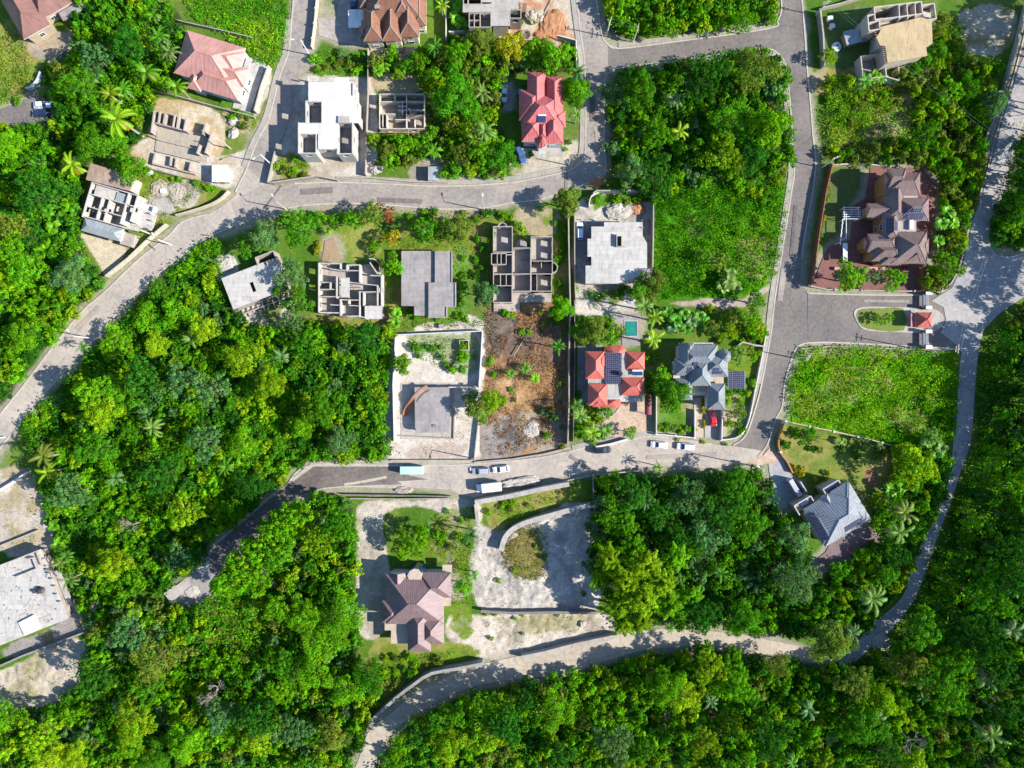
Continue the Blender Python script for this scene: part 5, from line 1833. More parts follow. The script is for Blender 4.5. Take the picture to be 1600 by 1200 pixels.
def lump(name, label, cat, px, py, rx, ry, hz, mat, seed, group=None, ang=0, sub=4):
    rn = random.Random(seed)
    bm = bmesh.new()
    bmesh.ops.create_icosphere(bm, subdivisions=sub, radius=1)
    ph = [rn.uniform(0, 6.28) for _ in range(9)]
    x, y = P(px, py)
    off = Vector((seed * 7.3, seed * 3.1, seed * 1.7))
    rock = sub < 3
    for v in bm.verts:
        q = v.co.copy()
        f = 1 + (.28 if not rock else .22) * mnoise.noise(q * 1.3 + off) * 1.6 + .16 * mnoise.noise(q * 3.1 + off) + .10 * mnoise.noise(q * 7 + off)
        ca, sa = math.cos(ang), math.sin(ang)
        xx, yy = q.x * rx * f, q.y * ry * f
        v.co = (xx * ca - yy * sa, xx * sa + yy * ca, q.z * hz * f + (0 if rock else .25 * hz * mnoise.noise(q * 5 + off)))
    me = bpy.data.meshes.new(name)
    bm.to_mesh(me)
    bm.free()
    me.materials.append(MATS[mat])
    o = bpy.data.objects.new(name, me)
    COL.objects.link(o)
    o.location = (x, y, hz * .2)
    tag(o, label, cat, group)
    return o


lump('boulder', 'big white boulder block on the sandy plot by the lane', 'boulder', 366, 209, 1.7, 1.2, 1.1, 'rock', 1, sub=2, ang=.8)
lump('rubble_pile', 'heap of white rubble above the boulder on the sandy plot', 'rubble', 365, 190, 1.5, 1.3, .7, 'rock', 2)
lump('boulder', 'white limestone boulder in the weeds by the long street wall', 'boulder', 588, 266, 1.7, 1.1, .9, 'rock', 3)
lump('sand_pile', 'grey gravel heap beside the concrete shell by the dirt ramp', 'gravel heap', 836, 27, 2.4, 2.0, 1.3, 'sand_pile', 4)
lump('sand_pile', 'orange earth heap on the dirt ramp', 'earth heap', 866, 40, 3.2, 4.0, .7, 'red_earth', 5)
lump('sand_pile', 'red earth heap at the foot of the dirt ramp', 'earth heap', 852, 56, 2.6, 1.8, .6, 'red_earth', 6)
lump('sand_pile', 'marl heap in the yard of the wide white slab house', 'marl heap', 966, 330, 3.6, 2.0, .9, 'rock', 7)
lump('sand_pile', 'orange brick and earth heap in the yard of the wide white slab house', 'earth heap', 996, 327, 2.2, 1.6, .6, 'red_earth', 8)
lump('sand_pile', 'broad sand heap beside the white car and concrete apron', 'sand heap', 277, 300, 2.6, 2.8, .5, 'sand_pile', 9)
lump('sand_pile', 'smaller sand heap on the grass by the sandy plot wall', 'sand heap', 250, 295, 2.4, 2.0, .5, 'sand_pile', 10)
lump('rubble_pile', 'orange rubble heap on the verge at the street bend', 'rubble', 932, 285, 2.2, 1.2, .5, 'red_earth', 11)
lump('rubble_pile', 'white stone heap on the burnt plot', 'rubble', 832, 672, 2.2, 1.8, .6, 'rock', 13)
lump('rubble_pile', 'grey rubble bank beside the box truck', 'rubble', 815, 753, 5.2, 1.2, .9, 'rock', 14, ang=.1)
lump('rubble_pile', 'white rubble heap beside the tilted white slab house', 'rubble', 352, 415, 2.8, 2.2, .6, 'rock', 15)
lump('rubble_pile', 'stones along the drain wall of the cul-de-sac', 'rubble', 632, 766, 2.4, .9, .6, 'sand_pile', 16)
lump('boulder', 'pale boulder on the bare plot by the tan retaining wall', 'boulder', 910, 975, .9, .8, .6, 'rock', 17)
lump('mound', 'round mound of dry grass inside the curved retaining wall', 'mound', 822, 868, 4.8, 6.0, .32, 'mound_grass', 18)
lump('rubble_pile', 'stone bank behind the shaded track among trees', 'rubble', 1378, 1003, 2.4, 2.4, .6, 'rock', 19)
lump('rubble_pile', 'pale rubble heap on the road end beside the wood', 'rubble', 316, 883, 2.6, 1.4, .5, 'rock', 20)
lump('rubble_pile', 'white gravel heap lying on the road end of the cul-de-sac', 'rubble', 302, 924, 1.6, 1.5, .4, 'rock', 21)
b = MB()
x, y = P(822, 57)
for i in range(20):
    t, t2 = 2 * math.pi * i / 20, 2 * math.pi * (i + 1) / 20
    b.box((x + 1.25 * math.cos(t), y + 1.25 * math.sin(t), .5), (.3, .42, 1.0), t)
r = thing('well', 'round stone-rimmed pit with bars across beside the dirt ramp', 'pit', (x, y, 0))
b.build('rim', 'block_pale', r)
b = MB()
b.tube((x, y, .1), (x, y, .2), 1.15, n=20)
b.build('pit_floor', 'wall_dark', r)
b = MB()
for i in range(4):
    b.tube((x - 1.3, y - .75 + i * .5, 1.02), (x + 1.3, y - .55 + i * .5, 1.02), .07, n=5)
b.build('bar', 'timber', r)
# timber pole lying on ramp, satellite dishes, small tanks
b = MB()
b.tube((*P(866, 2), .8), (*P(846, 31), .3), .14, n=6)
tag(b.build('timber_beam', 'timber'), 'long timber beam lying across the dirt ramp', 'beam')
for px, py, lab in ((1306, 74, 'round white tank lid on the shaded lawn of the plywood-decked house'), (1558, 152, 'round white tank on the wall by the north-east road')):
    b = MB()
    x, y = P(px, py)
    hh = .6 if px < 1500 else 1.6
    b.tube((x, y, 0), (x, y, hh), 1.25, 1.2, 18)
    b.tube((x, y, hh), (x, y, hh + .25), 1.2, .3, 18)
    r = thing('water_tank', lab, 'tank', (x, y, 0))
    b.build('body', 'metal_white', r)
    b = MB()
    b.tube((x, y, hh + .2), (x, y, hh + .4), .3, .3, 10)
    b.build('lid', 'metal_dark', r)
for px, py, lab in ((1295, 31, 'small white block on the shaded lawn by the stone wall'), (1298, 43, 'second white block on the shaded lawn by the stone wall'), (723, 136, 'grey crate in the garden above the pale blue car'), (790, 122, 'tilted grey slab beside the pale blue car drive'), (690, 510, 'grey drum in the grass behind the flat grey-roofed house'), (714, 572, 'grey tank among bushes in the marl yard'), (1017, 528, 'white tank between the palms behind the turret house'), (236, 271, 'white sheet at the foot of the sandy plot'), (257, 299, 'small blue-white cistern on the sand heap')):
    x, y = P(px, py)
    b = MB()
    b.box((x, y, .45), (1.3, 1.0, .9), random.uniform(0, 1.5))
    b.box((x, y, .94), (1.4, 1.1, .08), random.uniform(0, .2))
    tag(b.build('storage_box', 'metal_white' if 'white' in lab else 'concrete_grey'), lab, 'box')
b = MB()
h = House('block_enclosure', 'small open block enclosure holding red earth in the marl yard', 'enclosure', (725, 540), 1.2, 0, True, None, (725, 540))
h.room(718, 532, 732, 547, -.2, 1.2)
h.slab_part('fill', ((719, 533), (731, 546)), -.1, .3, 'red_earth')
h.done('block_grey')
b = MB()
for px, py, qx, qy in ((803, 556, 834, 506), (1055, 406, 1078, 430), (1086, 396, 1091, 412)):
    pass
for (px, py, qx, qy, lab) in ((803, 555, 834, 506, 'long dead pale trunk lying on the burnt plot'), (1056, 408, 1077, 431, 'fallen pale trunk lying in the big grassy field'), (1087, 420, 1092, 386, 'bare upright pale stem lying across the big grassy field'), (238, 383, 246, 392, 'brown dead branch on the verge by the cream wall')):
    b = MB()
    b.tube((*P(px, py), .7), (*P(qx, qy), .5), .16, .08, 6)
    tag(b.build('fallen_trunk', 'bark_pale'), lab, 'log')
for i, (px, py) in enumerate(((1059, 686), (1100, 690), (1133, 694))):
    pass
for (px, py, ang, lab) in ((607, 642, 0, None),):
    pass


# ------------------------------------------------------------------ ground
def grow(pts, d):
    cx = sum(p[0] for p in pts) / len(pts)
    cy = sum(p[1] for p in pts) / len(pts)
    return [(cx + (x - cx) * (1 + d), cy + (y - cy) * (1 + d)) for x, y in pts]


CELL = 0.4
GX = np.arange(-160, 160.01, CELL)
GY = np.arange(-125, 125.01, CELL)
GW, GH = len(GX), len(GY)
PXX = GX / S + 800
PYY = 600 - GY / S


def raster(poly):
    """even-odd mask on the ground grid for a polygon in photo pixels"""
    out = np.zeros((GH, GW), bool)
    xs, ys = [p[0] for p in poly], [p[1] for p in poly]
    i0, i1 = np.searchsorted(PXX, min(xs)), np.searchsorted(PXX, max(xs))
    jm = np.where((PYY >= min(ys)) & (PYY <= max(ys)))[0]
    if len(jm) == 0 or i1 <= i0:
        return out
    j0, j1 = jm[0], jm[-1] + 1
    X, Y = np.meshgrid(PXX[i0:i1], PYY[j0:j1])
    m = np.zeros(X.shape, bool)
    n = len(poly)
    for i in range(n):
        x0, y0 = poly[i]
        x1, y1 = poly[(i + 1) % n]
        if y0 == y1:
            continue
        c = ((y0 > Y) != (y1 > Y)) & (X < (x1 - x0) * (Y - y0) / (y1 - y0) + x0)
        m ^= c
    out[j0:j1, i0:i1] = m
    return out


def blur(a, r):
    a = a.astype(np.float32)
    for ax in (0, 1):
        for _ in range(2):
            p = np.pad(a, [(r + 1, r) if k == ax else (0, 0) for k in (0, 1)], mode='edge')
            c = np.cumsum(p, axis=ax)
            n = a.shape[ax]
            a = (np.take(c, np.arange(2 * r + 1, 2 * r + 1 + n), ax) - np.take(c, np.arange(0, n), ax)) / (2 * r + 1)
    return a


def vnoise(freq, seed):
    """value noise on the grid, wavelength 1/freq metres"""
    rg = np.random.default_rng(seed)
    gx, gy = (GX + 200) * freq, (GY + 200) * freq
    n = int(max(gx[-1], gy[-1])) + 3
    t = rg.random((n, n)).astype(np.float32)
    ix, iy = gx.astype(int), gy.astype(int)
    fx, fy = gx - ix, gy - iy
    fx, fy = fx * fx * (3 - 2 * fx), fy * fy * (3 - 2 * fy)
    a, b = t[np.ix_(iy, ix)], t[np.ix_(iy, ix + 1)]
    c, d = t[np.ix_(iy + 1, ix)], t[np.ix_(iy + 1, ix + 1)]
    return (a * (1 - fx) + b * fx) * (1 - fy)[:, None] + (c * (1 - fx) + d * fx) * fy[:, None]


def fbm(f, seed, oct=4):
    s, amp, tot = 0, 1.0, 0
    for i in range(oct):
        s = s + amp * vnoise(f * 2 ** i, seed + i)
        tot += amp
        amp *= .6
    return s / tot


NZ = fbm(.12, 3, 5)
NZ2 = fbm(.5, 23, 3)
NZ3 = fbm(.06, 43, 4)

road_mask = np.zeros((GH, GW), bool)
for pl in ROADS:
    road_mask |= raster(pl)

WOODS = {
    'west': [(38, 662), (64, 640), (92, 606), (150, 548), (215, 480), (270, 425), (300, 382), (340, 372), (352, 400), (348, 430), (372, 490), (400, 520), (490, 506), (560, 512), (612, 520), (605, 560), (600, 600), (604, 640), (604, 715), (560, 716), (482, 720), (440, 750), (398, 790), (352, 828), (332, 850), (300, 888), (262, 924), (240, 925), (180, 930), (115, 905), (100, 855), (78, 790), (48, 705)],
    'south_west': [(115, 915), (180, 930), (255, 945), (300, 940), (335, 940), (350, 915), (405, 850), (445, 800), (490, 775), (545, 785), (556, 850), (552, 960), (562, 1040), (590, 1060), (575, 1110), (558, 1180), (545, 1205), (-5, 1205), (-5, 1115), (70, 1110), (120, 1085), (150, 990)],
    'south': [(590, 1205), (628, 1145), (685, 1106), (745, 1082), (862, 1062), (955, 1040), (1015, 1022), (1100, 1014), (1160, 1024), (1240, 1033), (1320, 1042), (1400, 1000), (1440, 930), (1470, 860), (1480, 1205)],
    'east': [(1470, 870), (1500, 800), (1530, 700), (1542, 570), (1565, 520), (1605, 480), (1640, 470), (1640, 1205), (1470, 1205)],
    'middle': [(928, 745), (1000, 745), (1060, 750), (1110, 745), (1180, 738), (1205, 760), (1238, 830), (1275, 890), (1310, 965), (1262, 1000), (1200, 985), (1100, 975), (960, 985), (945, 930), (922, 880), (926, 800)],
    'north': [(957, 118), (1062, 103), (1100, 85), (1190, 78), (1222, 105), (1230, 190), (1236, 240), (1234, 250), (1212, 268), (1182, 258), (1152, 284), (1122, 268), (1092, 292), (1062, 280), (1034, 312), (1000, 298), (962, 290), (952, 200)],
    'top': [(945, -5), (1214, -5), (1205, 35), (1000, 56), (952, 50)],
    'north_west': [(120, 0), (250, 0), (290, 50), (272, 110), (240, 150), (225, 195), (205, 230), (140, 250), (128, 300), (122, 360), (140, 410), (160, 440), (120, 485), (70, 545), (38, 590), (-5, 630), (-5, 200), (60, 200), (95, 185), (85, 120), (120, 80)],
    'north_east': [(1290, 120), (1420, 120), (1470, 30), (1500, 40), (1500, 90), (1560, 100), (1545, 180), (1530, 230), (1528, 290), (1510, 340), (1495, 410), (1470, 445), (1445, 450), (1462, 300), (1450, 258), (1300, 252), (1284, 200)],
    'corner': [(1605, 180), (1582, 250), (1570, 300), (1555, 335), (1552, 380), (1600, 385)],
    'gully': [(1400, 700), (1470, 690), (1484, 710), (1470, 770), (1450, 820), (1420, 890), (1385, 945), (1330, 1000), (1310, 940), (1290, 890), (1350, 850), (1365, 800), (1380, 770)],
    'garden': [(585, 80), (690, 80), (740, 60), (850, 70), (895, 75), (900, 110), (820, 112), (780, 130), (775, 175), (800, 240), (790, 275), (700, 280), (690, 250), (640, 255), (600, 260), (580, 215), (590, 210), (668, 215), (668, 145), (660, 120), (580, 118)],
}
wood_mask = np.zeros((GH, GW), bool)
for w in WOODS.values():
    wood_mask |= raster(w)

base = np.zeros((GH, GW, 3), np.float32)
g1, g2, g3 = np.array((.055, .125, .012)), np.array((.10, .16, .02)), np.array((.17, .155, .06))
t = np.clip((NZ - .35) * 3.3, 0, 1)[..., None]
base[:] = g1 * (1 - t) + g2 * t
t = np.clip((NZ3 * .6 + NZ2 * .4 - .55) * 5, 0, 1)[..., None] * .6
base = base * (1 - t) + g3 * t


def paint(poly, col, soft=2, amp=.8, var=.15, col2=None, k=None, seed=0, strength=1.0):
    global base
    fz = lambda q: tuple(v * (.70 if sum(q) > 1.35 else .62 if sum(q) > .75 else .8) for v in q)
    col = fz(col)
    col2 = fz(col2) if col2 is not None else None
    m = blur(raster(smooth_path(poly + [poly[0]], 3)[:-1]), soft)
    nz = NZ if seed == 0 else fbm(.15, seed, 5)
    w = np.clip((m - .5 + (nz - .5) * amp * 1.6 + (NZ2 - .5) * amp * .8) * 5 + .5, 0, 1) * np.clip(m * 4, 0, 1) * strength
    c = np.array(col, np.float32)[None, None] * (1 + var * 2 * (NZ2[..., None] - .5) + var * 2 * (NZ[..., None] - .5))
    if col2 is not None:
        q = np.clip((fbm(.22, 77 + seed, 4) - .48) * 6, 0, 1)[..., None]
        c = c * (1 - q) + np.array(col2, np.float32) * (1 + var * (NZ2[..., None] - .5)) * q
    base = base * (1 - w[..., None]) + c * w[..., None]


MARL, DIRT, SAND, TAN = (.60, .55, .48), (.42, .37, .30), (.56, .43, .25), (.46, .38, .24)
LAWN, LAWN2, DRY = (.14, .215, .02), (.085, .20, .015), (.26, .24, .07)
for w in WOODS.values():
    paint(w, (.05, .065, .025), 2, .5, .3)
paint([(368, 85), (410, 95), (425, 120), (410, 165), (392, 188), (372, 150)], MARL, 2, .5, .1, DIRT)
paint([(330, 158), (372, 150), (395, 170), (400, 184), (360, 178)], LAWN2, 2, .5)
paint([(247, 152), (300, 160), (335, 170), (352, 195), (345, 240), (300, 262), (232, 248), (236, 190)], SAND, 2, .4, .12, (.62, .54, .40))
paint([(210, 225), (240, 215), (320, 245), (385, 235), (398, 210), (392, 260), (376, 292), (330, 288), (232, 262), (206, 240)], MARL, 2, .5, .12, SAND)
paint([(345, 165), (400, 185), (398, 205), (350, 195)], LAWN, 2, .8, .2, TAN)
paint([(215, 265), (330, 290), (345, 305), (270, 345), (220, 395), (190, 400), (196, 360), (225, 330), (215, 290)], LAWN, 2, .5, .15, DRY)
paint([(262, 285), (310, 285), (308, 320), (268, 330), (232, 335), (240, 300)], DIRT, 2, .6, .12, MARL)
paint([(122, 362), (190, 382), (196, 395), (168, 430), (150, 405)], (.60, .52, .38), 1, .3, .1)
paint([(452, 150), (475, 118), (575, 112), (588, 140), (582, 275), (480, 280), (440, 245), (448, 190)], MARL, 2, .5, .12, (.50, .42, .33))
paint([(424, 262), (445, 238), (482, 250), (490, 270), (440, 284)], LAWN, 2, .7, .2, DRY)
paint([(485, 78), (575, 80), (578, 118), (520, 118), (480, 112)], LAWN2, 2, .6, .2)
paint([(580, 116), (655, 114), (650, 146), (585, 146)], TAN, 2, .6, .15, (.55, .46, .28))
paint([(800, -5), (905, -5), (910, 75), (880, 78), (845, 62), (800, 66), (770, 52), (812, 40)], (.58, .49, .38), 2, .6, .12, (.58, .30, .17))
paint([(795, 236), (870, 232), (905, 215), (907, 255), (870, 268), (800, 280)], (.54, .48, .38), 2, .6, .15, LAWN)
paint([(640, 250), (700, 245), (735, 262), (735, 280), (640, 282)], DIRT, 2, .8, .2, LAWN)
paint([(898, 322), (925, 304), (1016, 304), (1016, 448), (985, 452), (900, 448)], (.42, .39, .35), 1, .3, .12, MARL)
paint([(930, 305), (1014, 305), (1010, 318), (940, 322), (928, 335)], LAWN2, 1, .6, .2)
paint([(898, 452), (1000, 446), (995, 470), (985, 500), (905, 496)], MARL, 2, .8, .15, (.12, .18, .04))
paint([(362, 486), (448, 452), (458, 495), (420, 520), (380, 515)], MARL, 2, .7, .15, (.14, .18, .05))
paint([(335, 400), (366, 398), (372, 425), (342, 440)], MARL, 2, .5)
paint([(612, 522), (690, 514), (757, 516), (757, 640), (745, 722), (608, 720), (606, 620)], (.68, .62, .55), 1, .2, .08, (.60, .53, .45))
paint([(636, 526), (700, 520), (745, 528), (745, 575), (715, 582), (690, 560), (640, 550)], LAWN2, 2, 1.6, .2, strength=.6)
paint([(700, 500), (720, 490), (752, 500), (752, 515), (650, 517), (655, 508)], MARL, 1, .5)
paint([(757, 480), (885, 480), (886, 695), (840, 710), (757, 716), (750, 660), (760, 560)], (.25, .15, .08), 1, .5, .3, (.44, .25, .12))
paint([(752, 662), (800, 655), (828, 680), (815, 705), (757, 716)], (.34, .31, .29), 2, .8, .2, (.12, .11, .10))
paint([(760, 480), (800, 490), (810, 530), (775, 560), (757, 540)], (.17, .14, .12), 2, .9, .2)
paint([(556, 785), (742, 782), (742, 830), (700, 850), (690, 800), (600, 800), (608, 880), (600, 985), (562, 990), (556, 880)], (.56, .50, .42), 2, .5, .12, (.48, .42, .33))
paint([(630, 840), (735, 790), (742, 860), (735, 945), (700, 950), (705, 880), (640, 890)], LAWN, 2, 1.2, .2, (.40, .35, .24), strength=.85)
paint([(742, 815), (790, 830), (850, 800), (925, 795), (930, 955), (745, 950)], (.58, .53, .47), 2, .5, .15, (.44, .40, .36))
paint([(750, 785), (890, 760), (900, 775), (810, 812), (770, 830)], LAWN, 2, .6, .2, DRY)
paint([(700, 960), (940, 960), (950, 985), (820, 1020), (760, 1030), (700, 1000)], (.62, .55, .46), 2, .5, .12, (.44, .37, .29))
paint([(600, 1000), (720, 1005), (750, 1025), (680, 1040), (600, 1090), (570, 1060), (575, 1010)], LAWN, 2, .9, .2, DRY)
paint([(706, 890), (735, 900), (735, 990), (706, 985)], LAWN, 2, 1.0, .2, DIRT)
paint([(-5, 1050), (40, 1030), (130, 995), (125, 1080), (60, 1105), (-5, 1110)], (.55, .48, .38), 2, .7, .15, (.40, .36, .22))
paint([(-5, 735), (50, 735), (75, 790), (80, 860), (-5, 860)], (.52, .46, .38), 2, .6, .15, TAN)
paint([(60, 850), (130, 960), (135, 985), (20, 1030), (5, 1010), (100, 965)], (.38, .35, .33), 2, .6, .15, (.2, .2, .1))
paint([(1495, 15), (1585, 10), (1580, 75), (1510, 80)], (.52, .47, .36), 2, .7, .15, (.24, .22, .08))
paint([(1330, 165), (1420, 155), (1425, 200), (1380, 225), (1340, 220)], DRY, 3, .9, .15, (.5, .4, .24))
paint([(1284, 20), (1360, 5), (1350, 110), (1284, 105)], (.10, .16, .04), 2, .4, .15)
paint([(1270, 110), (1350, 105), (1350, 125), (1275, 150)], DRY, 2, .6, .2, TAN)
paint([(1296, 265), (1355, 262), (1352, 312), (1326, 372), (1290, 385), (1284, 330)], (.10, .15, .045), 1, .3, .12)
paint([(1042, 472), (1090, 468), (1112, 455), (1150, 470), (1196, 446), (1202, 452), (1160, 480), (1110, 480), (1045, 478)], (.52, .42, .35), 1, .5, .15)
paint([(500, 362), (545, 348), (590, 352), (592, 400), (535, 404), (520, 372)], (.24, .26, .06), 2, .4, .12, LAWN)
paint([(488, 486), (600, 490), (600, 512), (490, 508)], DRY, 2, .6, .15, LAWN)
paint([(600, 420), (628, 400), (630, 500), (600, 505)], LAWN2, 2, .5, .2, DRY)
paint([(625, 330), (750, 330), (740, 392), (625, 392)], LAWN, 2, .6, .2, DRY)
paint([(706, 390), (730, 392), (725, 500), (640, 500), (700, 492)], (.10, .22, .03), 2, .4, .2)
paint([(865, 350), (888, 345), (888, 470), (868, 480)], LAWN, 2, .7, .2, DRY)
paint([(800, 325), (868, 325), (870, 365), (830, 366), (800, 360)], TAN, 2, .9, .2, LAWN)
paint([(1028, 645), (1083, 630), (1083, 676), (1030, 672)], LAWN2, 1, .3, .12, DRY)
paint([(1128, 606), (1178, 590), (1170, 640), (1150, 685), (1128, 684)], LAWN2, 1, .4, .15, TAN)
paint([(1135, 540), (1190, 545), (1185, 585), (1140, 580)], LAWN, 1, .4, .15)
paint([(1222, 665), (1300, 680), (1400, 706), (1385, 765), (1345, 760), (1280, 745), (1235, 735), (1218, 700)], (.15, .21, .035), 1, .4, .15, DRY)
paint([(1352, 732), (1372, 738), (1372, 760), (1352, 758)], (.24, .14, .08), 1, .4)
paint([(1552, 385), (1605, 380), (1605, 395), (1570, 400)], LAWN, 1, .4, .15, TAN)
paint([(-5, 40), (40, 30), (60, 130), (45, 160), (-5, 180)], (.16, .24, .04), 2, .6, .2, DRY)
paint([(30, 35), (85, 50), (150, 40), (140, 70), (95, 95), (60, 90), (40, 75)], (.46, .38, .26), 2, .7, .15, DIRT)
paint([(330, 888), (395, 880), (440, 900), (420, 1030), (350, 1060), (310, 990)], (.20, .22, .04), 3, .8, .2, DRY)
paint([(1022, 300), (1060, 288), (1228, 290), (1222, 360), (1210, 430), (1195, 448), (1150, 466), (1080, 466), (1030, 470), (1020, 440)], (.055, .22, .004), 1, .3, .2)
paint([(1240, 548), (1300, 541), (1430, 547), (1494, 556), (1494, 600), (1488, 690), (1440, 705), (1400, 698), (1300, 672), (1232, 655), (1228, 600)], (.08, .25, .004), 1, .3, .2)
for q_, s_ in (([(1060, 330), (1110, 325), (1120, 360), (1080, 375)], 5), ([(1150, 380), (1200, 370), (1190, 430), (1150, 430)], 6), ([(1300, 580), (1380, 575), (1390, 610), (1310, 620)], 7), ([(1400, 630), (1460, 620), (1450, 670), (1400, 670)], 8), ([(1255, 610), (1300, 615), (1290, 645), (1250, 640)], 9), ([(1240, 545), (1430, 542), (1430, 553), (1245, 556)], 10)):
    paint(q_, (.22, .22, .06), 3, 1.3, .2, (.34, .28, .16), strength=.75)
paint([(1292, 135), (1400, 130), (1410, 165), (1340, 205), (1300, 235)], (.19, .24, .02), 3, .8, .2, DRY)
paint([(1395, 165), (1425, 150), (1420, 200), (1375, 225), (1350, 215)], (.48, .38, .22), 3, .9, .15)
def trail(pts, w, col, strength=.6, seed=0):
    L, Rr = ribbon_poly(smooth_path(pts, 4), w)
    paint(L + Rr[::-1], col, 1, .9, .2, None, seed=seed, strength=strength)


def ruts(pts, col=(.40, .35, .29), gap=9, w=2.6, strength=.55):
    for o in (-gap / 2, gap / 2):
        L, Rr = ribbon_poly(smooth_path(pts, 3), .1, o)
        trail([((x + q) / 2, (y + r_) / 2) for (x, y), (q, r_) in zip(L, Rr)][::2], w, col, strength)


ruts([(770, 945), (765, 900), (762, 860), (775, 830)])
ruts([(780, 940), (830, 930), (880, 940), (915, 925)])
ruts([(760, 1010), (820, 985), (880, 985), (930, 970)])
ruts([(735, 705), (728, 660), (725, 620)], (.44, .38, .32))
ruts([(620, 710), (680, 705), (735, 700)], (.46, .38, .33))
ruts([(570, 980), (575, 900), (590, 830), (680, 800)], (.38, .33, .27))
ruts([(470, 275), (520, 262), (560, 250), (568, 200)], (.40, .33, .27))
ruts([(380, 260), (340, 250), (290, 262), (240, 240)], (.46, .37, .27))
ruts([(870, 40), (880, 10), (890, -5)], (.44, .30, .2))
for q, cc_ in (([(800, 835), (845, 812), (900, 800)], (.30, .30, .28)), ([(850, 860), (880, 880), (900, 930)], (.34, .33, .32)), ([(870, 830), (880, 870)], (.30, .30, .30)), ([(770, 968), (850, 972), (930, 965)], (.30, .27, .15)), ([(1000, 1000), (1100, 998), (1200, 1010)], (.5, .44, .36))):
    trail(q, 9, cc_, .55)
paint([(800, 962), (900, 962), (895, 985), (815, 985)], (.30, .27, .13), 2, 1.2, .2, strength=.7)
paint([(640, 700), (700, 690), (735, 705), (690, 716), (630, 714)], (.45, .34, .28), 2, 1.3, .2, strength=.6)
paint([(780, 600), (840, 560), (880, 600), (870, 650), (800, 640)], (.46, .27, .12), 2, 1.4, .3, strength=.8)
paint([(770, 520), (850, 500), (880, 540), (850, 580), (790, 570)], (.16, .11, .08), 2, 1.5, .3, strength=.8)
paint([(800, 650), (870, 640), (880, 680), (830, 700)], (.40, .36, .31), 2, 1.5, .3, strength=.7)
# dusty verges follow the roads
rv = blur(road_mask, 5)
w = np.clip((rv - .10 + (NZ - .5) * .5) * 5, 0, 1) * (~raster([(1480, 480), (1605, 430), (1605, 1205), (1250, 1205), (1300, 1010), (1420, 900)])) * .75
base = base * (1 - w[..., None]) + np.array((.29, .255, .205)) * (1 + .3 * (NZ2[..., None] - .5)) * w[..., None]

rough_zone = np.zeros((GH, GW), np.float32)
for pl, a in (([(742, 815), (925, 795), (930, 1000), (760, 1030)], .7), ([(757, 480), (886, 480), (886, 695), (757, 716)], .5), ([(556, 785), (742, 782), (735, 900), (600, 985)], .25), ([(-5, 1050), (130, 995), (125, 1080), (-5, 1110)], .6), ([(1495, 15), (1585, 10), (1580, 75), (1510, 80)], .6)):
    rough_zone += blur(raster(pl), 3) * a
keep = blur(road_mask, 4)
z = ((fbm(.25, 91, 4) - .5) * 1.6 + (fbm(.9, 95, 3) - .5) * .8) * rough_zone * np.clip(1 - keep * 3, 0, 1) + (NZ2 - .5) * .10 * np.clip(1 - keep * 4, 0, 1)
z = np.where(road_mask, -.06, z - .06)

xs = np.concatenate([[-1500, -700, -350, -220], GX, [220, 350, 700, 1500]])
ys = np.concatenate([[-1500, -700, -350, -200], GY, [200, 350, 700, 1500]])
zz = np.pad(z, 4, mode='edge')
cc = np.pad(base, ((4, 4), (4, 4), (0, 0)), mode='edge')
nx, ny = len(xs), len(ys)
X, Y = np.meshgrid(xs, ys)
co = np.stack([X, Y, zz], -1).reshape(-1, 3).astype(np.float32)
idx = np.arange(nx * ny).reshape(ny, nx)
q = np.stack([idx[:-1, :-1], idx[:-1, 1:], idx[1:, 1:], idx[1:, :-1]], -1).reshape(-1, 4)


def np_mesh(name, co, quads, cols=None, attr='leaf', matname=None, smooth=False, k=4):
    me = bpy.data.meshes.new(name)
    nf = len(quads)
    me.vertices.add(len(co))
    me.vertices.foreach_set('co', np.ascontiguousarray(co, np.float32).ravel())
    me.loops.add(nf * k)
    me.loops.foreach_set('vertex_index', np.ascontiguousarray(quads, np.int32).ravel())
    me.polygons.add(nf)
    me.polygons.foreach_set('loop_start', np.arange(0, nf * k, k, dtype=np.int32))
    me.update(calc_edges=True)
    if cols is not None:
        a = me.color_attributes.new(attr, 'FLOAT_COLOR', 'POINT')
        full = np.ones((len(co), 4), np.float32)
        full[:, :3] = cols
        a.data.foreach_set('color', full.ravel())
    if matname:
        me.materials.append(MATS[matname])
    if smooth:
        me.polygons.foreach_set('use_smooth', np.ones(nf, bool))
    me.validate()
    return me


m, tr, out = nt('ground_cover')
at = N(tr, 'ShaderNodeAttribute', attribute_name='cover')
g = N(tr, 'ShaderNodeNewGeometry').outputs['Position']
f1 = noise(tr, g, 3.0, 4, .75)
f2 = noise(tr, g, .8, 4, .7)
c = mix(tr, 1.0, at.outputs['Color'], ramp(tr, f1, [(.25, (.55, .55, .55)), (.75, (1.4, 1.4, 1.4))]), 'MULTIPLY')
c = mix(tr, 1.0, c, ramp(tr, f2, [(.25, (.75, .75, .75)), (.75, (1.2, 1.2, 1.2))]), 'MULTIPLY')
surf(tr, out, c, .95, bump(tr, f1, .6, .15), spec=.1)
MATS['ground_cover'] = m
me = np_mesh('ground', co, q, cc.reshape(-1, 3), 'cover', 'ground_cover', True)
structure(bpy.data.objects.new('ground', me))
COL.objects.link(bpy.data.objects['ground'])


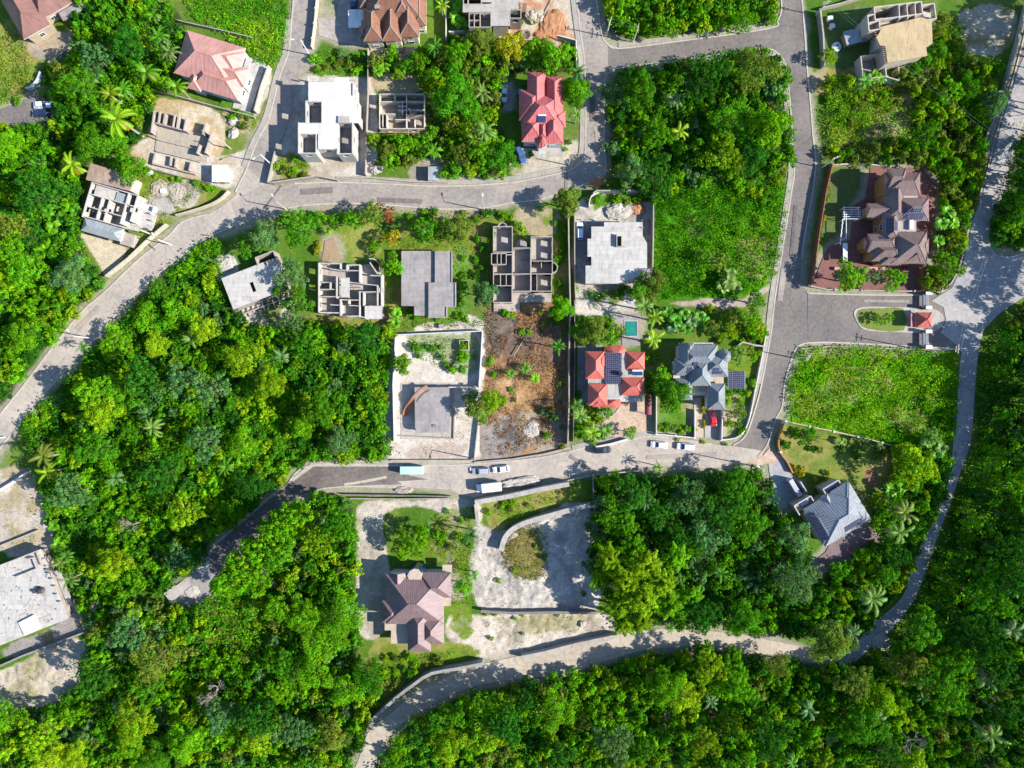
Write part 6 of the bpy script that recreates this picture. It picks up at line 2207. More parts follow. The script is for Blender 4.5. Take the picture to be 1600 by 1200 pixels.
# ------------------------------------------------------------------ vegetation
def leaf_quads(cent, nrm, ln, wd, rg, fold=0.0):
    """diamond leaves: cent (n,3), nrm (n,3) facing, sizes ln wd (n,)"""
    n = len(cent)
    nrm = nrm / np.linalg.norm(nrm, axis=1, keepdims=True)
    a = rg.normal(size=(n, 3))
    t = np.cross(nrm, a)
    t /= np.linalg.norm(t, axis=1, keepdims=True)
    b = np.cross(nrm, t)
    p0 = cent - t * ln[:, None] / 2
    p1 = cent + b * wd[:, None] / 2 - t * ln[:, None] * .08
    p2 = cent + t * ln[:, None] / 2
    p3 = cent - b * wd[:, None] / 2 - t * ln[:, None] * .08
    return np.stack([p0, p1, p2, p3], 1).reshape(-1, 3)


def crown_mesh(name, R_, hh, nb, leaves, br, lsz, seed, form='lumpy', gap=.72, mat='leaf', up=.6):
    """R_: crown radius; hh: half height; nb clumps of radius br*; leaves per clump"""
    rg = np.random.default_rng(seed)
    C, Nn, Cl, Ls = [], [], [], []
    k = 0
    cents = []
    tries = 0
    while k < nb and tries < 4000:
        tries += 1
        d = rg.normal(size=3)
        d /= np.linalg.norm(d)
        if d[2] < -.25:
            continue
        rr = rg.uniform(.25, 1) ** .5
        lob = 1 + .26 * math.sin(3 * math.atan2(d[1], d[0]) + seed) + .18 * math.sin(5 * math.atan2(d[1], d[0]) + 2 * seed)
        c = np.array([d[0] * R_ * gap * rr * lob, d[1] * R_ * gap * rr * lob, max(d[2], -.1) * hh * (.25 + .75 * rg.random())])
        r = br * rg.uniform(.7, 1.25)
        if any(np.linalg.norm((c - e) * (1, 1, .6)) < (r + s) * {'open': .74, 'dense': .52}.get(form, .64) for e, s in cents) and tries < 3000:
            continue
        cents.append((c, r))
        k += 1
        n = int(leaves * (r / br) ** 2)
        d = rg.normal(size=(n, 3))
        d /= np.linalg.norm(d, axis=1, keepdims=True)
        d[:, 2] = np.where(d[:, 2] < -.35, -d[:, 2], d[:, 2])
        f = rg.uniform(.72, 1.08, n)[:, None]
        sc = np.array((1, 1, .72)) if form != 'tier' else np.array((1.15, 1.15, .35))
        C.append(c + d * f * r * sc)
        Nn.append(d * .9 + np.array((0, 0, up)) + rg.normal(size=(n, 3)) * .45)
        tone = rg.uniform(.6, 1.3)
        warm = rg.uniform(-.14, .13)
        v = tone * rg.uniform(.7, 1.3, n)
        col = np.stack([v * (1 + warm * 1.5), v, v * (1 - warm)], 1)
        Cl.append(col)
        Ls.append(lsz * rg.uniform(.7, 1.35, n))
    C, Nn, Cl, Ls = np.concatenate(C), np.concatenate(Nn), np.concatenate(Cl), np.concatenate(Ls)
    V = leaf_quads(C, Nn, Ls, Ls * .72, rg)
    me = np_mesh(name, V, np.arange(len(V)).reshape(-1, 4), np.repeat(Cl, 4, 0), 'leaf', mat)
    return me, [c for c, _ in cents]


def trunk_mesh(hgt, cents, r, mat='bark', seed=0, limbs=6, lean=(0, 0)):
    rn = random.Random(seed)
    mb = MB()
    fork = (lean[0] * .6, lean[1] * .6, hgt * .55)
    mid = (lean[0] * .25 + rn.uniform(-.1, .1), lean[1] * .25 + rn.uniform(-.1, .1), hgt * .28)
    mb.tube((0, 0, -.3), mid, r * 1.15, r * .9, 8, cap=False)
    mb.tube(mid, fork, r * .9, r * .7, 8, cap=False)
    for c in rn.sample(cents, min(limbs, len(cents))):
        e = (c[0] * .8, c[1] * .8, hgt + c[2] * .6)
        m_ = tuple(fork[i] + (e[i] - fork[i]) * .5 + rn.uniform(-.25, .25) for i in range(3))
        mb.tube(fork, m_, r * .55, r * .35, 6, cap=False)
        mb.tube(m_, e, r * .35, r * .12, 5, cap=False)
    o = mb.build('trunk', mat)
    me = o.data
    bpy.data.objects.remove(o)
    return me


PROT = {}      # kind -> list of (crown mesh, trunk mesh, radius, crown height)


def proto_tree(key, R_, hgt, hh, nb, leaves, br, lsz, seeds, form='lumpy', mat='leaf', gap=.72, bark='bark', tr=.2, up=.6):
    PROT[key] = []
    for s in seeds:
        me, cents = crown_mesh('crown', R_, hh, nb, leaves, br, lsz, s, form, gap, mat, up)
        PROT[key].append((me, trunk_mesh(hgt, cents, tr, bark, s), R_, hgt))


# kinds by form and size (0 small, 1 medium, 2 large)
proto_tree(('lumpy', 2), 5.2, 8.2, 3.4, 100, 44, .72, .42, (1, 2, 3, 4, 51), gap=.92)
proto_tree(('lumpy', 1), 3.7, 6.0, 2.8, 56, 42, .64, .38, (5, 6, 7, 8, 52), gap=.92)
proto_tree(('lumpy', 0), 2.4, 4.0, 1.9, 26, 42, .54, .34, (9, 10, 11), gap=.9)
proto_tree(('dense', 2), 5.2, 8.0, 3.8, 70, 100, 1.1, .40, (12, 13), gap=.78)
proto_tree(('dense', 1), 3.6, 5.6, 3.0, 40, 100, .95, .36, (14, 15), gap=.78)
proto_tree(('dense', 0), 2.3, 3.4, 2.0, 22, 90, .75, .32, (16, 17), gap=.78)
proto_tree(('open', 2), 5.4, 8.8, 3.0, 74, 34, .70, .46, (18, 19, 20), 'open', bark='bark_pale', gap=.9)
proto_tree(('open', 1), 3.8, 6.4, 2.4, 44, 32, .60, .42, (21, 22, 23), 'open', bark='bark_pale', gap=.9)
proto_tree(('open', 0), 2.4, 4.0, 1.8, 15, 42, .6, .42, (24, 25), 'open', bark='bark_pale', gap=.9)
proto_tree(('tiered', 2), 5.0, 8.6, 3.2, 56, 64, .95, .38, (26, 27), 'tier', gap=.88)
proto_tree(('tiered', 1), 3.6, 6.2, 2.6, 34, 60, .8, .34, (28, 29), 'tier', gap=.88)
proto_tree(('tiered', 0), 2.3, 4.2, 1.8, 17, 56, .65, .32, (30,), 'tier', gap=.88)
proto_tree('shrub', 1.5, 1.0, 1.0, 16, 42, .46, .30, (31, 32, 33, 34))
proto_tree('small_shrub', .8, .5, .6, 7, 45, .35, .24, (35, 36))
TONES = {
    'dark green': (.030, .130, .010), 'mid green': (.062, .215, .008), 'bright green': (.108, .30, .007), 'yellow-green': (.175, .32, .008),
    'olive': (.125, .19, .022), 'grey-green': (.085, .195, .052), 'pale green': (.12, .235, .035), 'reddish': (.22, .075, .03), 'golden': (.27, .27, .012),
}


def frond(mb_v, mb_c, base, az, elev, L, droop, rg, wid=.75, tone=1.0, nseg=9):
    """one feathered palm frond: leaflet triangles on an arching rib"""
    ca, sa = math.cos(az), math.sin(az)
    p = np.array(base, float)
    pts, ang = [p.copy()], elev
    for i in range(nseg):
        d = np.array((ca * math.cos(ang), sa * math.cos(ang), math.sin(ang)))
        p = p + d * L / nseg
        pts.append(p.copy())
        ang -= droop / nseg * (1 + i * .18)
    side = np.array((-sa, ca, 0))
    for i in range(nseg):
        a, b = pts[i], pts[i + 1]
        t = (i + .5) / nseg
        w = wid * (math.sin(math.pi * (.12 + .86 * t)) ** .6)
        # rib
        V = [a + side * .05, b + side * .04, b - side * .04, a - side * .05]
        mb_v.append(V)
        mb_c.append([(1.5 * tone, 1.3 * tone, 1.2 * tone)] * 4)
        for sg in (-1, 1):
            for j in range(3):
                s0 = j / 3
                r0 = a + (b - a) * s0
                r1 = a + (b - a) * (s0 + .26)
                tip = r0 + (b - a) * .9 + side * sg * w * rg.uniform(.8, 1.15) + np.array((0, 0, -w * rg.uniform(.15, .5)))
                v = tone * rg.uniform(.75, 1.3)
                mb_v.append([r0, r1, tip, (r0 + tip) / 2 - (b - a) * .05])
                mb_c.append([(v, v, v)] * 4)


def palm_mesh(seed, L=3.5, n=18, wid=.5):
    rg = np.random.default_rng(seed)
    V, Cc = [], []
    n += int(rg.integers(-3, 3))
    for i in range(n):
        az = 2 * math.pi * (i * .382 % 1) + rg.uniform(-.35, .35)
        lev = i / n
        k0 = len(Cc)
        frond(V, Cc, (0, 0, .1 * (1 - lev)), az, 1.15 - 1.3 * lev + rg.uniform(-.2, .2), L * rg.uniform(.68, 1.1), 1.15 + .6 * lev + rg.uniform(-.2, .3), rg, wid * rg.uniform(.75, 1.1), 1.15 - .35 * lev)
        if lev > .84:
            for q in range(k0, len(Cc)):
                Cc[q] = [(v[0] * 2.2, v[1] * .62, v[2] * 1.5) for v in Cc[q]]
    V = np.array(V).reshape(-1, 3)
    return np_mesh('crown', V, np.arange(len(V)).reshape(-1, 4), np.array(Cc).reshape(-1, 3), 'leaf', 'leaf_waxy')


def banana_mesh(seed, n=10, L=2.3, wd=.55):
    rg = np.random.default_rng(seed)
    V, Cc = [], []
    for i in range(n):
        az = 2 * math.pi * (i * .382 % 1) + rg.uniform(-.3, .3)
        ca, sa = math.cos(az), math.sin(az)
        side = np.array((-sa, ca, 0))
        p = np.array((0, 0, 0.))
        ang = rg.uniform(.5, 1.25)
        l = L * rg.uniform(.75, 1.1)
        tone = rg.uniform(.8, 1.25)
        prev = None
        for k in range(6):
            t = k / 5
            w = wd * math.sin(math.pi * (.06 + .9 * t)) ** .7
            row = (p + side * w + np.array((0, 0, .22 * w)), p, p - side * w + np.array((0, 0, .22 * w)))
            if prev is not None:
                for a, b in ((0, 1), (1, 2)):
                    V.append([prev[a], prev[b], row[b], row[a]])
                    v = tone * rg.uniform(.88, 1.12)
                    Cc.append([(v, v, v)] * 4)
            prev = row
            p = p + np.array((ca * math.cos(ang), sa * math.cos(ang), math.sin(ang))) * l / 5
            ang -= .42
    V = np.array(V).reshape(-1, 3)
    return np_mesh('crown', V, np.arange(len(V)).reshape(-1, 4), np.array(Cc).reshape(-1, 3), 'leaf', 'leaf_waxy')


def stem_mesh(h, r0, r1, mat, lean=.4, seed=0, rings=7):
    rn = random.Random(seed)
    mb = MB()
    a = rn.uniform(0, 6.28)
    pts = []
    for i in range(rings + 1):
        t = i / rings
        pts.append((math.cos(a) * lean * (t * t - t), math.sin(a) * lean * (t * t - t), -.3 + (h + .3) * t))
    for i in range(rings):
        mb.tube(pts[i], pts[i + 1], r0 + (r1 - r0) * i / rings, r0 + (r1 - r0) * (i + 1) / rings, 7, cap=False)
    o = mb.build('trunk', mat)
    me = o.data
    bpy.data.objects.remove(o)
    return me


PROT['palm'] = [(palm_mesh(40 + i), stem_mesh(7.0, .22, .13, 'bark_pale', .8, i), 3.3, 7.0) for i in range(4)]
PROT['low_palm'] = [(palm_mesh(50 + i, 2.5, 16, .5), stem_mesh(2.4, .2, .15, 'bark_pale', .2, i), 2.4, 2.4) for i in range(2)]
PROT['banana'] = [(banana_mesh(60 + i), stem_mesh(2.2, .14, .1, 'bark', .1, i), 2.0, 2.2) for i in range(3)]


def bamboo_mesh(seed, R_=3.6):
    """arching plumes of fine leaves that fan out of one clump"""
    rg = np.random.default_rng(seed)
    C, Nn, Cl, Ls = [], [], [], []
    for i in range(22):
        az = 2 * math.pi * (i * .382 % 1) + rg.uniform(-.2, .2)
        reach = R_ * (.18 + .82 * (i / 21) ** .7) * rg.uniform(.85, 1.05)
        top = rg.uniform(1.6, 3.0) * (1.5 - .85 * reach / R_)
        tone = rg.uniform(.75, 1.25)
        n = 260
        t = rg.uniform(.05, 1, n)
        x = reach * t ** .9
        zc = top * np.sin(t * 2.3) - .4
        w = .72 * np.sin(np.pi * (.15 + .8 * t)) * rg.uniform(.2, 1, n) ** .5
        th = rg.uniform(0, 2 * np.pi, n)
        off = np.stack([np.zeros(n), np.cos(th) * w, np.sin(th) * w * .8 + .1], 1)
        c0 = np.stack([x, off[:, 1], zc + off[:, 2]], 1)
        ca, sa = math.cos(az), math.sin(az)
        C.append(np.stack([c0[:, 0] * ca - c0[:, 1] * sa, c0[:, 0] * sa + c0[:, 1] * ca, c0[:, 2]], 1))
        nn = np.stack([np.zeros(n) + .2, np.cos(th), np.sin(th) + .7], 1)
        Nn.append(np.stack([nn[:, 0] * ca - nn[:, 1] * sa, nn[:, 0] * sa + nn[:, 1] * ca, nn[:, 2]], 1) + rg.normal(size=(n, 3)) * .4)
        v = tone * rg.uniform(.7, 1.3, n)
        Cl.append(np.stack([v, v, v], 1))
        Ls.append(rg.uniform(.25, .48, n))
    C, Nn, Cl, Ls = map(np.concatenate, (C, Nn, Cl, Ls))
    V = leaf_quads(C, Nn, Ls, Ls * .5, rg)
    return np_mesh('crown', V, np.arange(len(V)).reshape(-1, 4), np.repeat(Cl, 4, 0), 'leaf', 'leaf')


PROT['bamboo'] = [(bamboo_mesh(70 + i), stem_mesh(7.2, .5, .3, 'timber', .3, i), 3.6, 7.0) for i in range(3)]


def bare_mesh(seed, R_=3.2):
    rn = random.Random(seed)
    mb = MB()

    def br(p, d, l, r, dep):
        e = p + d * l
        mb.tube(p, e, r, r * .65, 5 if dep < 3 else 3, cap=False)
        if dep >= 5:
            return
        for _ in range(3 if dep < 4 else 4):
            nd = (d + Vector((rn.uniform(-.8, .8), rn.uniform(-.8, .8), rn.uniform(-.25, .5)))).normalized()
            br(e, nd, l * rn.uniform(.6, .8), r * .6, dep + 1)
    for _ in range(4):
        br(Vector((0, 0, 0)), Vector((rn.uniform(-1, 1), rn.uniform(-1, 1), .6)).normalized(), R_ * .36, .12, 1)
    o = mb.build('crown', 'bark_pale')
    me = o.data
    bpy.data.objects.remove(o)
    return me


PROT['bare'] = [(bare_mesh(80 + i), stem_mesh(5.0, .25, .15, 'bark_pale', .3, i), 3.4, 5.0) for i in range(2)]

PLANTED = []      # (name, kind word, size word, tone, form word, x, y, r)


def plant(name, key, px, py, rad, tone, size_w, form_w, var=None, zscale=None, rnd=random, ground=False):
    pr = PROT[key]
    i = rnd.randrange(len(pr)) if var is None else var % len(pr)
    crown, trunk, r0, hgt = pr[i]
    s = rad / r0
    zs = s if zscale is None else zscale
    x, y = P(px, py, 0 if ground else hgt * zs)
    root = bpy.data.objects.new(name, None)
    root.location = (x, y, -.05)
    root.rotation_euler = (0, 0, rnd.uniform(0, 6.28))
    root.scale = (s, s, zs)
    COL.objects.link(root)
    c = bpy.data.objects.new('crown', crown)
    COL.objects.link(c)
    c.parent = root
    c.location = (0, 0, hgt)
    f = rnd.uniform(.78, 1.22)
    b = TONES[tone]
    c.color = (b[0] * f * rnd.uniform(.88, 1.12), b[1] * f, b[2] * f, 1)
    t_ = bpy.data.objects.new('trunk', trunk)
    COL.objects.link(t_)
    t_.parent = root
    PLANTED.append((root, name, size_w, tone, form_w, x, y, rad))
    return root


def pick_t(t):
    return t[rt.randrange(len(t))]


KW = {'palm': ('palm_tree', 'coconut palm'), 'low_palm': ('palm_tree', 'low palm'), 'banana': ('banana_plant', 'banana plant'), 'bamboo': ('bamboo_clump', 'bamboo clump'), 'bare': ('bare_tree', 'leafless tree'), 'shrub': ('shrub', 'shrub'), 'small_shrub': ('shrub', 'small shrub')}
rt = random.Random(5)
occupied = []      # (px, py, r px)


SHRUBS = []


def put(kind, px, py, rpx, tone='mid green', form='lumpy', zs=None, ground=False):
    rad = rpx * S
    if kind in ('shrub', 'small_shrub'):
        SHRUBS.append((rpx, kind, px, py, tone, zs, form == 'fill'))
        occupied.append((px, py, rpx))
        return
    if kind == 'tree':
        sz = 2 if rad > 4.3 else 1 if rad > 2.9 else 0
        plant('broadleaf_tree', (form, sz), px, py, rad * .96, tone, ('small', 'middle-sized', 'large')[sz], form, zscale=zs, rnd=rt, ground=ground)
    else:
        plant(KW[kind][0], kind, px, py, rad, tone, '', KW[kind][1], zscale=zs, rnd=rt)
    occupied.append((px, py, rpx))


# -- single trees one can point at
for a in (
        # palms
        ('palm', 240, 24, 17, 'mid green'), ('palm', 248, 58, 20, 'mid green'), ('palm', 265, 82, 21, 'pale green'), ('palm', 229, 113, 24, 'bright green'), ('palm', 276, 136, 21, 'bright green'),
        ('palm', 143, 120, 18, 'pale green'), ('palm', 172, 148, 22, 'yellow-green'), ('palm', 183, 186, 34, 'yellow-green'), ('palm', 113, 258, 24, 'yellow-green'), ('palm', 193, 140, 19, 'mid green'),
        ('palm', 680, 74, 20, 'mid green'), ('palm', 753, 146, 20, 'pale green'), ('palm', 757, 205, 22, 'pale green'), ('palm', 678, 236, 19, 'bright green'), ('palm', 741, 218, 17, 'yellow-green'),
        ('palm', 903, 113, 20, 'dark green'), ('palm', 901, 180, 16, 'pale green'), ('palm', 1053, 155, 20, 'grey-green'), ('palm', 1061, 206, 19, 'yellow-green'), ('palm', 1350, 128, 18, 'mid green'), ('palm', 1375, 124, 14, 'bright green'),
        ('palm', 690, 10, 17, 'yellow-green'), ('palm', 1006, 478, 22, 'pale green'), ('palm', 1022, 496, 20, 'yellow-green'), ('palm', 1020, 530, 22, 'yellow-green'), ('palm', 871, 541, 17, 'mid green'),
        ('palm', 905, 650, 19, 'pale green'), ('palm', 925, 676, 20, 'yellow-green'), ('palm', 900, 634, 15, 'mid green'), ('palm', 1027, 730, 13, 'pale green'), ('palm', 1008, 782, 20, 'grey-green'), ('palm', 948, 672, 14, 'mid green'),
        ('palm', 1412, 800, 26, 'olive'), ('palm', 1404, 832, 27, 'pale green'), ('palm', 1362, 934, 30, 'pale green'), ('palm', 1331, 988, 20, 'grey-green'), ('palm', 1578, 918, 20, 'grey-green'), ('palm', 1580, 985, 24, 'grey-green'),
        ('palm', 1540, 1060, 22, 'grey-green'), ('palm', 1547, 1147, 28, 'pale green'), ('palm', 1262, 1108, 20, 'grey-green'), ('palm', 1372, 1120, 20, 'grey-green'), ('palm', 1440, 1090, 16, 'dark green'), ('palm', 1238, 1190, 16, 'mid green'),
        ('palm', 238, 668, 21, 'pale green'), ('palm', 68, 712, 24, 'olive'), ('palm', 76, 738, 22, 'yellow-green'), ('palm', 181, 747, 19, 'grey-green'), ('palm', 353, 730, 20, 'mid green'), ('palm', 110, 905, 20, 'pale green'), ('palm', 104, 868, 16, 'mid green'),
        ('palm', 735, 836, 17, 'dark green'), ('palm', 741, 900, 12, 'mid green'), ('palm', 300, 530, 19, 'pale green'), ('palm', 440, 556, 18, 'grey-green'), ('palm', 1048, 978, 14, 'mid green'), ('palm', 1110, 1095, 17, 'grey-green'), ('palm', 1125, 895, 18, 'mid green'), ('palm', 95, 880, 15, 'pale green'),
        ('palm', 130, 542, 14, 'mid green'), ('palm', 322, 405, 10, 'mid green'), ('palm', 1308, 690, 9, 'pale green'),
        ('low_palm', 820, 575, 15, 'mid green'), ('low_palm', 798, 583, 13, 'mid green'), ('low_palm', 836, 590, 14, 'bright green'), ('low_palm', 511, 362, 11, 'bright green'), ('low_palm', 600, 104, 14, 'bright green'), ('low_palm', 620, 104, 13, 'bright green'), ('low_palm', 1375, 697, 12, 'pale green'), ('low_palm', 733, 917, 10, 'mid green'),
        # single broadleaf trees
        ('tree', 712, 152, 37, 'mid green', 'dense'), ('tree', 786, 243, 24, 'mid green', 'dense'), ('tree', 628, 569, 17, 'bright green', 'dense'), ('tree', 747, 640, 22, 'olive', 'dense'), ('tree', 768, 626, 20, 'yellow-green', 'dense'), ('tree', 737, 622, 12, 'mid green', 'lumpy'),
        ('tree', 1327, 433, 24, 'bright green', 'lumpy'), ('tree', 1366, 432, 15, 'grey-green', 'open'), ('tree', 1396, 436, 19, 'bright green', 'lumpy'), ('tree', 411, 370, 25, 'grey-green', 'dense'), ('tree', 469, 353, 32, 'mid green', 'lumpy'), ('tree', 388, 385, 18, 'mid green', 'lumpy'),
        ('tree', 887, 315, 23, 'olive', 'dense'), ('tree', 876, 483, 20, 'bright green', 'dense'), ('tree', 456, 430, 24, 'grey-green', 'lumpy'), ('tree', 466, 470, 22, 'mid green', 'lumpy'), ('tree', 455, 500, 20, 'grey-green', 'lumpy'), ('tree', 440, 452, 14, 'mid green', 'lumpy'),
        ('tree', 614, 414, 17, 'bright green', 'lumpy'), ('tree', 612, 372, 14, 'golden', 'lumpy'), ('tree', 664, 358, 22, 'mid green', 'open'), ('tree', 713, 357, 24, 'olive', 'dense'), ('tree', 688, 366, 14, 'bright green', 'lumpy'), ('tree', 757, 460, 21, 'grey-green', 'dense'),
        ('tree', 580, 336, 20, 'olive', 'lumpy'), ('tree', 604, 336, 13, 'reddish', 'open'), ('tree', 553, 343, 17, 'bright green', 'lumpy'), ('tree', 522, 346, 14, 'mid green', 'lumpy'), ('tree', 508, 340, 10, 'reddish', 'open'), ('tree', 590, 326, 10, 'reddish', 'open'), ('tree', 594, 413, 9, 'reddish', 'open'), ('tree', 585, 384, 9, 'bright green', 'dense'),
        ('tree', 648, 846, 24, 'bright green', 'lumpy'), ('tree', 628, 856, 17, 'bright green', 'lumpy'), ('tree', 660, 832, 15, 'mid green', 'lumpy'), ('tree', 723, 917, 14, 'bright green', 'lumpy'), ('tree', 1048, 618, 29, 'mid green', 'dense'), ('tree', 1035, 590, 16, 'bright green', 'lumpy'),
        ('tree', 796, 74, 24, 'golden', 'dense'), ('tree', 832, 78, 17, 'bright green', 'lumpy'), ('tree', 866, 90, 24, 'bright green', 'lumpy'), ('tree', 750, 68, 24, 'olive', 'dense'), ('tree', 752, 84, 16, 'bright green', 'lumpy'), ('tree', 902, 145, 24, 'bright green', 'dense'), ('tree', 782, 118, 13, 'bright green', 'lumpy'), ('tree', 842, 96, 16, 'mid green', 'lumpy'), ('tree', 820, 96, 12, 'pale green', 'open'), ('tree', 888, 82, 14, 'bright green', 'lumpy'),
        ('tree', 205, 264, 26, 'bright green', 'lumpy'), ('tree', 186, 256, 14, 'bright green', 'lumpy'), ('tree', 12, 232, 30, 'bright green', 'dense'), ('tree', 34, 240, 20, 'bright green', 'dense'), ('tree', 94, 110, 16, 'olive', 'lumpy'), ('tree', 1552, 160, 22, 'grey-green', 'dense'), ('tree', 1581, 354, 15, 'bright green', 'lumpy'), ('tree', 1294, 88, 13, 'yellow-green', 'lumpy'),
        ('tree', 1432, 730, 30, 'yellow-green', 'lumpy'), ('tree', 1256, 680, 17, 'mid green', 'lumpy'), ('tree', 1456, 682, 14, 'pale green', 'lumpy'), ('tree', 928, 518, 26, 'olive', 'dense'), ('tree', 906, 520, 16, 'mid green', 'lumpy'), ('tree', 950, 526, 15, 'bright green', 'lumpy'), ('tree', 967, 517, 12, 'yellow-green', 'lumpy'),
        ('tree', 1298, 1002, 34, 'olive', 'dense'), ('tree', 1424, 1045, 34, 'olive', 'dense'), ('tree', 1335, 1068, 28, 'olive', 'lumpy'), ('tree', 1444, 985, 34, 'mid green', 'lumpy'), ('tree', 1490, 1092, 28, 'mid green', 'lumpy'), ('tree', 1350, 1130, 34, 'mid green', 'lumpy'),
        ('tree', 984, 676, 11, 'bright green', 'lumpy'), ('tree', 947, 642, 12, 'mid green', 'lumpy'), ('tree', 1388, 497, 9, 'bright green', 'open'), ('tree', 1372, 500, 8, 'bright green', 'open'),
        ('tree', 620, 930, 2, 'mid green', 'lumpy'),
        ('tree', 480, 972, 26, 'bright green', 'tiered'), ('tree', 540, 960, 30, 'bright green', 'tiered'), ('tree', 500, 1000, 28, 'bright green', 'tiered'), ('tree', 525, 985, 26, 'bright green', 'tiered'), ('tree', 490, 1050, 28, 'bright green', 'tiered'), ('tree', 470, 945, 18, 'bright green', 'tiered'), ('tree', 540, 1080, 24, 'bright green', 'tiered'),
        ('tree', 450, 820, 28, 'bright green', 'lumpy', 1.5), ('tree', 530, 820, 26, 'mid green', 'lumpy', 1.5), ('tree', 435, 850, 24, 'bright green', 'lumpy', 1.5), ('tree', 500, 840, 26, 'yellow-green', 'lumpy', 1.5), ('tree', 1270, 545, 2, 'mid green', 'lumpy'),
        ('tree', 1122, 408, 17, 'olive', 'open'), ('tree', 1020, 440, 22, 'olive', 'dense'), ('tree', 1000, 452, 18, 'mid green', 'dense'), ('tree', 1012, 462, 16, 'olive', 'dense'),
        ('tree', 1150, 500, 14, 'olive', 'open'), ('tree', 1140, 518, 13, 'yellow-green', 'lumpy'), ('tree', 1172, 500, 18, 'bright green', 'lumpy'), ('tree', 1185, 512, 14, 'yellow-green', 'lumpy'), ('tree', 1147, 505, 8, 'reddish', 'lumpy'), ('tree', 1112, 512, 14, 'olive', 'open'), ('tree', 1180, 470, 16, 'mid green', 'lumpy'),
        ('tree', 1153, 645, 14, 'pale green', 'lumpy'), ('tree', 1150, 556, 14, 'pale green', 'open'), ('tree', 1178, 555, 10, 'bright green', 'lumpy'), ('tree', 640, 100, 14, 'mid green', 'lumpy'), ('tree', 656, 95, 16, 'bright green', 'lumpy'), ('tree', 660, 118, 14, 'mid green', 'lumpy'),
        ('tree', 630, 225, 16, 'bright green', 'lumpy'), ('tree', 605, 235, 16, 'olive', 'lumpy'), ('tree', 648, 225, 13, 'bright green', 'lumpy'), ('tree', 720, 240, 18, 'olive', 'lumpy'), ('tree', 735, 265, 14, 'yellow-green', 'lumpy'), ('tree', 695, 272, 10, 'bright green', 'lumpy'),
        ('tree', 1080, 780, 30, 'grey-green', 'open'), ('tree', 1130, 800, 34, 'dark green', 'open'), ('tree', 1150, 760, 28, 'mid green', 'lumpy'), ('tree', 990, 770, 30, 'dark green', 'open'), ('tree', 1110, 840, 30, 'grey-green', 'open'), ('tree', 1170, 820, 28, 'mid green', 'lumpy'), ('tree', 960, 800, 26, 'mid green', 'open'), ('tree', 1060, 840, 26, 'dark green', 'lumpy'), ('tree', 1030, 800, 26, 'dark green', 'open'),
        ('tree', 160, 640, 30, 'yellow-green', 'dense', 1.2), ('tree', 225, 590, 27, 'dark green', 'lumpy', 1.4), ('tree', 330, 610, 29, 'grey-green', 'open', 1.1), ('tree', 420, 600, 27, 'yellow-green', 'dense', 1.0), ('tree', 500, 640, 28, 'mid green', 'dense', 1.1), ('tree', 320, 690, 28, 'grey-green', 'open', 1.2), ('tree', 150, 700, 27, 'mid green', 'tiered', 1.3), ('tree', 250, 740, 30, 'dark green', 'lumpy', 1.4), ('tree', 530, 690, 22, 'grey-green', 'dense', 1.0), ('tree', 370, 790, 22, 'bright green', 'dense', .9), ('tree', 110, 770, 28, 'grey-green', 'lumpy', 1.2), ('tree', 290, 800, 26, 'yellow-green', 'open', 1.1), ('tree', 380, 560, 28, 'yellow-green', 'tiered', 1.0), ('tree', 245, 540, 22, 'yellow-green', 'dense', .7), ('tree', 180, 880, 26, 'yellow-green', 'dense', 1.1), ('tree', 280, 870, 22, 'grey-green', 'open', 1.1),
        ('tree', 200, 990, 30, 'grey-green', 'open', 1.2), ('tree', 240, 1030, 34, 'olive', 'tiered', 1.1), ('tree', 150, 1060, 28, 'dark green', 'lumpy', 1.3), ('tree', 60, 1150, 30, 'yellow-green', 'lumpy', 1.1), ('tree', 210, 1130, 32, 'yellow-green', 'tiered', 1.2), ('tree', 290, 1160, 28, 'bright green', 'dense', 1.1), ('tree', 400, 1120, 28, 'dark green', 'lumpy', 1.3), ('tree', 460, 1140, 26, 'grey-green', 'open', 1.1), ('tree', 520, 1150, 26, 'olive', 'dense', 1.0), ('tree', 430, 950, 20, 'bright green', 'lumpy', 1.1),
        ('tree', 700, 1160, 28, 'yellow-green', 'dense', 1.1), ('tree', 790, 1130, 27, 'dark green', 'lumpy', 1.3), ('tree', 870, 1110, 28, 'bright green', 'tiered', 1.1), ('tree', 960, 1160, 30, 'grey-green', 'open', 1.1), ('tree', 1040, 1070, 30, 'bright green', 'dense', 1.1), ('tree', 1150, 1070, 28, 'bright green', 'lumpy', 1.1), ('tree', 1200, 1150, 30, 'dark green', 'lumpy', 1.3), ('tree', 1100, 1160, 26, 'yellow-green', 'open', 1.0),
        ('tree', 1000, 140, 28, 'mid green', 'dense', 1.1), ('tree', 1100, 120, 34, 'dark green', 'lumpy', 1.3), ('tree', 1180, 110, 32, 'olive', 'tiered', 1.2), ('tree', 1200, 200, 32, 'bright green', 'dense', 1.3), ('tree', 1130, 240, 30, 'yellow-green', 'open', 1.1), ('tree', 990, 270, 26, 'grey-green', 'dense', 1.0), ('tree', 1030, 210, 24, 'bright green', 'lumpy', 1.0),
        ('tree', 60, 300, 34, 'dark green', 'lumpy', 1.3), ('tree', 40, 420, 32, 'bright green', 'tiered', 1.1), ('tree', 110, 430, 30, 'grey-green', 'dense', 1.0), ('tree', 40, 520, 28, 'bright green', 'dense', 1.0), ('tree', 150, 90, 26, 'grey-green', 'lumpy', 1.1), ('tree', 200, 70, 26, 'dark green', 'dense', 1.2), ('tree', 20, 360, 26, 'olive', 'open', 1.0),
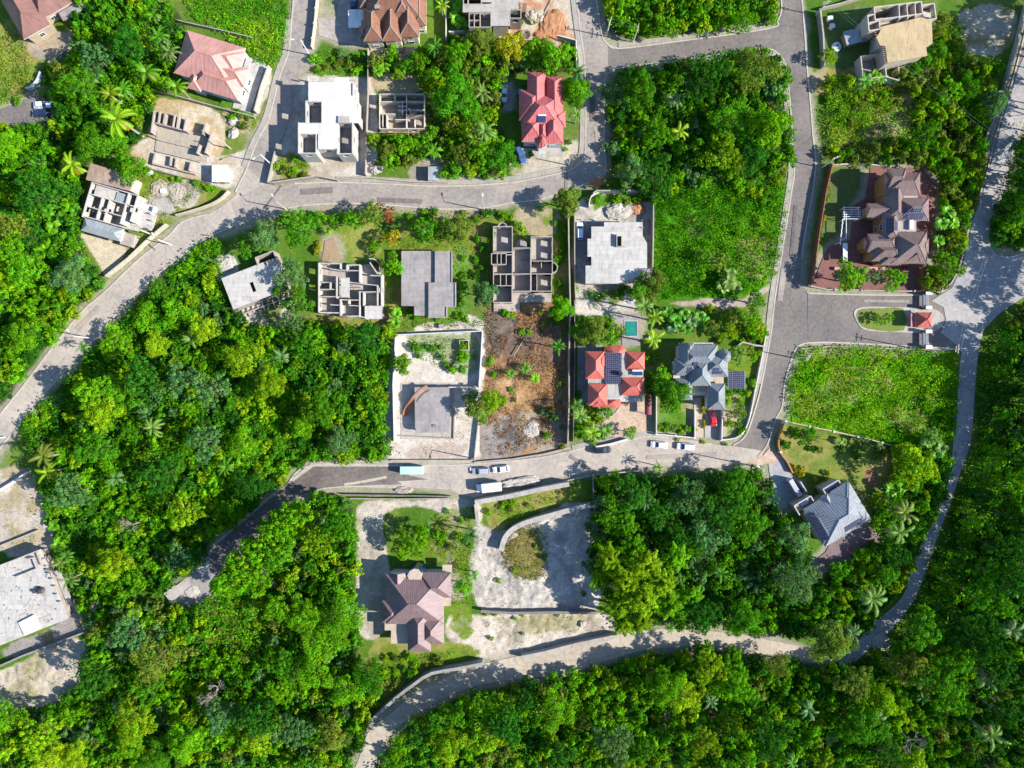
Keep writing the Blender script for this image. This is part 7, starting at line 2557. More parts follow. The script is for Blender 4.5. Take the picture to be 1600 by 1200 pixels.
        ('bare', 206, 820, 20, 'olive'), ('bare', 285, 905, 10, 'olive'), ('bare', 175, 1000, 12, 'olive'), ('bare', 430, 910, 9, 'olive'), ('bare', 338, 1080, 30, 'olive'), ('bare', 1420, 1155, 26, 'olive'), ('bare', 150, 945, 14, 'olive'), ('bare', 1040, 1115, 12, 'olive')):
    if a[0] == 'tree':
        if a[3] > 4:
            put(a[0], a[1], a[2], a[3], a[4], a[5], a[6] if len(a) > 6 else None)
    else:
        put(a[0], a[1], a[2], a[3], a[4])
# the bamboo stand
for px, py, rr, tn in ((950, 870, 27, 'yellow-green'), (985, 850, 26, 'bright green'), (1005, 880, 30, 'yellow-green'), (975, 905, 30, 'yellow-green'), (1030, 905, 30, 'yellow-green'), (1055, 870, 26, 'bright green'), (1000, 930, 32, 'yellow-green'), (965, 945, 25, 'yellow-green'), (1040, 940, 28, 'bright green'), (1000, 965, 25, 'yellow-green'), (975, 972, 24, 'yellow-green'), (1075, 930, 25, 'bright green'), (935, 905, 20, 'yellow-green')):
    put('bamboo', px, py, rr, tn)
# banana plants
for px, py, rr, tn in ((1043, 487, 13, 'mid green'), (1055, 500, 14, 'mid green'), (1068, 490, 13, 'mid green'), (1080, 502, 14, 'grey-green'), (1092, 493, 13, 'mid green'), (1050, 512, 12, 'grey-green'), (1100, 506, 13, 'mid green'), (1072, 512, 12, 'mid green'), (1138, 440, 15, 'pale green'), (1128, 446, 14, 'pale green'), (1150, 450, 13, 'pale green'), (1140, 428, 12, 'pale green'),
                       (716, 10, 12, 'bright green'), (712, 30, 13, 'bright green'), (722, 38, 12, 'bright green'), (590, 112, 13, 'bright green'), (635, 106, 12, 'bright green'), (1400, 660, 2, 'mid green'), (1448, 690, 14, 'pale green'), (1470, 700, 14, 'pale green'), (1462, 710, 12, 'mid green'), (1390, 765, 13, 'bright green'), (1408, 760, 13, 'bright green'), (1480, 330, 14, 'bright green'), (1470, 350, 14, 'mid green'), (1490, 350, 13, 'bright green'), (1465, 375, 13, 'bright green'),
                       (100, 340, 13, 'mid green'), (85, 355, 14, 'bright green'), (118, 330, 13, 'mid green'), (75, 330, 13, 'mid green'), (105, 365, 12, 'bright green'), (92, 318, 12, 'mid green'), (85, 820, 12, 'bright green'), (92, 850, 13, 'bright green'), (812, 97, 11, 'pale green'), (618, 505, 11, 'bright green'), (620, 490, 11, 'bright green'), (1362, 120, 12, 'bright green'), (1298, 1155, 12, 'pale green'), (1318, 690, 8, 'pale green')):
    if rr > 4:
        put('banana', px, py, rr, tn)

# -- the woods: large crowns first, then medium, then small ones in the gaps
keepout = road_mask.copy()
for pl in ([(780, 110), (885, 110), (885, 240), (780, 240)], [(1355, 262), (1458, 262), (1458, 416), (1355, 416)], [(1234, 750), (1330, 750), (1368, 810), (1290, 880)], [(340, 400), (450, 400), (450, 490), (350, 490)], [(588, 144), (666, 144), (666, 214), (588, 214)], [(664, 258), (688, 258), (688, 284), (664, 284)], [(125, 250), (215, 250), (215, 400), (125, 400)], [(596, 870), (710, 870), (710, 1022), (596, 1022)]):
    keepout |= raster(pl)
keep_b = keepout


def blocked(px, py, rpx):
    for k in range(9):
        a = k * math.pi / 4
        rr = rpx * .55 if k < 8 else 0
        x, y = px + rr * math.cos(a), py + rr * math.sin(a)
        i, j = int((x - PXX[0]) / (PXX[1] - PXX[0])), int((PYY[0] - y) / (PYY[0] - PYY[1]))
        if 0 <= i < GW and 0 <= j < GH and keep_b[j, i]:
            return True
    return False


PAL = {
    'west': (('mid green', 4), ('bright green', 5), ('yellow-green', 3), ('dark green', 2), ('grey-green', 1)),
    'south_west': (('bright green', 5), ('yellow-green', 3), ('mid green', 4), ('olive', 1), ('dark green', 1), ('grey-green', 1)),
    'south': (('mid green', 4), ('bright green', 4), ('yellow-green', 3), ('dark green', 2), ('olive', 1)),
    'east': (('dark green', 8), ('mid green', 3), ('bright green', 1), ('olive', 1)),
    'middle': (('mid green', 4), ('dark green', 3), ('grey-green', 3), ('bright green', 3)),
    'north': (('mid green', 4), ('bright green', 4), ('dark green', 3), ('olive', 1), ('grey-green', 1)),
    'top': (('bright green', 4), ('mid green', 3), ('yellow-green', 2)),
    'north_west': (('mid green', 4), ('bright green', 4), ('dark green', 3), ('yellow-green', 1)),
    'north_east': (('yellow-green', 3), ('olive', 3), ('bright green', 4), ('mid green', 3)),
    'corner': (('mid green', 3), ('dark green', 3)),
    'gully': (('mid green', 4), ('bright green', 3), ('yellow-green', 2), ('dark green', 2)),
    'garden': (('mid green', 2), ('olive', 3), ('yellow-green', 3), ('bright green', 3)),
}
FORMS = (('lumpy', 5), ('open', 4), ('tiered', 3), ('dense', 2))


def pick(table):
    s = rt.uniform(0, sum(w for _, w in table))
    for v, w in table:
        s -= w
        if s <= 0:
            return v
    return table[-1][0]


BOX = {k: (min(p[0] for p in v), min(p[1] for p in v), max(p[0] for p in v), max(p[1] for p in v)) for k, v in WOODS.items()}


def inside(poly, x, y):
    c = False
    n = len(poly)
    for i in range(n):
        x0, y0 = poly[i]
        x1, y1 = poly[(i + 1) % n]
        if (y0 > y) != (y1 > y) and x < (x1 - x0) * (y - y0) / (y1 - y0) + x0:
            c = not c
    return c


def clear(px, py, r, f):
    return all((px - x) ** 2 + (py - y) ** 2 > (f * (r + q)) ** 2 for x, y, q in occupied)


R2S = smooth_path(r2s, 6)
EXCL = {'south_west': [[(325, 895), (425, 895), (425, 1020), (325, 1020)]], 'north_east': [[(1284, 130), (1410, 125), (1440, 160), (1425, 215), (1340, 240), (1284, 235)], [(1460, 40), (1510, 30), (1510, 110), (1470, 130)]]}
EDGE = [(1540, 530), (1538, 575), (1536, 620), (1531, 660), (1526, 700), (1510, 745), (1497, 785), (1480, 830), (1467, 868), (1455, 905), (1442, 938), (1420, 962), (1398, 992), (1370, 1015)]
for off, r, hg, st in ((11, 15, 5.0, 1), (34, 21, 9.5, 2), (62, 25, 13.0, 2)):
    for i, (px, py) in enumerate(smooth_path(EDGE, 2)[::st]):
        put('tree', px + off + rt.uniform(-4, 4), py + off * .3 + rt.uniform(-4, 4), r * rt.uniform(.9, 1.1), pick_t(('dark green', 'mid green', 'dark green', 'bright green')), 'lumpy', zs=hg / (4.0 if r < 17 else 6.0 if r < 25.5 * .9 else 8.2), ground=True)
for px, py, hg in ((392, 884, 14), (412, 862, 14), (436, 838, 14), (460, 812, 13), (488, 796, 11), (430, 880, 13), (460, 845, 13), (378, 898, 7), (400, 872, 7), (424, 848, 7), (448, 822, 7), (474, 800, 7)):
    put('tree', px, py, 25, pick_t(('mid green', 'bright green', 'bright green')), 'lumpy', zs=hg / 6.0, ground=True)
for px, py in ((600, 1180), (625, 1150), (650, 1132), (680, 1116), (712, 1100), (745, 1092), (780, 1084), (820, 1078)):
    put('tree', px + rt.uniform(-4, 4), py + 14, 19, pick_t(('mid green', 'bright green', 'dark green')), 'lumpy', zs=1.25)
NT = {'broadleaf_tree': sum(1 for p in PLANTED if p[1] == 'broadleaf_tree')}
AREA = {k: float(raster(v).sum()) for k, v in WOODS.items()}
LEFT = 322 - NT['broadleaf_tree']
print('trees placed by hand', NT['broadleaf_tree'])
QUOTA = {k: max(3, int(LEFT * a / sum(AREA.values()))) for k, a in AREA.items()}

for rlo, rhi, tries, f, only in ((24, 33, 330, .54, .55), (17, 24, 700, .54, None), (9, 17, 1500, .56, None)):
    for wname, poly in WOODS.items():
        x0, y0, x1, y1 = BOX[wname]
        q0 = QUOTA[wname]
        big = wname in ('west', 'south_west', 'south', 'east', 'middle', 'north', 'north_west')
        if not big and rlo > 20:
            continue
        area = (x1 - x0) * (y1 - y0)
        n = int(tries * area / 60000)
        for _ in range(n):
            px, py = rt.uniform(x0, x1), rt.uniform(y0, y1)
            r = rt.uniform(rlo, rhi)
            if wname in ('west', 'south_west', 'south') and r > 24:
                r *= .9
            if wname in ('north_east', 'garden', 'gully', 'corner', 'top'):
                r = min(r, 20)
            if not inside(poly, px, py) or blocked(px, py, r) or not clear(px, py, r, f):
                continue
            if only and QUOTA[wname] < q0 * (1 - only):
                break
            if any(inside(e, px, py) for e in EXCL.get(wname, ())):
                continue
            tn = pick(PAL[wname])
            low = .55 if wname == 'west' and min(math.hypot(px - q, py - s_) for q, s_ in R2S) < 48 else 1.0
            if r > 17 and QUOTA[wname] > 0:
                fm = pick(FORMS)
                if wname == 'east':
                    put('tree', px, py, r, tn, fm, zs=rt.uniform(1.25, 1.75), ground=True)
                else:
                    k = r * S / (5.2 if r * S > 4.3 else 3.7)
                    put('tree', px, py, r, tn, fm, zs=low * k * (rt.uniform(.7, 1.5) if wname == 'west' and low == 1 else rt.uniform(.75, 1.4)))
                QUOTA[wname] -= 1
            elif r <= 17:
                put('shrub', px, py, r, tn, 'fill', zs=low * rt.uniform(1.3, 2.3) if wname == 'west' else rt.uniform(1.6, 2.8))

# tall trees just beyond the road that shade it
for px, py, hg in ((1626, 130, 6), (1630, 95, 7), (1634, 60, 7), (1640, 20, 8), (1646, -15, 8), (1618, 175, 6), (1604, 205, 5.5), (1594, 232, 5.5), (1586, 262, 5.5), (1579, 292, 5.5), (1570, 322, 5), (1566, 348, 4.5), (1665, 90, 13), (1660, 145, 13), (1655, 190, 12), (1672, 40, 13), (1640, 230, 12), (1690, 470, 14), (1670, 445, 12), (1655, 415, 10)):
    put('tree', px, py, 16 if hg < 9 else 26, pick_t(('dark green', 'mid green')), 'lumpy', zs=hg / 4.0 if hg < 9 else hg / 8.2, ground=True)
for px, py, r in ((1622, 110, 26), (1618, 165, 26), (1600, 225, 24), (1596, 275, 24), (1588, 320, 20), (1640, 60, 26), (1648, 10, 26), (1650, 430, 28), (1655, 490, 28), (1700, 400, 28)):
    put('tree', px, py, r, 'dark green', 'lumpy', zs=1.6, ground=True)

# -- shrubs of gardens and verges
GARD = [
    ([(775, 486), (884, 486), (884, 520), (830, 525), (780, 505)], 9, ('bright green', 'olive', 'mid green'), 4, 8),
    ([(758, 560), (800, 560), (810, 640), (760, 640)], 6, ('bright green', 'olive'), 3.5, 6),
    ([(830, 640), (880, 630), (882, 690), (840, 700)], 6, ('bright green', 'grey-green'), 3.5, 7),
    ([(750, 820), (920, 800), (925, 1000), (760, 1010)], 12, ('olive', 'yellow-green'), 2.5, 4.5),
    ([(1022, 288), (1228, 268), (1222, 330), (1180, 310), (1100, 325), (1030, 335)], 22, ('bright green', 'mid green', 'yellow-green'), 5, 11),
    ([(1030, 340), (1210, 330), (1195, 440), (1040, 450)], 10, ('bright green', 'yellow-green', 'mid green'), 4, 7),
    ([(1240, 560), (1480, 560), (1480, 680), (1250, 650)], 12, ('bright green', 'yellow-green'), 3.5, 7),
    ([(1440, 560), (1494, 580), (1488, 690), (1430, 690)], 8, ('mid green', 'bright green'), 5, 9),
    ([(1128, 600), (1180, 590), (1170, 640), (1150, 680), (1140, 684)], 8, ('bright green', 'yellow-green', 'mid green'), 4, 8),
    ([(1028, 662), (1083, 668), (1083, 676), (1028, 672)], 9, ('bright green', 'pale green', 'yellow-green'), 4, 6),
    ([(1084, 624), (1100, 624), (1100, 682), (1084, 680)], 7, ('golden', 'yellow-green'), 3.5, 5),
    ([(1100, 480), (1195, 480), (1195, 535), (1120, 535)], 16, ('bright green', 'olive', 'yellow-green', 'mid green'), 5, 10),
    ([(905, 500), (970, 500), (970, 535), (905, 540)], 8, ('olive', 'mid green', 'bright green'), 6, 11),
    ([(900, 605), (940, 645), (960, 640), (935, 690), (895, 690)], 12, ('bright green', 'mid green', 'yellow-green'), 5, 9),
    ([(1005, 545), (1026, 545), (1026, 610), (1008, 610)], 9, ('olive', 'bright green', 'mid green'), 5, 8),
    ([(636, 526), (745, 530), (745, 575), (690, 580), (640, 552)], 14, ('bright green', 'mid green'), 4, 9),
    ([(480, 80), (575, 82), (575, 112), (485, 115)], 16, ('olive', 'bright green', 'grey-green'), 5, 9),
    ([(425, 258), (475, 240), (480, 275), (435, 284)], 8, ('olive', 'yellow-green', 'bright green'), 4, 8),
    ([(1235, 672), (1400, 706), (1396, 725), (1250, 692)], 12, ('olive', 'mid green', 'pale green'), 4, 8),
    ([(1236, 726), (1310, 740), (1300, 755), (1250, 745)], 7, ('bright green', 'golden', 'mid green'), 4, 6),
    ([(1290, 262), (1296, 300), (1284, 370), (1274, 430), (1280, 380)], 10, ('yellow-green', 'golden', 'pale green'), 3.5, 5.5),
    ([(1340, 484), (1400, 483), (1408, 489), (1345, 490)], 5, ('yellow-green', 'golden'), 3, 4),
    ([(1350, 512), (1408, 512), (1408, 517), (1355, 516)], 5, ('yellow-green', 'golden'), 3, 4),
    ([(625, 330), (740, 330), (735, 380), (640, 380)], 9, ('bright green', 'olive', 'mid green'), 5, 9),
    ([(775, 330), (800, 330), (830, 360), (800, 372), (790, 350)], 5, ('bright green', 'yellow-green'), 6, 10),
    ([(866, 330), (884, 330), (884, 480), (868, 480)], 12, ('bright green', 'mid green'), 4, 7),
    ([(625, 485), (645, 500), (740, 500), (720, 480), (730, 400), (720, 400), (712, 490)], 14, ('bright green', 'mid green'), 4, 7),
    ([(740, 330), (772, 332), (768, 450), (742, 440)], 10, ('dark green', 'mid green'), 5, 9),
    ([(900, 305), (1015, 305), (1005, 318), (930, 322)], 8, ('bright green', 'olive'), 4, 8),
    ([(900, 455), (1000, 448), (995, 460), (905, 470)], 8, ('bright green', 'mid green'), 4, 8),
    ([(700, 790), (742, 790), (742, 860), (700, 880), (670, 870)], 14, ('bright green', 'olive', 'mid green'), 4, 8),
    ([(600, 1025), (720, 1030), (650, 1050), (600, 1090), (565, 1130)], 26, ('bright green', 'olive', 'mid green', 'yellow-green'), 4, 9),
    ([(330, 888), (395, 880), (440, 900), (420, 1030), (350, 1060), (310, 990)], 42, ('olive', 'yellow-green', 'bright green'), 5, 10),
    ([(1290, 140), (1360, 135), (1420, 150), (1400, 170), (1330, 200), (1300, 235)], 20, ('yellow-green', 'olive', 'bright green'), 4, 8), ([(1465, 40), (1505, 35), (1500, 110), (1470, 125)], 12, ('yellow-green', 'olive'), 5, 9),
    ([(360, 170), (400, 185), (396, 205), (352, 190)], 6, ('bright green', 'olive'), 4, 7),
    ([(215, 268), (330, 290), (345, 303), (330, 296)], 6, ('bright green', 'yellow-green'), 4, 7),
    ([(0, 180), (60, 110), (90, 90), (60, 180)], 5, ('bright green', 'mid green'), 6, 10),
    ([(800, 245), (812, 215), (905, 220), (907, 250), (895, 256), (880, 235), (830, 262)], 9, ('bright green', 'mid green'), 3.5, 6),
    ([(740, 790), (790, 785), (870, 770), (800, 800), (760, 812)], 6, ('bright green', 'olive'), 3, 6),
    ([(860, 480), (885, 480), (885, 700), (860, 700)], 5, ('bright green', 'olive'), 4, 7),
    ([(60, 740), (80, 780), (90, 860), (100, 905), (88, 870)], 8, ('bright green', 'mid green'), 6, 10),
    ([(1552, 340), (1600, 300), (1600, 380), (1555, 380)], 5, ('mid green', 'dark green'), 7, 12),
    ([(480, 380), (500, 380), (500, 400), (488, 400)], 3, ('golden', 'yellow-green'), 4, 7),
    ([(800, 20), (850, 25), (820, 60), (795, 50)], 4, ('bright green',), 4, 6),
    ([(700, 55), (745, 50), (740, 75), (705, 80)], 4, ('bright green', 'mid green'), 5, 8),
]
shr = 0
for poly, n, tones, lo, hi in GARD:
    x0, y0, x1, y1 = min(p[0] for p in poly), min(p[1] for p in poly), max(p[0] for p in poly), max(p[1] for p in poly)
    k = tr_ = 0
    while k < n and tr_ < 400:
        tr_ += 1
        px, py = rt.uniform(x0, x1), rt.uniform(y0, y1)
        r = rt.uniform(lo, hi)
        if not inside(poly, px, py) or not clear(px, py, r, .45):
            continue
        i, j = int((px - PXX[0]) / (PXX[1] - PXX[0])), int((PYY[0] - py) / (PYY[0] - PYY[1]))
        if road_mask[j, i]:
            continue
        put('shrub' if r > 6 else 'small_shrub', px, py, r, rt.choice(tones))
        k += 1

# topiary balls and clipped plants of the gardens
for px, py, r, tn in ((1163, 672, 5, 'yellow-green'), (1157, 677, 5.5, 'bright green'), (1155, 664, 5, 'mid green'), (1163, 646, 4, 'yellow-green'), (1059, 687, 3.5, 'yellow-green'), (1099, 691, 3.5, 'yellow-green'), (1134, 694, 3.5, 'yellow-green'), (495, 390, 7, 'golden'), (1228, 695, 8, 'mid green'), (1268, 702, 5, 'dark green'), (1280, 703, 6, 'olive')):
    put('small_shrub', px, py, r, tn)


SHRUBS.sort(key=lambda q: (q[6], -q[0]))
for rpx, kind, px, py, tone, zs, fill in SHRUBS[:290]:
    plant('shrub', kind, px, py, rpx * S, tone, '', KW[kind][1], zscale=zs, rnd=rt)
# everything smaller that fills the woods between the trees: one mass of young growth
VV, CCl = [], []
for rpx, kind, px, py, tone, zs, fill in SHRUBS[290:]:
    crown, _, r0, hgt = rt.choice(PROT[kind])
    n = len(crown.vertices)
    v = np.empty(n * 3, np.float32)
    crown.vertices.foreach_get('co', v)
    v = v.reshape(-1, 3)
    cl = np.empty(n * 4, np.float32)
    crown.color_attributes['leaf'].data.foreach_get('color', cl)
    s = rpx * S / r0
    z0 = s if zs is None else zs
    a = rt.uniform(0, 6.28)
    x, y = P(px, py, hgt * z0)
    VV.append(np.stack([(v[:, 0] * math.cos(a) - v[:, 1] * math.sin(a)) * s + x, (v[:, 0] * math.sin(a) + v[:, 1] * math.cos(a)) * s + y, (v[:, 2] + hgt) * z0], 1))
    CCl.append(cl.reshape(-1, 4)[:, :3] * np.array(TONES[tone], np.float32) * rt.uniform(.85, 1.15))
VV, CCl = np.concatenate(VV), np.concatenate(CCl)
o = bpy.data.objects.new('undergrowth', np_mesh('undergrowth', VV, np.arange(len(VV)).reshape(-1, 4), CCl, 'leaf', 'leaf'))
COL.objects.link(o)
o['kind'] = 'stuff'
o.color = (1, 1, 1, 1)
print('filled', len(SHRUBS) - 290)


# -- undergrowth and field weeds: nobody could count these
def scatter(polys, dens, rg, reject=None, thin=0.0):
    pts = []
    for poly in polys:
        x0, y0, x1, y1 = min(p[0] for p in poly), min(p[1] for p in poly), max(p[0] for p in poly), max(p[1] for p in poly)
        n = int((x1 - x0) * (y1 - y0) * S * S * dens)
        q = np.stack([rg.uniform(x0, x1, n), rg.uniform(y0, y1, n)], 1)
        mk = raster(poly)
        i = np.clip(((q[:, 0] - PXX[0]) / (PXX[1] - PXX[0])).astype(int), 0, GW - 1)
        j = np.clip(((PYY[0] - q[:, 1]) / (PYY[0] - PYY[1])).astype(int), 0, GH - 1)
        ok = mk[j, i] & (NZP[j, i] > thin)
        if reject is not None:
            ok &= ~reject[j, i]
        pts.append(np.concatenate([q[ok], NZ[j, i][ok][:, None], NZP[j, i][ok][:, None]], 1))
    return np.concatenate(pts)


NZP = fbm(.35, 301, 3)


def weeds(name, polys, dens, tones, hlo, hhi, size, seed, per=6, spread=.5, reject=None, thin=0.0, mat='leaf'):
    rg = np.random.default_rng(seed)
    p = scatter(polys, dens, rg, reject, thin)
    n = len(p)
    x, y = (p[:, 0] - 800) * S, (600 - p[:, 1]) * S
    h = rg.uniform(hlo, hhi, n) * (.3 + 1.5 * p[:, 3])
    tn = np.array(tones)
    w = np.clip((p[:, 2] - .3) * 2.5 + rg.normal(size=n) * .3, 0, .999)
    cb = tn[(w * len(tn)).astype(int)] * (rg.uniform(.75, 1.25, n) * (.62 + .76 * np.clip(p[:, 3] * 1.6 - .3, 0, 1)))[:, None]
    c = np.repeat(np.stack([x, y, h], 1), per, 0)
    m_ = len(c)
    c += rg.normal(size=(m_, 3)) * np.array((spread, spread, .18))
    c[:, 2] = np.maximum(c[:, 2], .08)
    nr = rg.normal(size=(m_, 3)) * .55 + np.array((0, 0, 1))
    ls = size * rg.uniform(.6, 1.4, m_)
    V = leaf_quads(c, nr, ls, ls * .55, rg)
    cl = np.repeat(cb, per, 0) * rg.uniform(.7, 1.3, m_)[:, None]
    me = np_mesh(name, V, np.arange(len(V)).reshape(-1, 4), np.repeat(cl, 4, 0), 'leaf', mat)
    o = bpy.data.objects.new(name, me)
    COL.objects.link(o)
    o['kind'] = 'stuff'
    o.color = (1, 1, 1, 1)
    return o


G = TONES
rej = blur(road_mask, 1) > .2
for pl in ([(1355, 262), (1458, 262), (1458, 416), (1355, 416)], [(1234, 750), (1330, 750), (1368, 810), (1290, 880)], [(345, 400), (445, 400), (445, 480), (360, 485)], [(588, 144), (666, 144), (666, 204), (588, 204)], [(664, 258), (688, 258), (688, 284), (664, 284)], [(780, 110), (885, 110), (885, 240), (780, 240)]):
    rej |= raster(pl)
weeds('undergrowth', [w for k, w in WOODS.items() if k not in ('garden', 'north_east')], 1.5, [G['dark green'], G['mid green'], G['mid green'], G['bright green']], .5, 2.6, .62, 101, 6, .6, rej)
weeds('undergrowth', [[(1526, 566), (1545, 536), (1566, 512), (1552, 600), (1546, 690), (1520, 775), (1486, 850), (1455, 925), (1400, 1000), (1372, 1022), (1392, 992), (1422, 955), (1449, 898), (1474, 830), (1504, 745), (1521, 690)]], 3.2, [G['dark green'], G['mid green'], G['mid green'], G['bright green']], .4, 2.6, .55, 110, 7, .5, rej)
weeds('undergrowth', [WOODS['garden'], WOODS['north_east']], 1.3, [G['mid green'], G['bright green'], G['yellow-green'], G['olive']], .2, 1.0, .5, 102, 6, .5, rej)
FIELD = [(1022, 300), (1060, 288), (1228, 290), (1222, 360), (1210, 430), (1195, 448), (1150, 466), (1080, 466), (1030, 470), (1020, 440)]
weeds('field_weeds', [FIELD], 3.6, [(.035, .155, .004), (.052, .195, .005), (.082, .235, .006), (.12, .265, .010)], .15, 1.5, .44, 103, 6, .38, rej, .30)
weeds('field_weeds', [[(1240, 548), (1300, 541), (1430, 547), (1494, 556), (1494, 600), (1488, 690), (1440, 705), (1400, 698), (1300, 672), (1232, 655), (1228, 600)]], 3.6, [(.045, .20, .004), (.075, .265, .004), (.12, .30, .006), (.18, .33, .01)], .15, 1.5, .44, 104, 6, .38, rej, .30)
weeds('field_weeds', [[(285, -5), (452, -5), (448, 60), (432, 108), (400, 100), (340, 48), (300, 30)]], 3.0, [(.055, .26, .004), (.11, .34, .004), (.19, .38, .006), (.24, .38, .01)], .2, .9, .42, 105, 6, .4, rej)
weeds('field_weeds', [[(-5, 60), (30, 30), (55, 125), (35, 155), (-5, 165)], [(330, 890), (395, 882), (438, 905), (420, 1030), (350, 1060), (310, 990)], [(1286, 132), (1400, 128), (1405, 165), (1340, 205), (1300, 235)], [(1462, 40), (1508, 32), (1500, 110), (1470, 128)]], 3.0, [(.10, .24, .010), (.19, .28, .018), (.27, .27, .04)], .1, .7, .4, 106, 5, .4, rej)
weeds('grass_tufts', [[(480, 80), (575, 82), (575, 118), (485, 118)], [(600, 420), (628, 400), (630, 500), (600, 505)], [(625, 332), (750, 332), (740, 392), (625, 392)], [(866, 345), (888, 340), (888, 480), (868, 480)], [(706, 392), (730, 392), (725, 500), (640, 502)], [(636, 526), (745, 530), (745, 575), (690, 580), (640, 552)], [(640, 840), (735, 790), (742, 860), (735, 945), (706, 950), (706, 880)], [(575, 1030), (720, 1020), (680, 1040), (600, 1090), (560, 1150)], [(1284, 130), (1420, 125), (1420, 230), (1284, 250)], [(752, 800), (870, 770), (890, 775), (800, 812)], [(210, 270), (330, 292), (260, 345), (225, 390)], [(740, 330), (772, 330), (768, 470), (740, 460)], [(345, 165), (400, 186), (396, 206), (350, 195)], [(424, 262), (450, 240), (482, 252), (480, 280)], [(900, 455), (1000, 448), (995, 462), (905, 470)], [(615, 505), (755, 500), (752, 514), (620, 518)]], 2.0, [(.065, .21, .008), (.11, .25, .012), (.18, .25, .02), (.24, .23, .05)], .08, .45, .32, 107, 5, .35, rej)
weeds('grass_tufts', [[(792, 818), (832, 808), (856, 850), (854, 900), (820, 912), (786, 885)]], 4.5, [(.10, .19, .012), (.17, .2, .03), (.2, .15, .06)], .1, .6, .3, 120, 6, .3, rej)
weeds('grass_tufts', [[(560, 790), (740, 785), (740, 990), (562, 985)], [(745, 815), (925, 800), (930, 1005), (760, 1025)], [(612, 640), (755, 610), (745, 715), (612, 715)], [(755, 490), (885, 490), (885, 690), (760, 705)], [(-5, 745), (70, 740), (85, 860), (-5, 860)], [(-5, 1050), (130, 1000), (120, 1080)]], .9, [(.10, .19, .02), (.20, .22, .05), (.28, .25, .10)], .05, .3, .26, 121, 4, .3, rej, .56)
weeds('dry_litter', [[(758, 482), (884, 482), (884, 692), (840, 706), (760, 712), (752, 660)]], 3.2, [(.08, .055, .04), (.24, .13, .06), (.34, .17, .07), (.30, .22, .11)], .05, .35, .34, 108, 6, .35, rej, .42)
weeds('rubble', [[(750, 820), (925, 800), (928, 1000), (760, 1025)], [(-5, 1050), (130, 1000), (120, 1080)], [(770, 650), (860, 650), (850, 700), (770, 710)], [(370, 490), (448, 460), (455, 500), (400, 515)], [(1500, 20), (1580, 15), (1575, 75), (1515, 75)]], .22, [(.36, .32, .28), (.28, .25, .21), (.4, .36, .31)], .05, .25, .34, 109, 3, .35, rej)

rg = np.random.default_rng(55)
mb = MB()
hs = R(21.5)
for k in range(70):
    u, v = rg.uniform(-125, -6), rg.uniform(6, 110)
    ca, sa = math.cos(-hs), math.sin(-hs)
    q = P(63 + u * ca - v * sa, 858 + u * sa + v * ca, 3.2)
    ln, th = rg.uniform(.25, .6), rg.uniform(.05, .14)
    if k % 4 == 0:
        mb.box((*q, 3.26), (rg.uniform(1.2, 3.2), .16, .07), rg.uniform(0, 3.1), 0)
    else:
        mb.box((*q, 3.22 + th / 2), (ln, ln * .6, th), rg.uniform(0, 3.1), k % 2)
o = mb.build('debris', ['timber', 'wall_dark'])
o['kind'] = 'stuff'

# ------------------------------------------------------------------ labels for the plants
ORD = ['', 'second', 'third', 'fourth', 'fifth', 'sixth', 'seventh', 'eighth', 'ninth', 'tenth', 'eleventh', 'twelfth', 'thirteenth', 'fourteenth', 'fifteenth']
EXTRA = [('the cul-de-sac bend', 470, 750), ('the curved lower lane', 160, 500), ('the foot of the lower lane', 40, 660), ('the shaded track', 1490, 750), ('the dirt track bend', 620, 1130), ('the dirt track', 1100, 1000), ('the entrance road', 1340, 530), ('the shaded north-east road', 1560, 200), ('the lane fork', 390, 300), ('the dead pale tree', 206, 820), ('the big bare tree', 338, 1080), ('the bamboo stand', 1000, 910), ('the grassy field', 1120, 380), ('the square field', 1360, 620), ('the marl yard', 680, 560), ('the burnt plot', 820, 600), ('the top bend', 1215, 50), ('the wood lane end', 300, 900)]
for nm, px, py in EXTRA:
    LANDMARKS.append((nm, *P(px, py)))
CW = {'broadleaf_tree': 'tree', 'palm_tree': 'palm', 'banana_plant': 'banana plant', 'bamboo_clump': 'bamboo', 'bare_tree': 'bare tree', 'shrub': 'shrub'}
GRP = {'broadleaf_tree': 'broadleaf trees of the woods and gardens', 'palm_tree': 'palms', 'banana_plant': 'banana plants', 'bamboo_clump': 'bamboo stand', 'bare_tree': 'leafless trees', 'shrub': 'shrubs'}
FW = {'lumpy': 'clumpy', 'open': 'loose-leaved', 'tiered': 'feathery', 'dense': 'dense round'}
bykey = {}
for it in PLANTED:
    root, name, sz, tone, form, x, y, rad = it
    d, lm = min((math.hypot(x - a, y - b), nm) for nm, a, b in LANDMARKS)
    look = ' '.join(w for w in (sz, tone, FW.get(form, '')) if w) if name == 'broadleaf_tree' else (form if name == 'bare_tree' else tone)
    noun = 'tree' if name == 'broadleaf_tree' else '' if name == 'bare_tree' else form
    bykey.setdefault((look, noun, lm), []).append((d, root, name, rad))
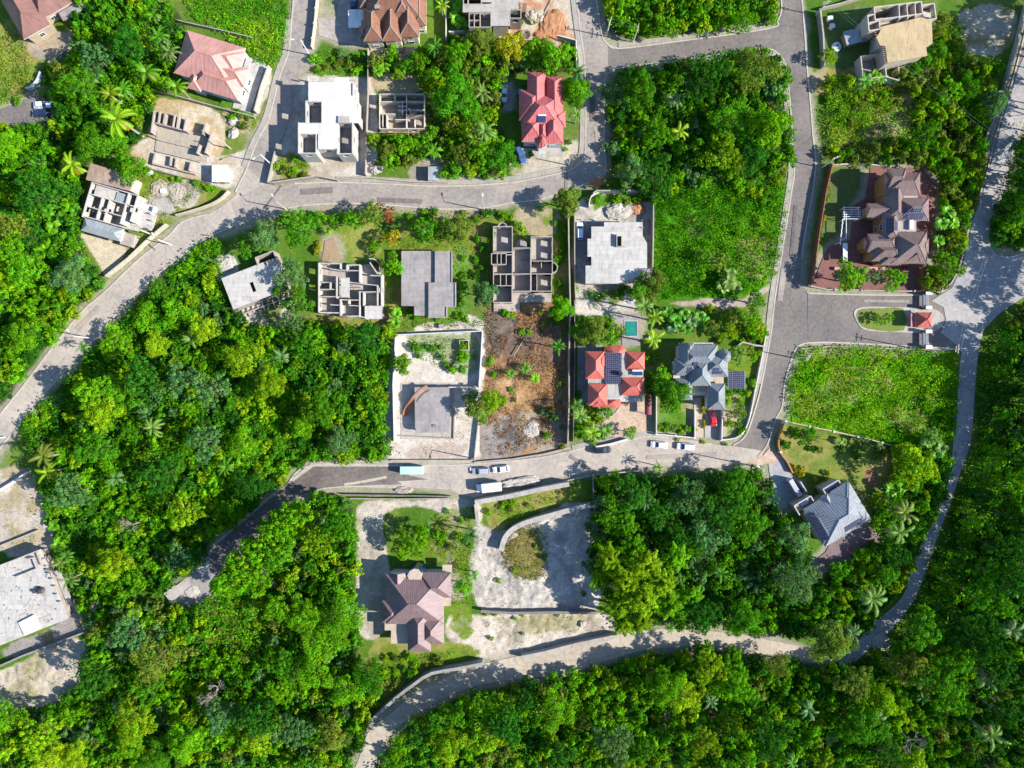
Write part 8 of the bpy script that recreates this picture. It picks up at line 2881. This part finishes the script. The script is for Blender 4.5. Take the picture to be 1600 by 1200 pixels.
for (look, noun, lm), v in bykey.items():
    v.sort(key=lambda q: q[0])
    for i, (d, root, name, rad) in enumerate(v):
        base_l = ' '.join((look + ' ' + noun).split())
        if len(v) == 1:
            lab = f"{base_l} {'beside' if d < 9 else 'near' if d < 18 else 'some way from'} {lm}"
        elif i == 0:
            lab = f'first {base_l} out from {lm}'
        else:
            lab = f'{ORD[min(i, 14)]} {base_l} out from {lm}'
        root['label'] = lab
        root['category'] = CW[name]
        root['group'] = GRP[name]

# ------------------------------------------------------------------ camera and light
cam = bpy.data.cameras.new('camera')
cam.sensor_width = 36
cam.lens = 36 * H / (1600 * S)
cam.clip_end = 5000
co_ = bpy.data.objects.new('camera', cam)
co_.location = (0, 0, H)
COL.objects.link(co_)
SC.camera = co_
SUN_EL = 34.5
sx, sy = .975, -.2
az = math.atan2(sy, sx)
sun = bpy.data.lights.new('sun', 'SUN')
sun.energy = 5.0
sun.angle = R(.53)
sun.color = (1, .935, .84)
so = bpy.data.objects.new('sun', sun)
dv = Vector((math.cos(az) * math.cos(R(SUN_EL)), math.sin(az) * math.cos(R(SUN_EL)), math.sin(R(SUN_EL))))
so.rotation_euler = dv.to_track_quat('Z', 'Y').to_euler()
so.location = (60, -10, 120)
COL.objects.link(so)
wd = bpy.data.worlds.new('World')
SC.world = wd
wd.use_nodes = True
t = wd.node_tree
t.nodes.clear()
sky = N(t, 'ShaderNodeTexSky', sky_type='NISHITA')
sky.sun_disc = False
sky.ozone_density = 4.5
sky.dust_density = .25
sky.sun_elevation = R(SUN_EL)
sky.sun_rotation = math.pi / 2 - az
bg = N(t, 'ShaderNodeBackground')
bg.inputs['Strength'].default_value = .115
ow = N(t, 'ShaderNodeOutputWorld')
t.links.new(sky.outputs[0], bg.inputs[0])
t.links.new(bg.outputs[0], ow.inputs[0])
SC.view_settings.view_transform = 'Standard'
SC.view_settings.look = 'None'
SC.view_settings.exposure = 1.15
SC.view_settings.gamma = 1
SC.render.engine = 'CYCLES'
SC.cycles.max_bounces = 6
SC.cycles.transparent_max_bounces = 4
print('plants', {k: sum(1 for p in PLANTED if p[1] == k) for k in CW}, 'objects', len(bpy.data.objects))
